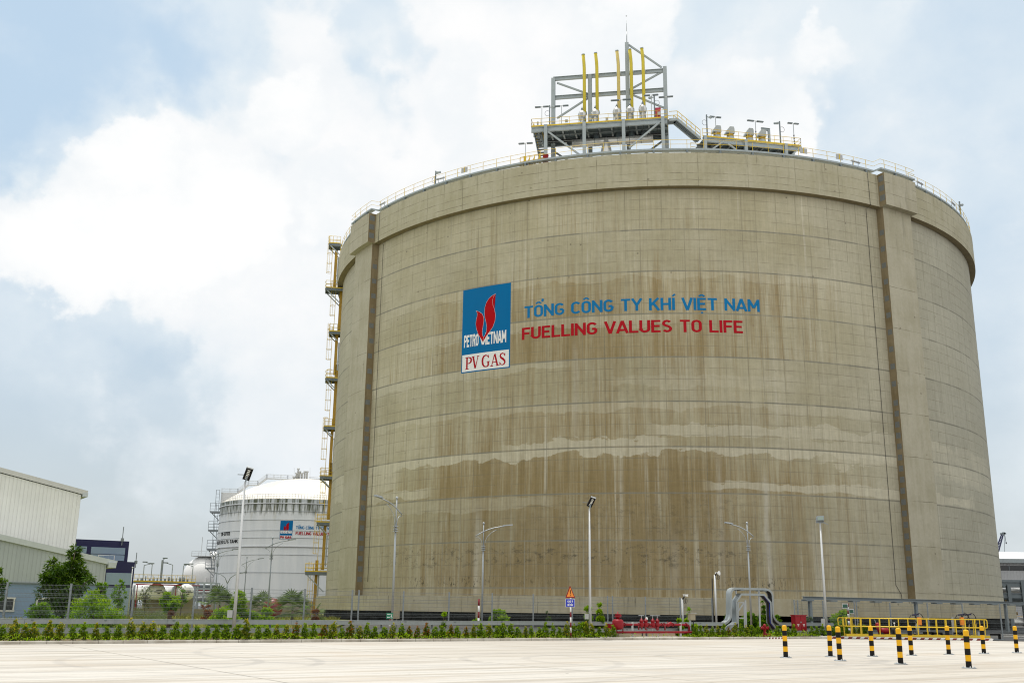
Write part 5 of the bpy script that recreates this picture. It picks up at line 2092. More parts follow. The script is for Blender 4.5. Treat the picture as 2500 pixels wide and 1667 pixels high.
for x, y0, y1 in ((975, 540, 650), (1083, 745, 830)):
    p, q = VBL(*X1(x, y1)), VBL(*X1(x + 3, y0))
    t = thing('roof_antenna', 'thin antenna rod on the %s roof of the navy office' % ('upper' if x < 1000 else 'lower'), 'antenna', V((p.x, p.y, p.z)))
    mb = MB()
    mb.bar(V((p.x, p.y, p.z - .6)), V((p.x, p.y, q.z)), .08)
    mb.build('rod', M['pole_d'], t)
    mb = MB()
    mb.box(V((p.x, p.y, p.z + .1)), .3, .3, .4)
    mb.build('base', M['pole_d'], t)
p = at(X1(1058, 865)[0], X1(1058, 865)[1], Y=118)
q = at(*X1(1035, 1180), Y=118)
t = thing('flag_pole', 'bare pale flag pole in front of the navy office', 'pole', V((p.x, p.y, 0)))
mb = MB()
mb.tube([V((p.x, p.y, 0)), V((p.x, p.y, p.z))], .08, 8, r1=.05)
mb.build('shaft', M['pole'], t)
mb = MB()
mb.ball(V((p.x, p.y, p.z)), .1, 8, 6)
mb.build('finial', M['pole'], t)

# ------------------------------------------------------------------ bullet tanks, sphere and pipework in the distance
B5 = crop(300, 1340, 7.128)
YB = 188.0
for (x, y, lab) in ((600, 738, 'pale grey cylindrical gas tank lying on a concrete saddle, nearer the navy office'), (1105, 748, 'pale grey cylindrical gas tank lying on a concrete saddle, nearer the white tank')):
    c = at(*B5(x, y), Y=YB)
    r = 1.45
    t = thing('bullet_tank', lab, 'tank', V((c.x, c.y, 0)), 'horizontal gas tanks')
    mb = MB()
    mb.lathe(c, [(.05, -1.0), (.6, -.92), (1.05, -.68), (1.33, -.34), (r, 0), (r, 26), (1.2, 26.6), (.05, 27)], 28, KN)
    mb.build('shell', M['white'], t)
    for s_ in (2, 20):
        mb = MB()
        p = c + KN * s_
        mb.box(V((p.x, p.y, (c.z - 1.0) / 2)), 3.6, .9, c.z - 1.0, AK)
        mb.build('saddle', M['slab'], t)
    mb = MB()
    for k, wd in enumerate((1.0, 1.7, .5)):
        for j in range(5):
            q = c - KN * 1.03 + KU * (-wd / 2 + (j + .5) * wd / 5) + V((0, 0, .25 - k * .28))
            mb.box(q, wd / 7, .05, .14, AK)
    mb.build('stencil_marking', M['black'], t)
    mb = MB()
    p = c + KN * 3
    mb.tube([p + V((0, 0, r - .1)), p + V((0, 0, r + 1.3))], .2, 10)
    mb.build('nozzle', M['galv'], t)
# gallery above the tanks
VG = VP(at(400, 1440, Y=YB - 1.5), AK)
ga, gb = VG(*B5(190, 572)), VG(*B5(1262, 572))
zg = (ga.z + gb.z) / 2
gl = thing('pipe_gallery', 'yellow railed gallery and red pipe frame above the two cylindrical tanks', 'gallery', VG.pt((VG.a(ga) + VG.a(gb)) / 2, 0, 0))
railing(VG, VG.a(ga), VG.a(gb), 0, 0, zg, 13, gl, h=1.25)
railing(VG, VG.a(ga), VG.a(gb), 4, 4, zg, 13, gl, h=1.25)
mb = MB()
mb.box(VG.pt((VG.a(ga) + VG.a(gb)) / 2, 2, zg - .12), VG.a(gb) - VG.a(ga), 4, .2, AK)
mb.build('deck', M['steel_d'], gl)
rp = MB()
a0_, a1w = VG.a(ga) + .3, VG.a(VG(*B5(1335, 590)))
rp.tube([VG.pt(a0_, -.3, zg - .5), VG.pt(a1w, -.3, zg - .5)], .09, 8)
for a in (a0_ + .3, a0_ + 7.0):
    rp.bar(VG.pt(a, -.3, 0), VG.pt(a, -.3, zg - .5), .11)
rp.build('fire_main', M['red'], gl)
mb = MB()
for k in range(14):
    a = VG.a(ga) + 1 + k * (VG.a(gb) - VG.a(ga) - 2) / 13
    mb.tube([VG.pt(a, 1.5, zg), VG.pt(a, 1.5, zg + rnd.uniform(.4, 1.0))], rnd.uniform(.08, .25), 8)
mb.build('valve_gear', M['steel_d'], gl)
for i, (x, yt, th, arm) in enumerate(((372, 280, .13, 1), (512, 262, .12, -1), (693, 190, .3, 0), (868, 275, .12, -1), (1058, 285, .13, 1), (1222, 300, .13, -1))):
    p = VG(*B5(x, yt), 2.0)
    t = thing('gallery_lamp', '%s lamp post on the yellow gallery counting from the navy office' % ('first', 'second', 'third, thick and dark,', 'fourth', 'fifth', 'sixth')[i], 'lamp', V((p.x, p.y, zg)), 'lamp posts on the pipe gallery')
    mb = MB()
    mb.bar(V((p.x, p.y, zg)), p, th)
    mb.build('shaft', M['pole_d'] if th > .2 else M['galv'], t)
    mb = MB()
    q = p + VG.e * (arm * 1.3 or .4) + V((0, 0, .35))
    mb.bar(p, q, .1)
    mb.bar(q - VG.e * .4, q + VG.e * .4, .3, .18)
    mb.build('lamp_head', M['steel_d'], t)
# sphere tank
sc_ = at(500, 1411, Y=330)
t = thing('sphere_tank', 'ivory spherical gas tank partly hidden by the white domed tank', 'tank', V((sc_.x, sc_.y, 0)))
mb = MB()
mb.ball(sc_, 6.9, 36, 24)
mb.build('shell', M['white'], t)
mb = MB()
for k in range(10):
    a = k * .6283
    p = sc_ + V((6.7 * math.cos(a), 6.7 * math.sin(a), 0))
    mb.bar(V((p.x, p.y, 0)), p, .7)
mb.build('leg', M['white'], t)
mb = MB()
p = sc_ + V((1.0, -2, 6.6))
mb.box(p, 9, 5, .18)
for o in (-4.4, -2.2, 0, 2.2, 4.4):
    mb.bar(p + V((o, -2.5, 0)), p + V((o, -2.5, 1.4)), .12)
for h in (.7, 1.4):
    mb.bar(p + V((-4.5, -2.5, h)), p + V((4.5, -2.5, h)), .1)
for o, h in ((-2.2, 6), (.7, 2.4), (2.0, 2.2), (2.5, 9)):
    mb.bar(p + V((o, 0, 0)), p + V((o, 0, h)), .16 if h > 5 else .5)
mb.build('crown_platform', M['pole'], t)
mb = MB()
for k in range(5):
    x = 3.2 + k * .75
    mb.tube([p + V((x - 1.6, -3, 1.2)), p + V((x, -3, -3.5)), p + V((x + .3, -3, -9))], .22, 6)
mb.build('pipe', M['silver'], t)
# pipe rack between sphere and white tank
VR_ = VP(at(480, 1440, Y=215), 0)
pr_ = thing('pipe_rack', 'grey steel pipe rack with stacked pipes left of the white domed tank', 'pipe rack', VR_.pt(0, 0, 0))
mb = MB()
for x in (1230, 1310, 1420, 1540):
    p = VR_(*B5(x, 580))
    for off in (0, 4):
        mb.bar(V((p.x, p.y + off, 0)), V((p.x, p.y + off, p.z)), .32)
for y in (585, 690, 800):
    p, q = VR_(*B5(1225, y)), VR_(*B5(1600, y))
    for off in (0, 4):
        mb.bar(V((p.x, p.y + off, p.z)), V((q.x, q.y + off, p.z)), .3)
mb.build('frame', M['steel'], pr_)
for y, m, r in ((625, 'galv', .25), (655, 'steel_d', .2), (710, 'red', .16), (745, 'silver', .35), (800, 'red', .16), (845, 'silver', .45), (880, 'steel_d', .35)):
    p, q = VR_(*B5(1228, y), 1.6), VR_(*B5(1640, y), 1.6)
    MB().tube([p, V((q.x, q.y, p.z))], r, 8).build('pipe', M[m], pr_)
p = at(*B5(1050, 1095), Y=150)
mb = MB()
mb.box(V((p.x + 6, p.y, .55)), 26, .3, 1.1)
mb.top('bund_wall', M['slab'], 'long low concrete bund wall in front of the distant tanks', 'wall')
x2 = crop(300, 1120, 3.267)
c = at(*x2(1192, 1190), Y=120)
t = thing('red_sphere_float', 'small dark red ball-shaped vessel on the ground before the white tank', 'vessel', V((c.x, c.y, 0)))
mb = MB()
mb.ball(V((c.x, c.y, 1.35)), 1.15, 18, 12)
mb.build('shell', M['red_d'], t)
mb = MB()
for s_ in (-.6, .6):
    mb.bar(V((c.x + s_, c.y, 0)), V((c.x + s_, c.y, .8)), .2)
mb.build('leg', M['steel_d'], t)

# ------------------------------------------------------------------ right edge: shed, rack, crane
C8 = crop(2360, 1260, 5.2286)
VS = VP(at(*C8(440, 560), Y=205), R(-2))
el, er = VS(*C8(435, 556)), VS(*C8(732, 545))
sh = thing('process_shed', 'pale shed with white ribbed roof and window strip behind the big tank', 'building', VS.pt(20, 5, 0))
aL, aR = VS.a(el) - 14, VS.a(er) + 40
ze = el.z
MB().prism([VS.pt(aL, 0, 0), VS.pt(aR, 0, 0), VS.pt(aR, 0, ze), VS.pt(aL, 0, ze)], VS.n * 24).build('wall', M['clad_far'], sh)
rz = VS(*C8(440, 470), 12).z
mb = MB()
mb.prism([VS.pt(aL - .6, -.8, ze), VS.pt(aL - .6, 12, rz), VS.pt(aL - .6, 24.8, ze), VS.pt(aL - .6, 24.8, ze + .2), VS.pt(aL - .6, 12, rz + .25), VS.pt(aL - .6, -.8, ze + .2)], VS.e * (aR - aL + 1.2))
mb.build('roof', M['roof_far'], sh)
mb = MB()
mb.bar(VS.pt(aL, -.9, ze - .2), VS.pt(aR, -.9, ze - .2), .5, .8)
mb.build('gutter', M['steel'], sh)
z1_, z0_ = VS(*C8(500, 628)).z, VS(*C8(500, 690)).z
for k in range(int((aR - aL) / 6.2)):
    a = aL + 3 + k * 6.2
    mb = MB()
    for u in (-2.9, 0, 2.9):
        mb.box(VS.pt(a + u, -.06, (z0_ + z1_) / 2), .2, .16, z1_ - z0_, R(-2))
    w_ = mb.build('window', M['steel_d'], sh)
    mb = MB()
    mb.box(VS.pt(a, -.02, (z0_ + z1_) / 2), 5.9, .1, z1_ - z0_, R(-2))
    mb.build('pane', M['pane'], w_)
zf = VS(*C8(500, 828)).z
mb = MB()
mb.bar(VS.pt(aL, -2, zf), VS.pt(aR, -2, zf), .3, .45)
mb.build('canopy_beam', M['steel_d'], sh)
VR2 = VP(at(*C8(540, 1080), Y=150), R(3))
r2 = thing('process_pipe_rack', 'green grey pipe rack with silver pipes at the right edge behind the big tank', 'pipe rack', VR2.pt(0, 0, 0))
mb = MB()
for x, yt in ((-120, 860), (250, 860), (526, 865), (702, 820), (1000, 820)):
    p = VR2(*C8(x, yt))
    for off in (0, 5):
        mb.beam(V((p.x, p.y, -.05)) + VR2.n * off, p + VR2.n * off, .5, .5, .08, VR2.n)
for y, h in ((862, .55), (1010, .7), (1125, .4)):
    z = VR2(*C8(600, y)).z
    for off in (0, 5):
        mb.beam(VR2.pt(-25, off, z), VR2.pt(30, off, z), .35, h, .06)
mb.build('frame', M['steel_d'], r2)
for y, m, r, off in ((940, 'silver', .3, 1), (965, 'silver', .55, 2.5), (1050, 'steel_d', .45, 2), (1085, 'ochre', .3, 3), (1320, 'silver', .5, 1), (1350, 'silver', .45, .5), (1290, 'ochre', .2, 3)):
    z = VR2(*C8(600, y), off).z
    MB().tube([VR2.pt(-25, off, z), VR2.pt(30, off, z)], r, 10).build('pipe', M[m], r2)
mb = MB()
for k in range(26):
    a, off = rnd.uniform(-2, 10), rnd.uniform(1, 4.5)
    z = rnd.uniform(.2, 3.2)
    mb.lathe(VR2.pt(a, off, z), [(rnd.uniform(.2, .5), 0), (rnd.uniform(.2, .5), rnd.uniform(.4, 1.4))], 8, (rnd.uniform(-1, 1), 0, 1))
mb.build('valve_cluster', M['ochre'], r2)
YC = 420
cr = thing('jetty_crane', 'distant dark lattice boom crane with hanging hook beyond the shed roof', 'crane', V((at(*C8(420, 560), Y=YC).x, YC, 0)))
b0, b1, b2, b3 = at(*C8(345, 500), Y=YC), at(*C8(445, 228), Y=YC), at(*C8(400, 480), Y=YC), at(*C8(468, 232), Y=YC)
mb = MB()
mb.bar(b0, b1, .32)
mb.bar(b2, b3, .32)
for k in range(14):
    f, f2 = k / 14, (k + 1) / 14
    mb.bar(b0 + (b1 - b0) * f, b2 + (b3 - b2) * f2, .16)
    mb.bar(b0 + (b1 - b0) * f2, b2 + (b3 - b2) * f2, .16)
mb.build('boom', M['navy'], cr)
mb = MB()
for x, y in ((445, 222), (470, 212), (485, 218)):
    mb.box(at(*C8(x, y), Y=YC), .9, .8, .6)
mb.build('boom_head', M['steel_d'], cr)
mb = MB()
mb.bar(at(*C8(484, 222), Y=YC), at(*C8(503, 335), Y=YC), .16)
mb.bar(at(*C8(478, 225), Y=YC), at(*C8(486, 470), Y=YC), .12)
mb.build('hoist_rope', M['steel_d'], cr)
mb = MB()
mb.ball(at(*C8(504, 338), Y=YC), .25, 8, 6, 1.8)
mb.build('hook_block', M['black'], cr)
mb = MB()
p = (b0 + b2) / 2
mb.bar(V((p.x - 9, YC, 0)), p, 2.0)
mb.build('tower', M['navy'], cr)

# ------------------------------------------------------------------ bollards
BOL = [((1918.6, 1604.5), 'first of the back row, at the left end'), ((2027.8, 1602.4), 'second of the back row, left of the corner bollard'), ((2051.2, 1612.2), 'farthest of the near row, next to the back row'),
       ((2130, 1601.7), 'third of the back row, before the left railing half'), ((2199.2, 1620.6), 'middle of the near row, before the pit railing'), ((2225.8, 1599.3), 'fourth of the back row, beside the middle near one'),
       ((2316.8, 1597), 'fifth of the back row, before the railing middle'), ((2365.9, 1630.4), 'nearest and largest of all'), ((2402.6, 1595.1), 'sixth of the back row, before the railing end'), ((2483, 1593), 'last of the back row, past the railing end')]
src = None
for (px, lab) in BOL:
    p = at(*px, z=0)
    lab = 'yellow and black bollard, ' + lab
    if src is None:
        src = thing('bollard', lab, 'bollard', p, 'yellow and black bollards on the plaza')
        mb = MB()
        mb.lathe(p, [(.085, .02), (.085, 1.10), (.082, 1.125), (.068, 1.145), (.04, 1.157), (.002, 1.16)], 20, caps=False)
        mb.build('post', M['bol_y'], src)
        for z0, z1 in ((.024, .215), (.40, .59), (.78, .965)):
            mb = MB()
            mb.lathe(p, [(.0868, z0), (.0868, z1)], 20, caps=False)
            mb.build('black_band', M['black'], src)
        mb = MB()
        mb.lathe(p, [(.215, .002), (.215, .018), (.205, .024), (.08, .024)], 24)
        pl = mb.build('base_plate', M['galv'], src)
        for k in range(4):
            a = k * 1.5708 + .6
            mb = MB()
            q = p + V((.165 * math.cos(a), .165 * math.sin(a), .02))
            mb.lathe(q, [(.028, 0), (.028, .02), (.012, .022), (.012, .05)], 8)
            mb.build('bolt', M['galv'], pl)
    else:
        q = dup(src, p, lab, rotz=rnd.uniform(0, 3))
        q.rotation_euler = (rnd.uniform(-.012, .012), rnd.uniform(-.012, .012), rnd.uniform(0, 3))

# ------------------------------------------------------------------ mesh fence
FD = 4.3


def mesh_panel_mesh(w, h):
    """welded wire panel with double V folds, along +X"""
    mb = MB()
    folds = (.32, 1.02, 1.78)

    def yo(z):
        for f in folds:
            d = abs(z - f)
            if d < .06:
                return -.055 * (1 - d / .06)
        return 0.0
    z = 0.03
    n = 0
    for f in range(13):
        z = .03 + (h - .08) * f / 12
        mb.bar((0, yo(z), z), (w, yo(z), z), .012)
    for f in folds:
        for dz in (-.075, .075):
            mb.bar((0, 0, f + dz), (w, 0, f + dz), .0075)
        mb.bar((0, -.055, f), (w, -.055, f), .0075)
    k = int(w / .055)
    for i in range(k + 1):
        x = w * i / k
        pts = [0.0]
        for f in folds:
            pts += [f - .06, f, f + .06]
        pts += [h]
        for a, b in zip(pts, pts[1:]):
            mb.bar((x, yo(a) if a else 0, a), (x, yo(b) if b != h else 0, b), .0034)
    return mb.mesh('mesh_panel')


def fence(lab, plane_pts, h, ground):
    """plane_pts: list of post positions"""
    t = thing('mesh_fence', lab, 'fence', plane_pts[0])
    pm_ = MB()
    pm_.box((0, 0, h / 2 + .03), .075, .075, h + .06)
    pm_.box((0, 0, h + .07), .09, .09, .03)
    pm_.box((0, -.05, h * .45), .09, .05, .12)
    pm_.box((0, -.05, h * .93), .09, .05, .1)
    pme = pm_.mesh('post')
    pme.materials.append(M['pole_d'])
    cache = {}
    for i, p in enumerate(plane_pts):
        o = bpy.data.objects.new('post', pme)
        COL.objects.link(o)
        o.parent = t
        o.location = p - ORG[t.name]
        if i + 1 < len(plane_pts):
            d = plane_pts[i + 1] - p
            w = d.length
            if w > 5:
                continue
            key = round(w, 1)
            if key not in cache:
                cache[key] = mesh_panel_mesh(key, h)
                cache[key].materials.append(M['wire'])
            o = bpy.data.objects.new('mesh_panel', cache[key])
            COL.objects.link(o)
            o.parent = t
            o.location = p - ORG[t.name] + V((0, -.03, .05))
            o.rotation_euler = (0, 0, math.atan2(d.y, d.x))
            o.scale = (w / key, 1, 1)
    return t


px_posts = [-140, 17, 173, 327.5, 476, 615, 745, 861, 877, 986, 1097, 1202, 1302, 1397, 1483, 1495, 1575, 1659.5, 1737]
fp = []
for x in px_posts:
    p = onK(x, 1440, FD)
    p.z = GZ
    fp.append(p)
fence('long welded wire fence with grey posts running behind the cable trays', fp, 2.28, GZ)
fp = []
for x in (1938.6, 1947, 2008.5, 2085):
    p = onK(x, 1468, FD)
    p.z = GZ
    fp.append(p)
fence('short welded wire fence stretch between the cable tray loop and the hydrant pit', fp, 2.28, GZ)
p0 = fp[-1]
VF2 = VP(p0, 0)
fp = [p0 + V((.16, 0, -.09))]
for x in (2172, 2263, 2348, 2439.6, 2530):
    p = VF2(x, 1472)
    p.z = .03
    fp.append(p)
fence('welded wire fence behind the yellow pit railing at the right', fp, 2.32, .03)

# ------------------------------------------------------------------ cable trays with their crossing loops
TD0, TD1 = 2.6, 3.02
PT = crop(1740, 1400, 8.712)
VTR = VP(K(0, TD0), AK)


def sweep(par, path, hh, name_, blue=False):
    """U tray: outer sheet, two side rails and the cables on the inner side; path in (along, z)"""
    n = len(path)
    nor = []
    for i in range(n):
        a = V((path[max(i - 1, 0)][0], path[max(i - 1, 0)][1], 0))
        b = V((path[min(i + 1, n - 1)][0], path[min(i + 1, n - 1)][1], 0))
        d = (b - a).normalized()
        nor.append((-d.y, d.x))
    P = lambda i, s_, off: VTR.pt(path[i][0] + nor[i][0] * s_, off, path[i][1] + nor[i][1] * s_)
    W_ = TD1 - TD0
    mb = MB()
    mb.strip([P(i, hh / 2, 0) for i in range(n)], [P(i, hh / 2, W_) for i in range(n)], len(path) > 9)
    for off in (0, W_):
        mb.strip([P(i, -hh / 2, off) for i in range(n)], [P(i, hh / 2, off) for i in range(n)])
        o2 = off + (.03 if off == 0 else -.03)
        mb.strip([P(i, -hh / 2, o2) for i in range(n)], [P(i, hh / 2, o2) for i in range(n)])
        mb.strip([P(i, -hh / 2, off) for i in range(n)], [P(i, -hh / 2, o2) for i in range(n)])
    o = mb.build(name_, M['tray'], par)
    mb = MB()
    for k in range(7):
        mb.tube([P(i, hh / 2 - .05, .07 + k * (W_ - .14) / 6) for i in range(n)], .038, 6)
    mb.build('cable', M['rubber'], par)
    if blue:
        mb = MB()
        mb.tube([P(i, -.02, .12) for i in range(n)], .03, 6)
        mb.build('blue_cable', M['sign_blue'], par, 'bright blue cable along the inner side')


def topath(pts):
    out = []
    for x, y in pts:
        p = VTR(*PT(x, y))
        out.append((VTR.a(p), p.z))
    return out


ZU, ZL = .85, .46
loop_u = topath([(250, 1056), (290, 1046), (335, 1015), (370, 970), (388, 920), (394, 860), (396, 640), (394, 430), (402, 385), (425, 345), (460, 320), (500, 314), (820, 322), (1130, 330), (1190, 345), (1235, 375), (1265, 420), (1278, 470), (1282, 560), (1290, 840), (1300, 905), (1325, 960), (1365, 1010), (1410, 1045), (1450, 1060)])
loop_u[0] = (loop_u[0][0], ZU)
loop_u[-1] = (loop_u[-1][0], ZU)
loop_l = topath([(340, 1185), (400, 1130), (522, 1035), (518, 800), (512, 585), (615, 437), (860, 440), (1100, 447), (1238, 612), (1250, 830), (1258, 1035), (1385, 1185), (1480, 1190)])
loop_l[0] = (loop_l[0][0], ZL)
loop_l[-1] = (loop_l[-1][0], ZL)
loop_l[-2] = (loop_l[-2][0], ZL)
sEND = VTR.a(onK(2235, 1540, TD0))
for nm, loop, z, lab in (('cable_tray', loop_u, ZU, 'upper galvanised cable tray that rises into the round-cornered crossing loop'), ('cable_tray', loop_l, ZL, 'lower galvanised cable tray that rises into the octagonal crossing loop')):
    t = thing(nm, lab, 'cable tray', VTR.pt(loop[0][0], .3, 0))
    sweep(t, loop, .14, 'loop', z == ZL)
    for s0, s1_, steps in ((-70, loop[0][0], 6.0), (loop[-1][0], 60, 6.0)):
        s = s0
        while s < s1_ - .01:
            e = min(s + steps, s1_)
            mb = MB()
            mb.box(VTR.pt((s + e) / 2, (TD1 - TD0) / 2, z), e - s - .012, TD1 - TD0, .2, AK)
            mb.box(VTR.pt((s + e) / 2, (TD1 - TD0) / 2, z + .106), e - s - .02, TD1 - TD0 + .04, .012, AK)
            mb.build('tray_run', M['tray'], t)
            s = e
    mb = MB()
    s = -68.0
    while s < 60:
        if not (loop_u[0][0] - .3 < s < loop_u[-1][0] + .3):
            for off in ((-.06,) if z == ZU else (.6,)):
                mb.bar(VTR.pt(s, off if off > 0 else .2, 0), VTR.pt(s, off if off > 0 else .2, z - .1), .08)
            mb.box(VTR.pt(s + 1.3, -.012, z + .06), .10, .02, .05, AK)
        s += 3.0
    mb.build('support_leg', M['steel_d'], t)
gf = thing('loop_support_frame', 'thin grey support frame and posts standing inside the cable tray loops', 'frame', VTR.pt(VTR.a(VTR(*PT(660, 1100))), .3, 0))
mb = MB()


def gbar(p, q, w, off=.25):
    mb.bar(VTR(*PT(*p), off), VTR(*PT(*q), off), w)


for (p, q, w) in (((535, 612), (665, 612), .06), ((660, 620), (540, 800), .06), ((665, 610), (680, 1140), .07), ((535, 940), (665, 942), .08), ((695, 560), (712, 1150), .1), ((980, 350), (1008, 1130), .1), ((495, 350), (500, 430), .1), ((985, 360), (990, 450), .1), ((545, 620), (545, 1140), .07)):
    gbar(p, q, w)
mb.build('frame', M['galv'], gf)
for x, y in ((550, 345), (1035, 360)):
    mb = MB()
    mb.box(VTR(*PT(x, y), .28), .35, .7, .07, AK)
    mb.build('saddle', M['steel_d'], gf)

# ------------------------------------------------------------------ red deluge valve skid
PR = crop(1480, 1400, 8.7125)
DR = 1.0
VR1 = VP(K(0, DR), AK)
c_ = VR1(*PR(250, 1200))
sk = thing('deluge_skid', 'red fire water valve skid with pot-bellied vessel and handwheels beside the kerb', 'valve skid', V((c_.x, c_.y, GZ)))


def R1(x, y, off=0):
    return VR1(*PR(x, y), off)


top_, bot_ = R1(250, 962), R1(250, 1190)
b = V((c_.x, c_.y, 0))
rv = .33
mb = MB()
mb.lathe(b, [(.05, bot_.z), (.2, bot_.z + .03), (rv - .02, bot_.z + .12), (rv, bot_.z + .18), (rv, top_.z - .12), (rv - .05, top_.z - .05), (.2, top_.z), (.05, top_.z + .01)], 24)
ves = mb.build('vessel', M['red'], sk)
mb = MB()
zt_ = top_.z
mb.lathe(b, [(.10, zt_), (.10, zt_ + .1), (.2, zt_ + .1), (.2, zt_ + .15), (.12, zt_ + .16), (.10, zt_ + .24), (.17, zt_ + .25), (.17, zt_ + .29), (.03, zt_ + .3), (.03, zt_ + .42)], 14)
mb.tube([b + VR1.e * -.16 + V((0, 0, zt_ + .2)), b + VR1.e * .26 + V((0, 0, zt_ + .2))], .04, 8)
mb.build('top_valve', M['red'], ves)
mb = MB()
zf_ = (R1(250, 1075).z, R1(250, 1190).z)
mb.prism([R1(x, y, -.02) for x, y in ((118, 1066), (362, 1066), (362, 1165), (300, 1190), (180, 1190), (118, 1160))], VR1.n * .5)
mb.build('frame_plate', M['red'], sk)
mb = MB()
for x in (222, 352):
    mb.bar(R1(x, 1160), V((R1(x, 1160).x, R1(x, 1160).y, GZ + .1)), .07)
for x in (200, 290, 340):
    mb.ball(R1(x, 1075, -.1), .035, 8, 6)
mb.build('leg', M['red_d'], sk)
zu, zl = R1(900, 1081).z, R1(900, 1241).z
sx = lambda x, y=1100: VR1.a(R1(x, y))
mb = MB()
mb.tube([VR1.pt(sx(360), 0, zu), VR1.pt(sx(1720), 0, zu), VR1.pt(sx(1752), 0, zu - .04), VR1.pt(sx(1760), 0, zu - .1), VR1.pt(sx(1760), 0, zl)], .065, 12)
mb.build('upper_pipe', M['red'], sk)
mb = MB()
mb.tube([VR1.pt(sx(210), -.12, zl), VR1.pt(sx(1805), -.12, zl), VR1.pt(sx(1828), -.12, zl - .05), VR1.pt(sx(1830), -.12, GZ)], .062, 12)
mb.build('lower_pipe', M['red'], sk)
mb = MB()
for x in (392, 690, 905, 1040, 1180, 1235, 1420, 1700):
    mb.lathe(VR1.pt(sx(x) - .02, 0, zu), [(.115, 0), (.115, .04)], 14, VR1.e)
for x in (1760,):
    for z in (zu - .12, zl + .1):
        mb.lathe(VR1.pt(sx(x), 0, z), [(.115, 0), (.115, .04)], 14)
mb.build('flange', M['red_d'], sk)
for i, (x, hw) in enumerate(((745, 1), (835, 0), (985, 1), (1082, 1))):
    c = VR1.pt(sx(x), -.03, zu)
    mb = MB()
    mb.ball(c, .15, 14, 10, 1.1)
    mb.lathe(c, [(.09, .1), (.13, .2), (.13, .24), (.07, .26), (.05, .36)], 12)
    vv = mb.build('gate_valve', M['red'], sk)
    if hw:
        mb = MB()
        q = c + V((0, 0, .52))
        mb.tube([q + V((.16 * math.cos(a * .3927), .16 * math.sin(a * .3927), 0)) for a in range(17)], .014, 6, False)
        mb.bar(q - V((.16, 0, 0)), q + V((.16, 0, 0)), .015)
        mb.bar(q - V((0, .16, 0)), q + V((0, .16, 0)), .015)
        mb.bar(c + V((0, 0, .3)), q, .025)
        mb.build('handwheel', M['box_g'], vv)
mb = MB()
for pts in (((690, 1100), (690, 1190)), ((755, 1110), (755, 1180)), ((820, 1110), (840, 1180), (870, 1190)), ((1250, 1090), (1250, 1200)), ((890, 1140), (1050, 1140))):
    mb.tube([R1(x, y, -.08) for x, y in pts], .045, 8)
mb.ball(R1(1088, 1165, -.1), .11, 12, 8)
mb.build('drain_pipe', M['red_d'], sk)
mb = MB()
mb.lathe(R1(1340, 1075, -.02), [(.06, -.2), (.11, -.16), (.11, .16), (.06, .2)], 12, VR1.e * .9 + V((0, 0, .35)))
mb.bar(R1(1330, 1050), R1(1295, 1010), .03)
mb.build('strainer', M['red'], sk)
mb = MB()
mb.lathe(R1(860, 950, -.05), [(.075, -.02), (.075, .03)], 14, -VR1.n)
mb.bar(R1(860, 960), R1(850, 1060), .02)
mb.build('gauge', M['white'], sk)
mb = MB()
for x, yt, x2_ in ((555, 1022, 568), (985, 1110, 992), (1578, 1036, 1588), (1100, 1120, 1102)):
    p = R1(x, yt)
    w = .11 if x in (555, 1578) else .045
    mb.bar(V((p.x, p.y, GZ)), p, w)
    if w > .1:
        mb.box(V((p.x, p.y, GZ + .01)), .42, .3, .02, AK)
mb.build('pipe_stand', M['box_g'], sk)
p = R1(318, 1300)
mb = MB()
mb.box(V((p.x, p.y, GZ + .1)), .78, .6, .2, AK)
mb.build('plinth', M['slab'], sk)
# control box on a green stand
p, q = R1(1815, 912, .3), R1(1790, 1225, .3)
t = thing('control_box', 'beige control box on a grey green stand right of the red valve skid', 'control box', V((q.x, q.y, GZ)))
mb = MB()
mb.box(V((p.x, p.y, p.z)), .40, .26, .40, AK)
mb.build('enclosure', M['box'], t)
mb = MB()
mb.box(V((p.x, p.y, p.z + .22)) - KU * .05, .56, .42, .03, AK)
mb.build('rain_hood', M['box_g'], t)
mb = MB()
mb.bar(V((q.x, q.y, GZ)), V((q.x, q.y, p.z)), .09)
mb.box(V((q.x, q.y, GZ + .02)), .4, .3, .03, AK)
mb.build('stand', M['steel'], t)
mb = MB()
mb.tube([V((p.x + .1, p.y, p.z - .2)), V((p.x + .12, p.y, p.z - .5)), V((p.x + .05, p.y, GZ))], .03, 6)
mb.build('cable', M['rubber'], t)

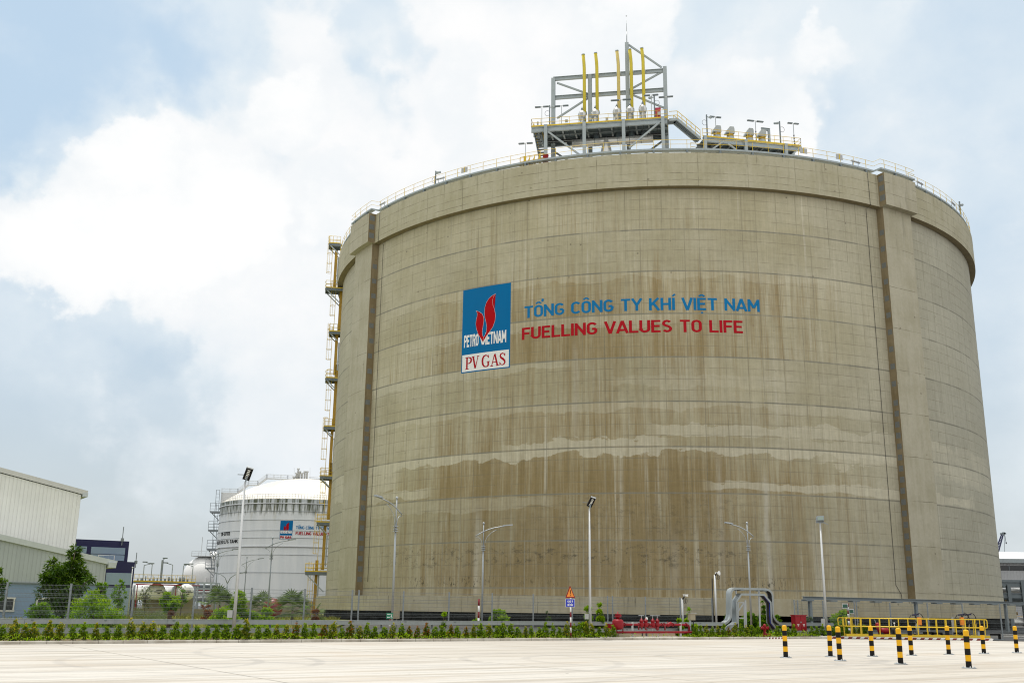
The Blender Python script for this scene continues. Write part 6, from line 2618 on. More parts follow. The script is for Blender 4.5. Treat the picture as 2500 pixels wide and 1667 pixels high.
# red hose cabinet, hydrant
VC = VP(K(0, 1.15), AK)
pl_, pr_2 = VC(*PT(1762, 1200)), VC(*PT(2000, 1200))
zb_, zt_ = VC(*PT(1880, 1205)).z, VC(*PT(1880, 888)).z
a0_, a1w = VC.a(pl_), VC.a(pr_2)
cb = thing('hose_cabinet', 'red two-door fire hose cabinet on a concrete block at the kerb', 'cabinet', VC.pt((a0_ + a1w) / 2, .3, GZ))
mb = MB()
mb.box(VC.pt((a0_ + a1w) / 2, .16, (zb_ + zt_) / 2), a1w - a0_, .32, zt_ - zb_, AK)
bd = mb.build('body', M['red'], cb)
mb = MB()
mb.box(VC.pt((a0_ + a1w) / 2, .15, zt_ + .02), a1w - a0_ + .1, .42, .05, AK)
mb.build('roof', M['red'], cb)
for k in (0, 1):
    w_ = (a1w - a0_) / 2
    mb = MB()
    mb.box(VC.pt(a0_ + w_ * (k + .5), -.012, (zb_ + zt_) / 2), w_ - .03, .024, zt_ - zb_ - .06, AK)
    dr = mb.build('door', M['red'], cb)
    mb = MB()
    for j, z in enumerate((.42, .36, .30)):
        wd = (.19, .13, .11)[j]
        for i in range(3):
            mb.box(VC.pt(a0_ + w_ * (k + .5) + (i - 1) * wd / 3 * 1.05, -.027, zb_ + (zt_ - zb_) * z), wd / 3 * .8, .006, .03, AK)
    mb.build('white_notice', M['white'], dr)
    mb = MB()
    mb.bar(VC.pt((a0_ + a1w) / 2 + (k - .5) * .09, -.04, (zb_ + zt_) / 2), VC.pt((a0_ + a1w) / 2 + (k - .5) * .09, -.04, (zb_ + zt_) / 2 + .1), .02)
    mb.build('handle', M['galv'], dr)
mb = MB()
for a in (a0_ + .04, a1w - .04):
    for off in (.03, .29):
        mb.bar(VC.pt(a, off, GZ + .18), VC.pt(a, off, zb_), .06)
mb.build('leg', M['red_d'], cb)
mb = MB()
mb.box(VC.pt((a0_ + a1w) / 2 + .15, .3, GZ + .1), a1w - a0_ + .15, .9, .22, AK)
mb.build('concrete_block', M['slab'], cb)
VHY = VP(K(0, .75), AK)
p = VHY(*PT(1110, 1270))
hz_ = VHY(*PT(1110, 1062)).z
hy = thing('fire_hydrant', 'red pillar fire hydrant with side outlets half hidden in the shrubs below the tray loop', 'hydrant', V((p.x, p.y, GZ)))
b = V((p.x, p.y, 0))
mb = MB()
mb.lathe(b, [(.16, GZ), (.16, GZ + .05), (.08, GZ + .06), (.08, hz_ - .2), (.11, hz_ - .19), (.11, hz_ - .1), (.07, hz_ - .03), (.03, hz_)], 16)
mb.build('pillar', M['red'], hy)
for sgn in (-1, 1):
    mb = MB()
    mb.tube([b + V((0, 0, hz_ - .26)), b + KU * (.24 * sgn) + V((0, 0, hz_ - .26)), b + KU * (.30 * sgn) + V((0, 0, hz_ - .33))], .075, 10)
    mb.lathe(b + KU * (.25 * sgn) + V((0, 0, hz_ - .26)), [(.12, 0), (.12, .05)], 12, KU)
    mb.build('outlet', M['red'], hy)
mb = MB()
mb.tube([b + V((-.1, 0, GZ + .12)), b + KU * .45 + V((0, 0, GZ + .1))], .1, 12)
mb.build('foot_pipe', M['red'], hy)

# ------------------------------------------------------------------ poles, lamps and signs


def pole_lamp(px, d, toppx, r0, r1, lab, head, name='floodlight_pole'):
    b = onK(*px, d)
    b.z = GZ
    VPP = VP(b, 0)
    tp = VPP(*toppx)
    t = thing(name, lab, 'lamp', b)
    mb = MB()
    mb.tube([b, V((b.x, b.y, tp.z))], r0, 16, r1=r1)
    mb.build('pole', M['pole'], t)
    mb = MB()
    mb.box(b + V((0, 0, .02)), .36, .36, .04)
    for k in range(4):
        mb.bar(b + V((.13 * (1 if k % 2 else -1), .13 * (1 if k > 1 else -1), 0)), b + V((.13 * (1 if k % 2 else -1), .13 * (1 if k > 1 else -1), .1)), .03)
    mb.build('base_plate', M['galv'], t)
    return t, b, V((b.x, b.y, tp.z)), VPP


def led_head(t, tp, k, w=.34, l=.66):
    """tilted black panel with six lit-looking lens blocks facing the plaza"""
    e = V((1, 0, 0))
    nrm = V((.12, -.80, -.58)).normalized()
    ln = (V((.36, -.40, .84)) - nrm * V((.36, -.40, .84)).dot(nrm)).normalized()
    wd = ln.cross(nrm).normalized()
    c = tp + V((.12 * k, -.04, .36 * k))
    w, l = w * k, l * k

    def pt(a, b_, n_): return c + wd * a + ln * b_ + nrm * n_
    mb = MB()
    q = [pt(-w / 2, -l / 2, 0), pt(w / 2, -l / 2, 0), pt(w / 2, l / 2, 0), pt(-w / 2, l / 2, 0)]
    mb.prism(q, nrm * -.09 * k)
    for i in range(8):
        mb.bar(pt(-w * .45, -l * .44 + i * l * .125, -.12 * k), pt(w * .45, -l * .44 + i * l * .125, -.12 * k), .02 * k, .05 * k, nrm)
    h = mb.build('lamp_head', M['black'], t)
    for i in range(6):
        mb = MB()
        y = l * (-.34 + .137 * i)
        mb.prism([pt(-w * .06 - w * .16, y - l * .035, .012), pt(w * .16, y - l * .035, .012), pt(w * .16, y + l * .035, .012), pt(-w * .22, y + l * .035, .012)], nrm * .012)
        mb.build('lens', M['lens'], h)
    mb = MB()
    mb.prism([pt(-w / 2, l / 2 + .002, .01), pt(w / 2, l / 2 + .002, .01), pt(w / 2, l / 2 + .05 * k, .0), pt(-w / 2, l / 2 + .05 * k, .0)], nrm * -.1 * k)
    mb.build('end_cap', M['galv'], h)
    mb = MB()
    mb.bar(c - wd * (-w * .3), c + V((-.55 * k, .25 * k, .02)), .035 * k)
    mb.build('sensor_arm', M['pole_d'], h)
    mb = MB()
    mb.bar(tp - V((0, 0, .1)), c - nrm * .1 * k, .07)
    mb.build('bracket', M['steel_d'], t)


t, b, tp, _ = pole_lamp((569, 1550), 1.9, (596.2, 1176), .088, .045, 'tall white pole with a black LED floodlight, in front of the white domed tank', 1)
led_head(t, tp, 1.0)
mb = MB()
p = onK(564, 1498, 1.9)
mb.box(V((b.x - .2, b.y - .02, p.z)), .24, .2, .34)
mb.build('junction_box', M['box_g'], t)
t, b, tp, _ = pole_lamp((1441, 1540), 1.5, (1437, 1240), .088, .045, 'tall white pole with a black LED floodlight, before the middle of the big tank', 1)
led_head(t, tp, .92)
mb = MB()
p = onK(1433, 1504, 1.5)
mb.box(V((b.x - .2, b.y - .02, p.z)), .22, .2, .30)
mb.build('junction_box', M['box_g'], t)
mb = MB()
mb.tube([V((b.x - .2, b.y - .1, p.z - .15)), V((b.x - .22, b.y - .12, p.z - .4)), V((b.x - .08, b.y - .1, p.z - .5))], .03, 6)
mb.build('cable', M['rubber'], t)
t, b, tp, VPP = pole_lamp((2019, 1545), 1.6, (2005, 1276), .10, .055, 'tall grey pole with a boxy tilted floodlight, left of the yellow pit railing', 1)
mb = MB()
c = tp + V((-.02, -.05, .3))
mb.prism([c + V((x, y, z)) for x, y, z in ((-.26, -.12, -.18), (.26, -.12, -.14), (.30, -.02, .20), (-.22, -.02, .16))], V((.02, .3, -.12)))
hd = mb.build('lamp_head', M['pole_d'], t)
mb = MB()
mb.prism([c + V((x, y, z)) for x, y, z in ((-.20, -.145, -.13), (.21, -.145, -.10), (.24, -.06, .14), (-.17, -.06, .11))], V((0, .02, -.006)))
mb.build('lens', M['lens_g'], hd)
mb = MB()
mb.bar(tp - V((.3, 0, -.02)), tp + V((.32, 0, .02)), .06)
mb.bar(tp + V((.2, 0, .04)), tp + V((.5, -.1, -.1)), .05)
mb.build('bracket', M['pole_d'], t)
mb = MB()
mb.box(V((b.x - .22, b.y, 1.0)), .22, .2, .5)
mb.tube([V((b.x - .2, b.y - .1, .8)), V((b.x - .3, b.y - .15, .4)), V((b.x - .05, b.y - .12, .2))], .03, 6)
mb.build('junction_box', M['box_g'], t)


def street_lamp(toppx, d, foot, arm, lab, dark=False, hgt=None):
    """curved-arm lamp; arm: (dx along X, dy along Y) of its head end"""
    p = onK(*toppx, d) if d is not None else at(*toppx, Y=foot)
    b = V((p.x, p.y, .03))
    H = p.z
    m = M['pole_d'] if dark else M['galv']
    t = thing('street_lamp', lab, 'street lamp', b, 'curved arm street lamps')
    mb = MB()
    mb.tube([b, V((b.x, b.y, H * .5)), V((b.x, b.y, H - 1.6))], .075, 12, r1=.05)
    mb.tube([V((b.x, b.y, H - 1.6)), V((b.x, b.y, H))], .04, 10)
    mb.build('pole', m, t)
    mb = MB()
    mb.ball(V((b.x, b.y, H + .03)), .085, 10, 8)
    mb.build('finial', m, t)
    A = V((arm[0], arm[1], 0))
    L_ = A.length
    A.normalize()
    P = lambda a, z: V((b.x, b.y, H)) + A * a + V((0, 0, z)) + V((0, -.07, 0))
    mb = MB()
    pts = [(-.58, -.92), (-.3, -.74), (0, -.57), (.35, -.42), (.75, -.29), (1.25, -.19), (1.5, -.16)]
    mb.tube([P(a * L_ / 2.1, z) for a, z in pts], .038, 10, r1=.034)
    mb.build('arm', m, t)
    mb = MB()
    for c in ([(-.55, -1.0), (-.32, -1.02), (-.16, -1.2), (-.1, -1.45), (-.09, -1.9)], [(.95, -.42), (.6, -.62), (.3, -.92), (.13, -1.25), (.09, -1.9)]):
        mb.tube([P(a * L_ / 2.1, z) for a, z in c], .018, 8)
    for z in (-1.62, -1.78, -1.9):
        mb.box(V((b.x, b.y - .03, H + z)), .3, .2, .035)
    mb.build('scroll_brace', m, t)
    mb = MB()
    k = L_ / 2.1
    s_ = A.cross(V((0, 0, 1)))
    for a0_, a1w, w0, w1, z0_, z1_ in ((1.4, 1.6, .07, .12, -.17, -.13), (1.6, 2.12, .12, .08, -.13, -.08)):
        q = [P(a0_ * k, z0_) + s_ * w0, P(a1w * k, z1_) + s_ * w1, P(a1w * k, z1_) - s_ * w1, P(a0_ * k, z0_) - s_ * w0]
        mb.prism(q, V((0, 0, .09)))
    mb.build('lamp_head', M['galv'] if not dark else M['pole_d'], t)
    return t, b


street_lamp((969, 1216), 7.5, None, (-1.05, -1.7), 'curved arm street lamp before the left buttress, head turned left')
street_lamp((1181, 1278), 18, None, (2.1, .3), 'curved arm street lamp before the big tank, head reaching right')
street_lamp((1823.5, 1277), 5.6, None, (-1.75, -.9), 'curved arm street lamp behind the tray loop, head reaching left')
street_lamp((665.8, 1314), None, 97, (2.1, .2), 'nearer dark street lamp right of the white LED pole, before the white tank', True)
street_lamp((603, 1361), None, 134, (2.1, .2), 'smaller dark street lamp just right of the white LED pole', True)
street_lamp((534.5, 1338), None, 113, (2.1, .2), 'dark street lamp left of the white LED pole, over the edge of the white tank', True)
p = at(555, 1424, Y=205)
t = thing('twin_arm_lamp', 'distant lamp with two arms forming a V before the white tank', 'street lamp', V((p.x, p.y, 0)))
mb = MB()
mb.tube([V((p.x, p.y, 0)), p], .14, 8)
mb.build('pole', M['pole_d'], t)
for s_ in (-1, 1):
    mb = MB()
    mb.tube([p, p + V((.5 * s_, 0, 1.1)), p + V((1.3 * s_, 0, 1.7)), p + V((2.4 * s_, 0, 2.0))], .08, 8)
    mb.bar(p + V((2.3 * s_, 0, 2.0)), p + V((3.3 * s_, 0, 2.2)), .4, .14)
    mb.build('arm', M['pole_d'], t)
# small boxes strapped to the lamp feet
for (px, py, d, lab) in ((968, 1500, 6.8, 'beige electrical box at the foot of the lamp before the left buttress'), (1167, 1500, 17.4, 'beige electrical box at the foot of the middle street lamp')):
    p = onK(px, py, d)
    t = thing('electrical_box', lab, 'box', V((p.x, p.y, .03)))
    mb = MB()
    mb.box(p, .34, .22, .42)
    mb.build('enclosure', M['box'], t)
    mb = MB()
    mb.bar(V((p.x, p.y + .1, .03)), p + V((0, .1, 0)), .07)
    mb.build('stand', M['steel_d'], t)


def striped_post(b, z1, parent, r=.042, n=None, first=0):
    n = n or int((z1 - b.z) / .28)
    A, B = MB(), MB()
    for k in range(n):
        z0_ = b.z + (z1 - b.z) * k / n
        (A if (k + first) % 2 else B).lathe(V((b.x, b.y, 0)), [(r, z0_), (r, z0_ + (z1 - b.z) / n)], 12)
    B.build('red_band', M['red_d'], parent)
    A.build('white_band', M['white'], parent)


# camera poles
for (x, y, d, yb, lab, kind) in ((1665.5, 1460, 3.7, 1540, 'grey pole with a small white bullet camera, behind the right part of the red skid', 0), (1745, 1402, 3.7, 1540, 'taller grey pole with a round white horn camera, left of the tray loop', 1)):
    p = onK(x, y, d)
    b = V((p.x, p.y, GZ))
    t = thing('camera_pole', lab, 'camera', b, 'camera poles behind the cable trays')
    mb = MB()
    mb.tube([b, p], .06 if kind == 0 else .065, 12)
    mb.build('pole', M['pole'], t)
    mb = MB()
    if kind == 0:
        q = p + V((.2, -.1, .2))
        mb.tube([q + V((-.13, .06, .0)), q + V((.13, -.12, -.05))], .065, 12)
        mb.box(q + V((0, -.03, .06)), .34, .18, .02)
    else:
        q = p + V((.25, -.1, .08))
        mb.lathe(q + V((-.2, .1, 0)), [(.06, 0), (.06, .16), (.08, .2), (.14, .27), (.145, .29)], 16, V((.75, -.65, .05)))
    mb.build('camera_body', M['white'], t)
    mb = MB()
    mb.tube([p + V((.0, -.05, -.05)), p + V((.12, -.1, .1)), p + V((.28, -.1, .2))], .04, 8)
    for k in range(2):
        c = p + V((.12 + .1 * k, -.12, -.15))
        mb.tube([c + V((.08 * math.cos(a * .5236), 0, .15 * math.sin(a * .5236))) for a in range(13)], .014, 6, False)
    if kind:
        mb.bar(b + V((-.18, 0, 0)), V((b.x - .18, b.y, p.z - .25)), .05)
    mb.build('cable', M['rubber'], t)
# warning sign
VSG = VP(K(0, .5), AK)
b = VSG(1393.3, 1550)
b.z = GZ
t = thing('warning_sign', 'orange warning triangle over a blue plate on a red and white kerb post', 'road sign', b)
zt_ = VSG(1392, 1430).z
striped_post(b, VSG(1393, 1481).z, t, .045, 6)
mb = MB()
mb.lathe(V((b.x, b.y, 0)), [(.045, VSG(1393, 1481).z), (.045, zt_ - .2)], 12)
mb.build('post_top', M['white'], t)
tri = [VSG(1391.7, 1428.4, -.06), VSG(1404.2, 1458.5, -.06), VSG(1380.8, 1458.5, -.06)]
zb_ = (tri[1].z + tri[2].z) / 2
tri = [tri[0], V((tri[1].x, tri[1].y, zb_)), V((tri[2].x, tri[2].y, zb_))]
mb = MB()
mb.prism(tri, VSG.n * .015)
plt = mb.build('triangle_border', M['red'], t)
cg = (tri[0] + tri[1] + tri[2]) / 3
mb = MB()
mb.prism([cg + (p - cg) * .76 - VSG.n * .006 for p in tri], VSG.n * .004)
mb.build('triangle_face', M['orange'], plt)
mb = MB()
hh = tri[0].z - zb_
u_ = VSG.e
for z0_, z1_, w0, w1 in ((.29, .62, .018, .030), (.15, .21, .028, .028)):
    c = V((cg.x, cg.y, 0)) - VSG.n * .011
    mb.prism([c - u_ * w0 + V((0, 0, zb_ + hh * z0_)), c + u_ * w0 + V((0, 0, zb_ + hh * z0_)), c + u_ * w1 + V((0, 0, zb_ + hh * z1_)), c - u_ * w1 + V((0, 0, zb_ + hh * z1_))], VSG.n * .004)
mb.build('exclamation_mark', M['black'], plt)


def plate(vp, p0, p1, off, m, name, par, th=.012):
    a, b_ = vp(*p0, off), vp(*p1, off)
    z0_, z1_ = min(a.z, b_.z), max(a.z, b_.z)
    a0_, a1w = vp.a(a), vp.a(b_)
    mb = MB()
    mb.box(vp.pt((a0_ + a1w) / 2, off + th / 2, (z0_ + z1_) / 2), abs(a1w - a0_), th, z1_ - z0_, math.atan2(vp.e.y, vp.e.x))
    return mb.build(name, m, par), (min(a0_, a1w), max(a0_, a1w), z0_, z1_)


rim, _ = plate(VSG, (1380.8, 1460.8), (1403.5, 1481.2), -.06, M['white'], 'plate_rim', t)
pl_, (a0_, a1w, z0_, z1_) = plate(VSG, (1381.5, 1461.5), (1402.8, 1480.5), -.07, M['sign_blue'], 'blue_plate', t, .008)
mb = MB()
for text, zz in (('CHÚ Ý', .56), ('HỐ SÂU', .12)):
    ln = text_len(text, .1, .75, .06)
    wd = (a1w - a0_) * .62
    hh = (z1_ - z0_) * .26
    write(mb, text, lambda x, y, l: VSG.pt((a0_ + a1w) / 2 - wd / 2 + x / ln * wd, -.071 - l * .12, z0_ + (z1_ - z0_) * zz + y * hh), .1, .75, .06, .003)
mb.build('lettering', M['white'], pl_)
# green exit sign on a white post
VG1 = VP(onK(951, 1500, 3.45), AK * .3)
b = VG1(951.3, 1540)
b.z = GZ
t = thing('exit_sign', 'green sign with white writing, arrow and figure on a white post, before the left buttress', 'sign', b)
striped_post(b, VG1(951, 1509).z, t, .05, 4, 1)
pl_, (a0_, a1w, z0_, z1_) = plate(VG1, (943.6, 1495.2), (959.3, 1510), -.06, M['green'], 'plate', t)
w_, h__ = a1w - a0_, z1_ - z0_
mb = MB()
for k in range(8):
    mb.box(VG1.pt(a0_ + w_ * (.13 + k * .065), -.064, z0_ + h__ * .76), w_ * .045, .006, h__ * .15, math.atan2(VG1.e.y, VG1.e.x))
mb.prism([VG1.pt(a0_ + w_ * x, -.063, z0_ + h__ * z) for x, z in ((.10, .28), (.26, .44), (.26, .34), (.56, .34), (.56, .22), (.26, .22), (.26, .12))], VG1.n * -.005)
for (x0_, x1_, y0_, y1_) in ((.74, .84, .62, .78), (.70, .82, .40, .60), (.66, .72, .12, .40), (.80, .88, .10, .38), (.60, .70, .44, .50)):
    mb.prism([VG1.pt(a0_ + w_ * x, -.063, z0_ + h__ * z) for x, z in ((x0_, y0_), (x1_, y0_), (x1_ + .02, y1_), (x0_ + .02, y1_))], VG1.n * -.005)
mb.build('pictogram', M['white'], pl_)
p = onK(1169.3, 1463, 3.6)
b = V((p.x, p.y, GZ))
t = thing('marker_post', 'bare red and white banded post beside the middle street lamp', 'post', b)
striped_post(b, p.z, t, .055, 6, 1)
mb = MB()
mb.lathe(V((b.x, b.y, p.z)), [(.058, 0), (.05, .03), (.01, .04)], 10)
mb.build('cap', M['red_d'], t)
S3 = crop(1960, 1420, 7.129)
VG2 = VP(onK(2062, 1478, 6.0), .12)
b = VG2(*S3(797, 600))
b.z = .03
t = thing('assembly_sign', 'two staggered dark green notice plates on a red and white post behind the fence', 'sign', b)
striped_post(b, VG2(*S3(793, 372)).z, t, .075, 9)
for (p0_, p1_) in (((684, 373), (790, 460)), ((800, 466), (893, 551))):
    rim, _ = plate(VG2, S3(*p0_), S3(*p1_), -.1, M['white'], 'plate_rim', t)
    g_, (a0_, a1w, z0_, z1_) = plate(VG2, S3(p0_[0] + 9, p0_[1] + 13), S3(p1_[0] - 9, p1_[1] - 9), -.112, M['green_d'], 'plate_face', t, .008)
    mb = MB()
    for r_ in range(2):
        for k in range(5 + r_ * 2):
            mb.box(VG2.pt(a0_ + (a1w - a0_) * (.2 + k * .65 / (5 + r_ * 2)), -.116, z0_ + (z1_ - z0_) * (.62 - r_ * .3)), (a1w - a0_) * .06, .004, (z1_ - z0_) * .12, .12)
    mb.build('writing', M['green'], g_)

# ------------------------------------------------------------------ hydrant pit with yellow railing
VYF = VP(V((CRN.x, CRN.y + .32, 0)), 0)
SY = S3
yl, yr = VYF(2079, 1548), VYF(2406, 1552)
a0y, a1y = VYF.a(yl), VYF.a(yr)
ZY = .15
yr_ = thing('pit_railing', 'yellow tubular railing with toe boards round the hydrant pit', 'railing', VYF.pt((a0y + a1y) / 2, 1, ZY))
for off, nm in ((0, 'front'), (1.7, 'back')):
    n = 15
    mb = MB()
    for h in (.64, 1.17):
        mb.tube([VYF.pt(a0y - .22, off, ZY + h), VYF.pt(a1y + .1, off, ZY + h)], .032, 10)
    e0, e1_ = a0y - .22, a1y + .1
    for e, sg in ((e0, -1), (e1_, 1)):
        mb.tube([VYF.pt(e, off, ZY + 1.17), VYF.pt(e + sg * .06, off, ZY + 1.15), VYF.pt(e + sg * .09, off, ZY + 1.09), VYF.pt(e + sg * .09, off, ZY + .72), VYF.pt(e + sg * .06, off, ZY + .66), VYF.pt(e, off, ZY + .64)], .032, 10)
    mb.build('rail', M['yellow'], yr_)
    for k in range(n):
        a = a0y + (a1y - a0y) * k / (n - 1)
        mb = MB()
        mb.bar(VYF.pt(a, off, ZY), VYF.pt(a, off, ZY + 1.17), .05)
        mb.build('post', M['yellow'], yr_)
    mb = MB()
    mb.bar(VYF.pt(a0y - .35, off - .03, ZY + .08), VYF.pt(a1y + .3, off - .03, ZY + .08), .012, .15)
    mb.build('toe_board', M['yellow'], yr_)
for a in (a0y - .2, a1y + .08):
    mb = MB()
    for h in (.64, 1.17):
        mb.tube([VYF.pt(a, 0, ZY + h), VYF.pt(a, 1.7, ZY + h)], .03, 8)
    mb.bar(VYF.pt(a, .85, ZY), VYF.pt(a, .85, ZY + 1.17), .05)
    mb.build('end_rail', M['yellow'], yr_)
VIN = VP(VYF.pt(0, .9, 0), 0)
# wheeled extinguisher and red reel inside
p = VIN(*S3(1335, 935))
t = thing('wheeled_extinguisher', 'slim red wheeled extinguisher standing inside the yellow railing at its left', 'extinguisher', V((p.x, p.y, ZY)))
b = V((p.x, p.y, ZY))
mb = MB()
mb.tube([b + V((.12, 0, .12)), b + V((-.06, .05, .75))], .15, 14)
mb.ball(b + V((-.06, .05, .75)), .15, 14, 8)
mb.build('cylinder', M['red'], t)
mb = MB()
for s_ in (-.14, .14):
    mb.lathe(b + V((.14 - .02, s_, .14)), [(.14, -.03), (.14, .03)], 14, (0, 1, 0))
mb.build('wheel', M['rubber'], t)
mb = MB()
mb.tube([b + V((-.06, .1, .3)), b + V((-.2, .1, 1.05)), b + V((-.25, .1, 1.07))], .02, 6)
mb.build('handle', M['galv'], t)
p = VIN(*S3(1515, 868))
t = thing('foam_drum', 'red horizontal foam drum with black reel inside the yellow railing', 'drum', V((p.x, p.y, ZY)))
b = V((p.x, p.y, ZY + .36))
mb = MB()
mb.lathe(b - V((.55, 0, 0)), [(.03, -.08), (.13, -.05), (.19, 0), (.19, .42), (.14, .48)], 20, (1, 0, 0))
mb.build('drum', M['red'], t)
mb = MB()
for k in range(6):
    mb.tube([b + V((.2, .25 * math.cos(a * .524), .25 * math.sin(a * .524))) + V((k * .05 - .1, 0, 0)) for a in range(13)], .02, 6, False)
mb.build('hose_reel', M['rubber'], t)
mb = MB()
for x in (-.4, 0):
    mb.box(V((b.x + x, b.y, ZY + .1)), .06, .36, .2)
mb.build('cradle', M['red_d'], t)
mb = MB()
mb.ball(b + V((.3, -.1, .5)), .06, 8, 6)
mb.bar(b + V((.3, -.1, .3)), b + V((.3, -.1, .5)), .03)
mb.build('gauge', M['white'], t)
RR4 = crop(2180, 1450, 8.4)
# hose stands with blue clamps and orange boxes
for i, (xs, box_x, lab) in enumerate(((478, 535, 'hose stand with looped hose and orange box inside the left half of the railing'), (1425, 1418, 'hose stand with orange box inside the right half of the railing'), (1560, None, 'hose stand with looped pale hose at the right end of the railing'))):
    p = VIN(*RR4(xs + 20, 860))
    tp = VIN(*RR4(xs, 425))
    b = V((p.x, p.y, ZY))
    t = thing('hose_stand', lab, 'hose stand', b, 'hose stands in the hydrant pit')
    mb = MB()
    mb.tube([b, V((p.x, p.y, tp.z))], .045, 10)
    mb.build('stand', M['box'] if i else M['galv'], t)
    q = V((p.x, p.y, tp.z))
    mb = MB()
    mb.bar(q - V((.22, 0, 0)), q + V((.22, 0, .05)), .09)
    mb.build('clamp', M['navy'], t)
    mb = MB()
    for k, (rx, rz, dx) in enumerate(((.28, .42, .22), (.24, .34, -.2))):
        c = q + V((dx, -.05, -.3))
        mb.tube([c + V((rx * math.cos(a * .5236), 0, rz * math.sin(a * .5236))) for a in range(-2, 8)], .025, 6)
    mb.tube([b + V((-.1, -.1, .3)), b + V((-.25, -.1, .45)), b + V((-.3, -.1, .2)), b + V((0, -.1, .1))], .03, 6)
    mb.build('hose', M['rubber'], t)
    if box_x:
        c = VIN(*RR4(box_x, 550))
        mb = MB()
        mb.box(c, .28 if i == 0 else .22, .2, .5)
        mb.build('telephone_box', M['orange'], t)
for i, (x, y0_, y1_, lab) in enumerate(((1240, 470, 760, 'grey post behind the middle of the yellow railing'), (1760, 770, 880, 'short grey stub post right of the yellow railing'))):
    p, q = VIN(*RR4(x, y1_), .6), VIN(*RR4(x, y0_), .6)
    t = thing('stub_post', lab, 'post', V((p.x, p.y, .03)))
    mb = MB()
    mb.bar(V((p.x, p.y, .03)), V((p.x, p.y, q.z)), .12)
    mb.build('shaft', M['galv'], t)
    mb = MB()
    mb.box(V((p.x, p.y, q.z + .01)), .16, .16, .02)
    mb.build('cap', M['galv'], t)
for i, (x, y, lab) in enumerate(((745, 790, 'black bent pipe bracket inside the middle of the railing'), (930, 800, 'second black pipe bracket inside the railing, joined to a thin line'), (1370, 800, 'black pipe bracket before the right hose stands'), (2120, 825, 'black bent pipe bracket on the road right of the railing'))):
    p = VIN(*RR4(x, y), .3)
    b = V((p.x, p.y, .03))
    t = thing('pipe_bracket', lab, 'bracket', b, 'black pipe brackets in the hydrant pit')
    mb = MB()
    mb.bar(b + V((.2, 0, 0)), V((b.x + .2, b.y, p.z)), .13)
    mb.build('upright', M['black'], t)
    mb = MB()
    mb.bar(V((b.x - .4, b.y, p.z)), V((b.x + .27, b.y, p.z)), .13)
    mb.build('arm', M['black'], t)
    mb = MB()
    mb.box(b + V((.1, 0, .02)), .75, .3, .04)
    mb.build('foot', M['steel_d'], t)
# long low pipe bridge behind the fence on the right
VB2 = VP(onK(1968, 1462, 14), AK)
a0_ = VB2.a(VB2(*S3(0, 275)))
zz = (VB2(*S3(60, 275)).z + VB2(2460, 1471).z) / 2
t = thing('pipe_bridge', 'long grey steel pipe bridge beam on posts before the right part of the base slab', 'pipe bridge', VB2.pt(a0_ + .5, 0, 0))
mb = MB()
mb.beam(VB2.pt(a0_, 0, zz), VB2.pt(a0_ + 46, 0, zz), .3, .26, .04)
mb.build('beam', M['bridge'], t)
for k in range(16):
    mb = MB()
    mb.box(VB2.pt(a0_ + .6 + k * 3, 0, zz - .2), .9, .62, .1, AK)
    mb.build('shoe', M['steel_d'], t)
for k in range(4):
    mb = MB()
    mb.beam(VB2.pt(a0_ + .85 + k * 14.5, 0, .03), VB2.pt(a0_ + .85 + k * 14.5, 0, zz - .13), .26, .26, .04, VB2.n)
    mb.build('post', M['bridge'], t)

# ------------------------------------------------------------------ planting


def rdir(rg, up=0.0):
    while True:
        v = V((rg.uniform(-1, 1), rg.uniform(-1, 1), rg.uniform(-1, 1)))
        if .05 < v.length < 1:
            v.normalize()
            v.z += up
            return v.normalized()


def leaf(mb, p, d, l, w, tip, rg):
    """one folded leaf from p along d"""
    s = d.cross(V((0, 0, 1)))
    if s.length < .1:
        s = V((1, 0, 0))
    s.normalize()
    a = rg.uniform(-.9, .9)
    n = s.cross(d)
    s = (s * math.cos(a) + n * math.sin(a)).normalized()
    n = s.cross(d).normalized()
    m = p + d * (l * .5)
    i = len(mb.v)
    mb.v += [p, m + s * (w / 2) + n * (w * .18), p + d * l, m - s * (w / 2) + n * (w * .18)]
    mb.f += [(i, i + 1, i + 2), (i, i + 2, i + 3)]
    mb.sm += [False, False]
    mb.tip += [tip * .5, tip, tip, tip]


def crown(mb, clumps, n, l, w, rg, droop=0.0, tipbias=1.0, inner=.35):
    """leaves through the volume of ellipsoid clumps (centre, rx, ry, rz)"""
    if mb.tip is None:
        mb.tip = []
    tot = sum(c[1] * c[3] for c in clumps)
    for (c, rx, ry, rz) in clumps:
        k = max(6, int(n * rx * rz / tot))
        twigs = [(rdir(rg, .15), inner + (1 - inner) * rg.random() ** .55) for _ in range(max(3, k // 7))]
        for i in range(k):
            d, r = twigs[i % len(twigs)]
            p = c + V((d.x * rx * r, d.y * ry * r, d.z * rz * r)) + V((rg.gauss(0, rx * .09), rg.gauss(0, ry * .09), rg.gauss(0, rz * .09)))
            q = (d * .6 + rdir(rg, .2 - droop)).normalized()
            out = max(0, (d.z * .5 + .5)) * r
            t = min(1, max(0, (out - .4) * 1.9) * tipbias * rg.uniform(.3, 1))
            leaf(mb, p, q, l * rg.uniform(.6, 1.25), w * rg.uniform(.7, 1.2), t, rg)


def branches(mb, base, tips, r, rg):
    for t in tips:
        m = base + (t - base) * .5 + V((rg.uniform(-.1, .1), rg.uniform(-.1, .1), .12)) * (t - base).length
        mb.tube([base, m, t], r, 6, r1=r * .3)


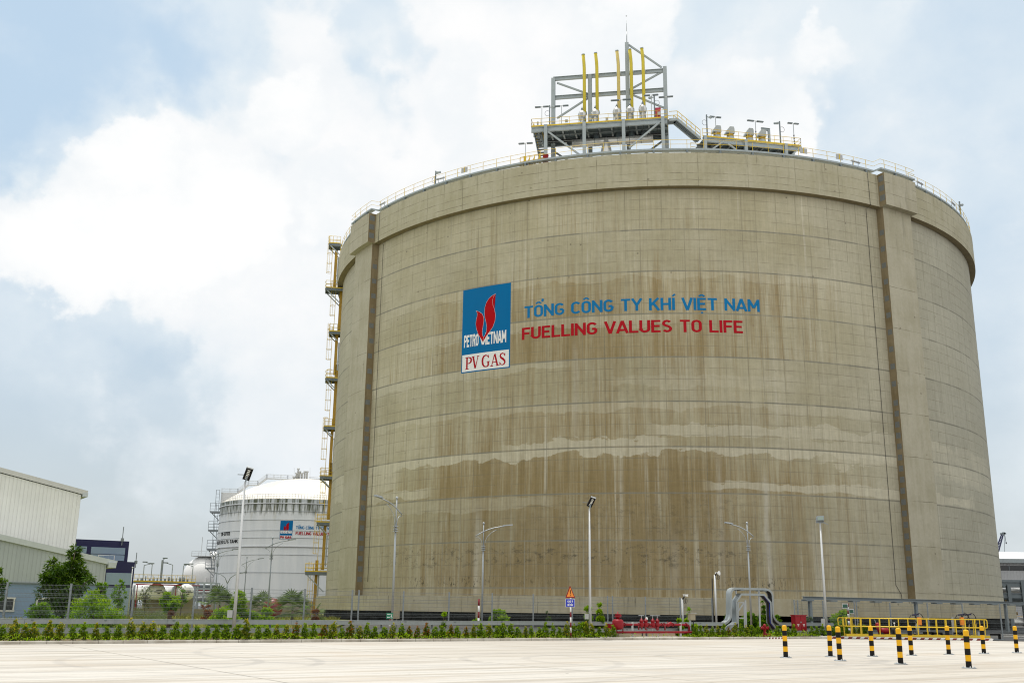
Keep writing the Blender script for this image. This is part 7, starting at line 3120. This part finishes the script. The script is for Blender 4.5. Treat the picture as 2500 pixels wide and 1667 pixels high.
# clipped kerbside shrubs: a few plants of each kind, then copies
rg = random.Random(11)
HX = [1.5, 32, 61, 84, 116, 145, 179, 204, 234, 260, 289, 318, 347, 369, 395, 425, 452, 480, 504, 528, 551, 577, 600, 629, 650, 675, 699, 721, 743, 765, 790, 812, 833, 853, 877, 895, 915, 938, 958, 979, 1000, 1019, 1041, 1062, 1079, 1098, 1117, 1136, 1155, 1174, 1193, 1214, 1228, 1247, 1264, 1282, 1298, 1316, 1331, 1350, 1366, 1383, 1400, 1414, 1432, 1446, 1464, 1481, 1496,
      1699, 1711, 1725, 1739, 1753, 1766, 1780, 1794, 1809, 1824, 1837, 1851, 1897, 1912, 1926, 1939, 1983, 1995, 2010, 2023, 2035, 2047, 2057, 2069, 2086, 2099, 2112]
RED = {853, 790, 1000, 1019, 1041, 1098, 1136, 721, 1780}
YEL = {347, 369, 234, 116, 145, 84, 1282, 1383, 1432, 61, 1155, 1481, 1794, 958, 600, 675, 1193, 812, 1725}
KINDS = (('hedge', 'small clipped plain green shrub standing in the row along the kerb'), ('hedge_r', 'small clipped shrub with red tipped leaves standing in the row along the kerb'), ('hedge_y', 'small clipped shrub with golden tipped leaves standing in the row along the kerb'))
SRC = {}
for kind, lab in KINDS:
    SRC[kind] = []
    for v in range(5):
        h = rg.uniform(.56, .68)
        mb = MB()
        mb.tip = []
        cl = []
        for j in range(6):
            f = j / 5
            rr = (.195 - .135 * f ** 1.6) * rg.uniform(.9, 1.15)
            cl.append((V((rg.uniform(-.035, .035), rg.uniform(-.035, .035), .10 + (h - .16) * f)), rr, rr, .105))
        crown(mb, cl, 760, .075, .046, rg, 0, 1.7 if kind != 'hedge' else 1.3, .45)
        me = mb.mesh('foliage')
        me.materials.append(L[kind])
        st = MB()
        st.tube([(0, 0, 0), (.01, 0, h * .5), (0, .01, h * .85)], .016, 5, r1=.006)
        sm_ = st.mesh('stem')
        sm_.materials.append(M['bark'])
        SRC[kind].append((me, sm_))
for x in HX:
    kind = 'hedge_r' if x in RED else 'hedge_y' if x in YEL else 'hedge'
    if rg.random() < .10 and kind == 'hedge':
        kind = 'hedge_y'
    p = onK(x, 1555, .62 + rg.uniform(-.1, .1))
    p.z = GZ
    me, sm_ = rg.choice(SRC[kind])
    t = thing('hedge_shrub', dict(KINDS)[kind], 'shrub', p, {'hedge': 'plain green shrubs along the kerb', 'hedge_r': 'red tipped shrubs along the kerb', 'hedge_y': 'golden tipped shrubs along the kerb'}[kind])
    t.rotation_euler = (rg.uniform(-.06, .06), rg.uniform(-.06, .06), rg.uniform(0, 6.3))
    k = rg.uniform(.88, 1.12)
    t.scale = (k * rg.uniform(.9, 1.15), k * rg.uniform(.9, 1.15), k * rg.uniform(.92, 1.15))
    for nm, m_ in (('foliage', me), ('stem', sm_)):
        o = bpy.data.objects.new(nm, m_)
        COL.objects.link(o)
        o.parent = t
# low ground cover between the clipped shrubs and behind the trays
mb = MB()
mb.tip = []
for i in range(16000):
    s = rg.uniform(-48, sK(CRN) - .3)
    a0_, a1w = sK(onK(1482, 1556, .3)), sK(onK(1693, 1556, .3))
    if a0_ < s < a1w and rg.random() < .95:
        continue
    d = rg.uniform(.22, 1.5)
    p = K(s, d, GZ)
    hgt = (.22 + .12 * math.sin(s * 2.1) + .06 * math.sin(s * 5.3)) * (1 - abs(d - .7) / 1.2)
    p.z += max(0, rg.random() * hgt)
    leaf(mb, p, rdir(rg, .5), rg.uniform(.08, .17), rg.uniform(.04, .07), rg.random() * .8, rg)
structure(mb, 'ground_cover', L['bright'], 'stuff')
mb = MB()
mb.tip = []
for i in range(9000):
    s = rg.uniform(-50, 34)
    d = rg.uniform(2.2, 9) if s > -4 else rg.uniform(2.2, 5.5)
    q = math.sin(s * .9) + math.sin(s * .37 + 2) + .6 * math.sin(s * 2.3)
    if q < .2:
        continue
    p = K(s, d, GZ)
    p.z += rg.random() * .22 * min(q, 1.4)
    leaf(mb, p, rdir(rg, .5), rg.uniform(.08, .18), rg.uniform(.03, .07), rg.random(), rg)
structure(mb, 'ground_cover', L['mid'], 'stuff')
# grass blades on the lawn
mb = MB()
mb.tip = []
for i in range(16000):
    x = rg.uniform(0, 830)
    Yg = 50 + 110 * rg.random() ** 1.5
    p = at(x, 1500, Y=Yg)
    p.z = GZ + .01
    if V((p.x, p.y, 0)).dot(KN) - KD < 3.5:
        continue
    leaf(mb, p, (rdir(rg) * .5 + V((0, 0, 1))).normalized(), rg.uniform(.10, .26) * (Yg / 60), .05 * (Yg / 60), rg.random(), rg)
m_, g = new_mat("lawn blades")
rp = g.n('ShaderNodeNewGeometry', out=8)
finish(g, g.mix(rp, (.11, .13, .012, 1), (.26, .24, .03, 1)), .7)
structure(mb, 'grass', m_, 'stuff')
MB_HEDGE = None


def shrub(box, Y, lab, kind, n, l, w, nclump, rg, stem=True, cat='shrub', name='shrub', shape='round', trunk=None, droop=0.0, group=None):
    """box: (x0, y0, x1, y1) of the plant in the photograph; it stands at depth Y"""
    x0_, y0_, x1_, y1_ = box
    n, l, w = int(n * 1.35), l * 1.15, w * 1.35
    n = int(n * (1.8 if (x1_ - x0_) * Y < 3600 and not trunk else 1))
    a, b_ = at(x0_, y1_, Y=Y), at(x1_, y0_, Y=Y)
    cx, hw = (a.x + b_.x) / 2, (b_.x - a.x) / 2
    zt_ = b_.z
    z0_ = .03 if a.z < 1.2 and trunk is None else a.z
    t = thing(name, lab, cat, V((cx, Y, .03)), group)
    mb = MB()
    mb.tip = []
    cl = []
    for i in range(nclump):
        f = (i + .5) / nclump
        z = z0_ + (zt_ - z0_) * f
        if shape == 'round':
            sp = math.sqrt(max(0.05, 1 - (2 * f - .85) ** 2 / 1.5))
        elif shape == 'cone':
            sp = 1 - f * .85
        else:
            sp = .55 + .45 * math.sin(f * 3)
        k = 1 + int(2.2 * sp)
        for j in range(k):
            u = (rg.uniform(-1, 1) * sp * .62) * hw
            v_ = (rg.uniform(-1, 1) * sp * .62) * hw
            r = hw * sp * rg.uniform(.36, .55)
            cl.append((V((cx + u, Y + v_, min(z, zt_ - r * .4))), r, r, min(r * .75, (zt_ - z0_) * .28)))
    crown(mb, cl, n, l, w, rg, droop)
    mb.build('crown' if trunk else 'foliage', L[kind], t)
    if stem:
        st = MB()
        if trunk:
            base = V((cx + trunk[2] if len(trunk) > 2 else cx, Y, .03))
            fork = V((cx, Y, z0_ + (zt_ - z0_) * .25))
            st.tube([base, base + (fork - base) * .5 + V((.05, 0, 0)), fork, V((cx, Y, zt_ - (zt_ - z0_) * .15))], trunk[0], 8, r1=trunk[1])
            branches(st, fork, [c[0] for c in cl], trunk[1] * 1.3, rg)
        else:
            branches(st, V((cx, Y, .03)), [c[0] for c in cl[:14]], .03, rg)
        st.build('trunk' if trunk else 'stem', M['bark'], t)
    return t


rg = random.Random(5)
# the dark drooping tree before the annex
t = thing('mango_tree', 'dark green tree with drooping leaf tufts in front of the slate blue annex', 'tree', at(153, 1515, Y=76) * V((1, 1, 0)) if False else V((at(153, 1515, Y=76).x, 76, .03)))
cl = []
for (x, y, r) in ((185, 1338, 8), (178, 1352, 11), (184, 1366, 12), (196, 1375, 8), (128, 1378, 12), (120, 1392, 10), (140, 1388, 12), (175, 1382, 15), (160, 1396, 16), (190, 1398, 15), (205, 1402, 10), (110, 1412, 11), (128, 1410, 14), (150, 1412, 18), (180, 1415, 17), (208, 1412, 12), (220, 1414, 7), (105, 1432, 9), (120, 1438, 12), (98, 1446, 8), (140, 1436, 18), (165, 1438, 20), (190, 1438, 14), (200, 1432, 8), (130, 1458, 15), (160, 1462, 20), (180, 1468, 12), (145, 1480, 15), (168, 1488, 14), (150, 1500, 10)):
    c = at(x, y, Y=76 + rg.uniform(-1.1, 1.1))
    s_ = r * 76 / 2506
    cl.append((c, s_ * 1.15, s_ * 1.15, s_))
mb = MB()
crown(mb, cl, 5200, .44, .115, rg, .75, .9, .2)
mb.build('crown', L['mango'], t)
mb = MB()
b = V((at(152, 1515, Y=76).x, 76, .03))
f = at(157, 1470, Y=76)
mb.tube([b, (b + f) / 2, f, at(172, 1400, Y=76), at(184, 1345, Y=76)], .15, 8, r1=.03)
branches(mb, f, [c[0] for c in cl[4:]], .05, rg)
mb.build('trunk', M['bark'], t)
shrub((-40, 1386, 26, 1462), 66, 'thin leaved tree cut by the left edge of the photo', 'mango', 900, .22, .07, 5, rg, cat='tree', name='garden_tree', trunk=(.08, .03, -.6), droop=.5)
shrub((62, 1474, 152, 1516), 60, 'low feathery light green shrub below the dark tree', 'mid', 2600, .16, .04, 4, rg)
shrub((66, 1470, 90, 1500), 63, 'small upright dark shrub left of the dark tree', 'mango', 500, .14, .05, 4, rg, shape='cone')
shrub((172, 1447, 306, 1516), 61, 'wide feathery bright green shrub right of the dark tree', 'bright', 5200, .17, .042, 6, rg)
shrub((222, 1424, 275, 1480), 74, 'loose yellow green treelet above the wide feathery shrub', 'mid', 1300, .2, .07, 4, rg, cat='tree', name='garden_tree', trunk=(.06, .03))
shrub((262, 1416, 318, 1490), 88, 'sparse small tree in front of the navy office', 'mid', 620, .2, .07, 5, rg, cat='tree', name='garden_tree', trunk=(.06, .025))
shrub((332, 1430, 378, 1482), 118, 'sparse small tree before the first cylindrical tank', 'grey', 420, .2, .07, 5, rg, cat='tree', name='garden_tree', trunk=(.07, .03))
shrub((425, 1428, 462, 1484), 118, 'sparse small tree before the second cylindrical tank', 'mid', 420, .2, .07, 5, rg, cat='tree', name='garden_tree', trunk=(.07, .03))
shrub((386, 1449, 442, 1490), 57, 'round-topped bright tree with a dark trunk between the fence posts', 'bright', 2000, .15, .07, 4, rg, cat='tree', name='garden_tree', trunk=(.12, .04))
shrub((405, 1486, 434, 1530), 56.5, 'dark shrub with rusty top under the round-topped tree', 'red', 700, .12, .05, 3, rg)
shrub((505, 1488, 612, 1520), 58, 'low bright shrub left of the white LED pole', 'bright', 2200, .15, .06, 3, rg)
shrub((552, 1444, 632, 1516), 60, 'tall bright green shrub behind the white LED pole', 'bright', 4200, .17, .06, 6, rg)
shrub((612, 1482, 676, 1520), 61, 'low bright shrub right of the white LED pole', 'bright', 1500, .15, .06, 3, rg)
shrub((486, 1474, 522, 1496), 100, 'small orange leaved shrub near the distant pipe rack', 'red', 500, .2, .08, 3, rg)
shrub((758, 1484, 786, 1512), 72, 'rusty orange leaved shrub at the foot of the access tower', 'red', 800, .14, .06, 3, rg)
shrub((1074, 1488, 1100, 1518), 57, 'small yellow green shrub at the fourth fence post from the tower', 'bright', 420, .12, .06, 3, rg)
shrub((1190, 1489, 1246, 1524), 63, 'bright spreading shrub right of the red and white marker post', 'bright', 1900, .14, .06, 4, rg)
shrub((1150, 1508, 1195, 1530), 62, 'low bright shrub below the red and white marker post', 'bright', 700, .13, .06, 2, rg)
shrub((1325, 1486, 1350, 1518), 68, 'small dark shrub left of the warning sign', 'mango', 420, .13, .06, 4, rg, shape='cone')
shrub((1418, 1476, 1448, 1518), 62, 'bright upright shrub behind the middle LED pole', 'bright', 1000, .14, .06, 4, rg)
shrub((1440, 1468, 1492, 1520), 63, 'tallest bright shrub right of the middle LED pole', 'bright', 1800, .15, .06, 5, rg, shape='cone')
shrub((1662, 1478, 1704, 1526), 67, 'yellow green shrub behind the beige control box', 'bright', 1200, .15, .06, 5, rg, shape='cone')
shrub((1650, 1506, 1668, 1530), 66, 'small yellow green shrub left of the white bullet camera pole', 'bright', 320, .12, .06, 3, rg)
shrub((1758, 1498, 1782, 1522), 73, 'small dark shrub left of the tray loop', 'mango', 480, .14, .06, 3, rg)
shrub((1844, 1464, 1884, 1548), 74, 'tall conical green shrub inside the tray loop', 'mid', 2400, .16, .06, 7, rg, shape='cone')
shrub((1810, 1496, 1858, 1548), 75, 'broad green shrub inside the left half of the tray loop', 'mid', 1800, .16, .06, 4, rg)
shrub((1888, 1498, 1910, 1530), 77, 'thin leaved shrub right of the tray loop', 'mid', 420, .14, .06, 4, rg)
shrub((1966, 1504, 1984, 1526), 80, 'small dark shrub right of the red hose cabinet', 'mango', 320, .14, .06, 3, rg)
shrub((2028, 1491, 2086, 1522), 84, 'dense bright shrub below the dark green notice plates', 'bright', 3000, .18, .07, 4, rg)
# flower beds as long mounds of ground cover on the lawn
for (x0_, x1_, y0_, y1_, Y, kind) in ((302, 412, 1482, 1500, 92, 'grey'), (320, 450, 1496, 1511, 78, 'grey'), (612, 690, 1500, 1520, 66, 'mid'), (20, 120, 1522, 1536, 52, 'mid'), (120, 300, 1520, 1538, 52.5, 'mid'), (520, 800, 1524, 1536, 60, 'bright')):
    mb = MB()
    mb.tip = []
    a, b_ = at(x0_, y1_, Y=Y), at(x1_, y0_, Y=Y)
    for i in range(2600):
        f = rg.random()
        z = .1 + rg.random() ** .7 * max(.25, (b_.z - .1)) * (.65 + .35 * math.sin(f * 11 + Y)) * min(1, 6 * min(f, 1 - f) + .25)
        leaf(mb, V((a.x + (b_.x - a.x) * f, Y + rg.uniform(-1.5, 1.5), z)), rdir(rg, .4), rg.uniform(.1, .22), .05, rg.random() * .8, rg)
    structure(mb, 'ground_cover', L[kind], 'stuff')


def palm(px, py_top, py_base, Y, n, lab, spread):
    b = at(px, py_base, Y=Y)
    b.z = .03
    c = at(px, py_top, Y=Y)
    hub = V((b.x, Y, .03 + (c.z - .03) * .55))
    t = thing('fan_palm', lab, 'palm', b, 'fan palms on the lawn')
    mb = MB()
    mb.tube([b, (b + hub) / 2, hub], .17, 10, r1=.11)
    mb.build('trunk', M['bark'], t)
    mb = MB()
    mb.tip = []
    for i in range(n):
        d = rdir(rg, .35)
        if d.z < -.35:
            d.z = abs(d.z) * .4
        d.normalize()
        L_ = spread * rg.uniform(.5, .7)
        e = hub + d * L_
        s = d.cross(V((0, 0, 1)))
        s = s.normalized() if s.length > .1 else V((1, 0, 0))
        mb.v += [hub - s * .02, hub + s * .02, e]
        mb.f.append((len(mb.v) - 3, len(mb.v) - 2, len(mb.v) - 1))
        mb.sm.append(False)
        mb.tip += [0, 0, .2]
        u = s.cross(d).normalized()
        for k in range(15):
            a = R(-105 + 15 * k)
            q = (d * math.cos(a) + s * math.sin(a) + V((0, 0, -.12 * abs(math.sin(a))))).normalized()
            tipp = e + q * (spread * .55) + V((0, 0, -.10 * spread))
            w = .035 * spread
            m1 = e + q * (spread * .28)
            i0 = len(mb.v)
            mb.v += [e, m1 + u.cross(q) * w, tipp, m1 - u.cross(q) * w]
            mb.f += [(i0, i0 + 1, i0 + 2, i0 + 3)]
            mb.sm.append(False)
            r_ = rg.random()
            mb.tip += [0, r_, r_, r_]
    mb.build('fronds', L['palm'], t)


palm(533, 1446, 1512, 105, 20, 'fan palm left of the tall bright shrub, under the twin arm lamp', 2.0)
palm(640, 1456, 1510, 115, 16, 'dark fan palm right of the tall bright shrub', 1.8)
palm(712, 1462, 1518, 95, 20, 'widest fan palm, just left of the access tower', 2.0)
palm(762, 1474, 1516, 84, 10, 'small fan palm at the foot of the access tower', 1.2)
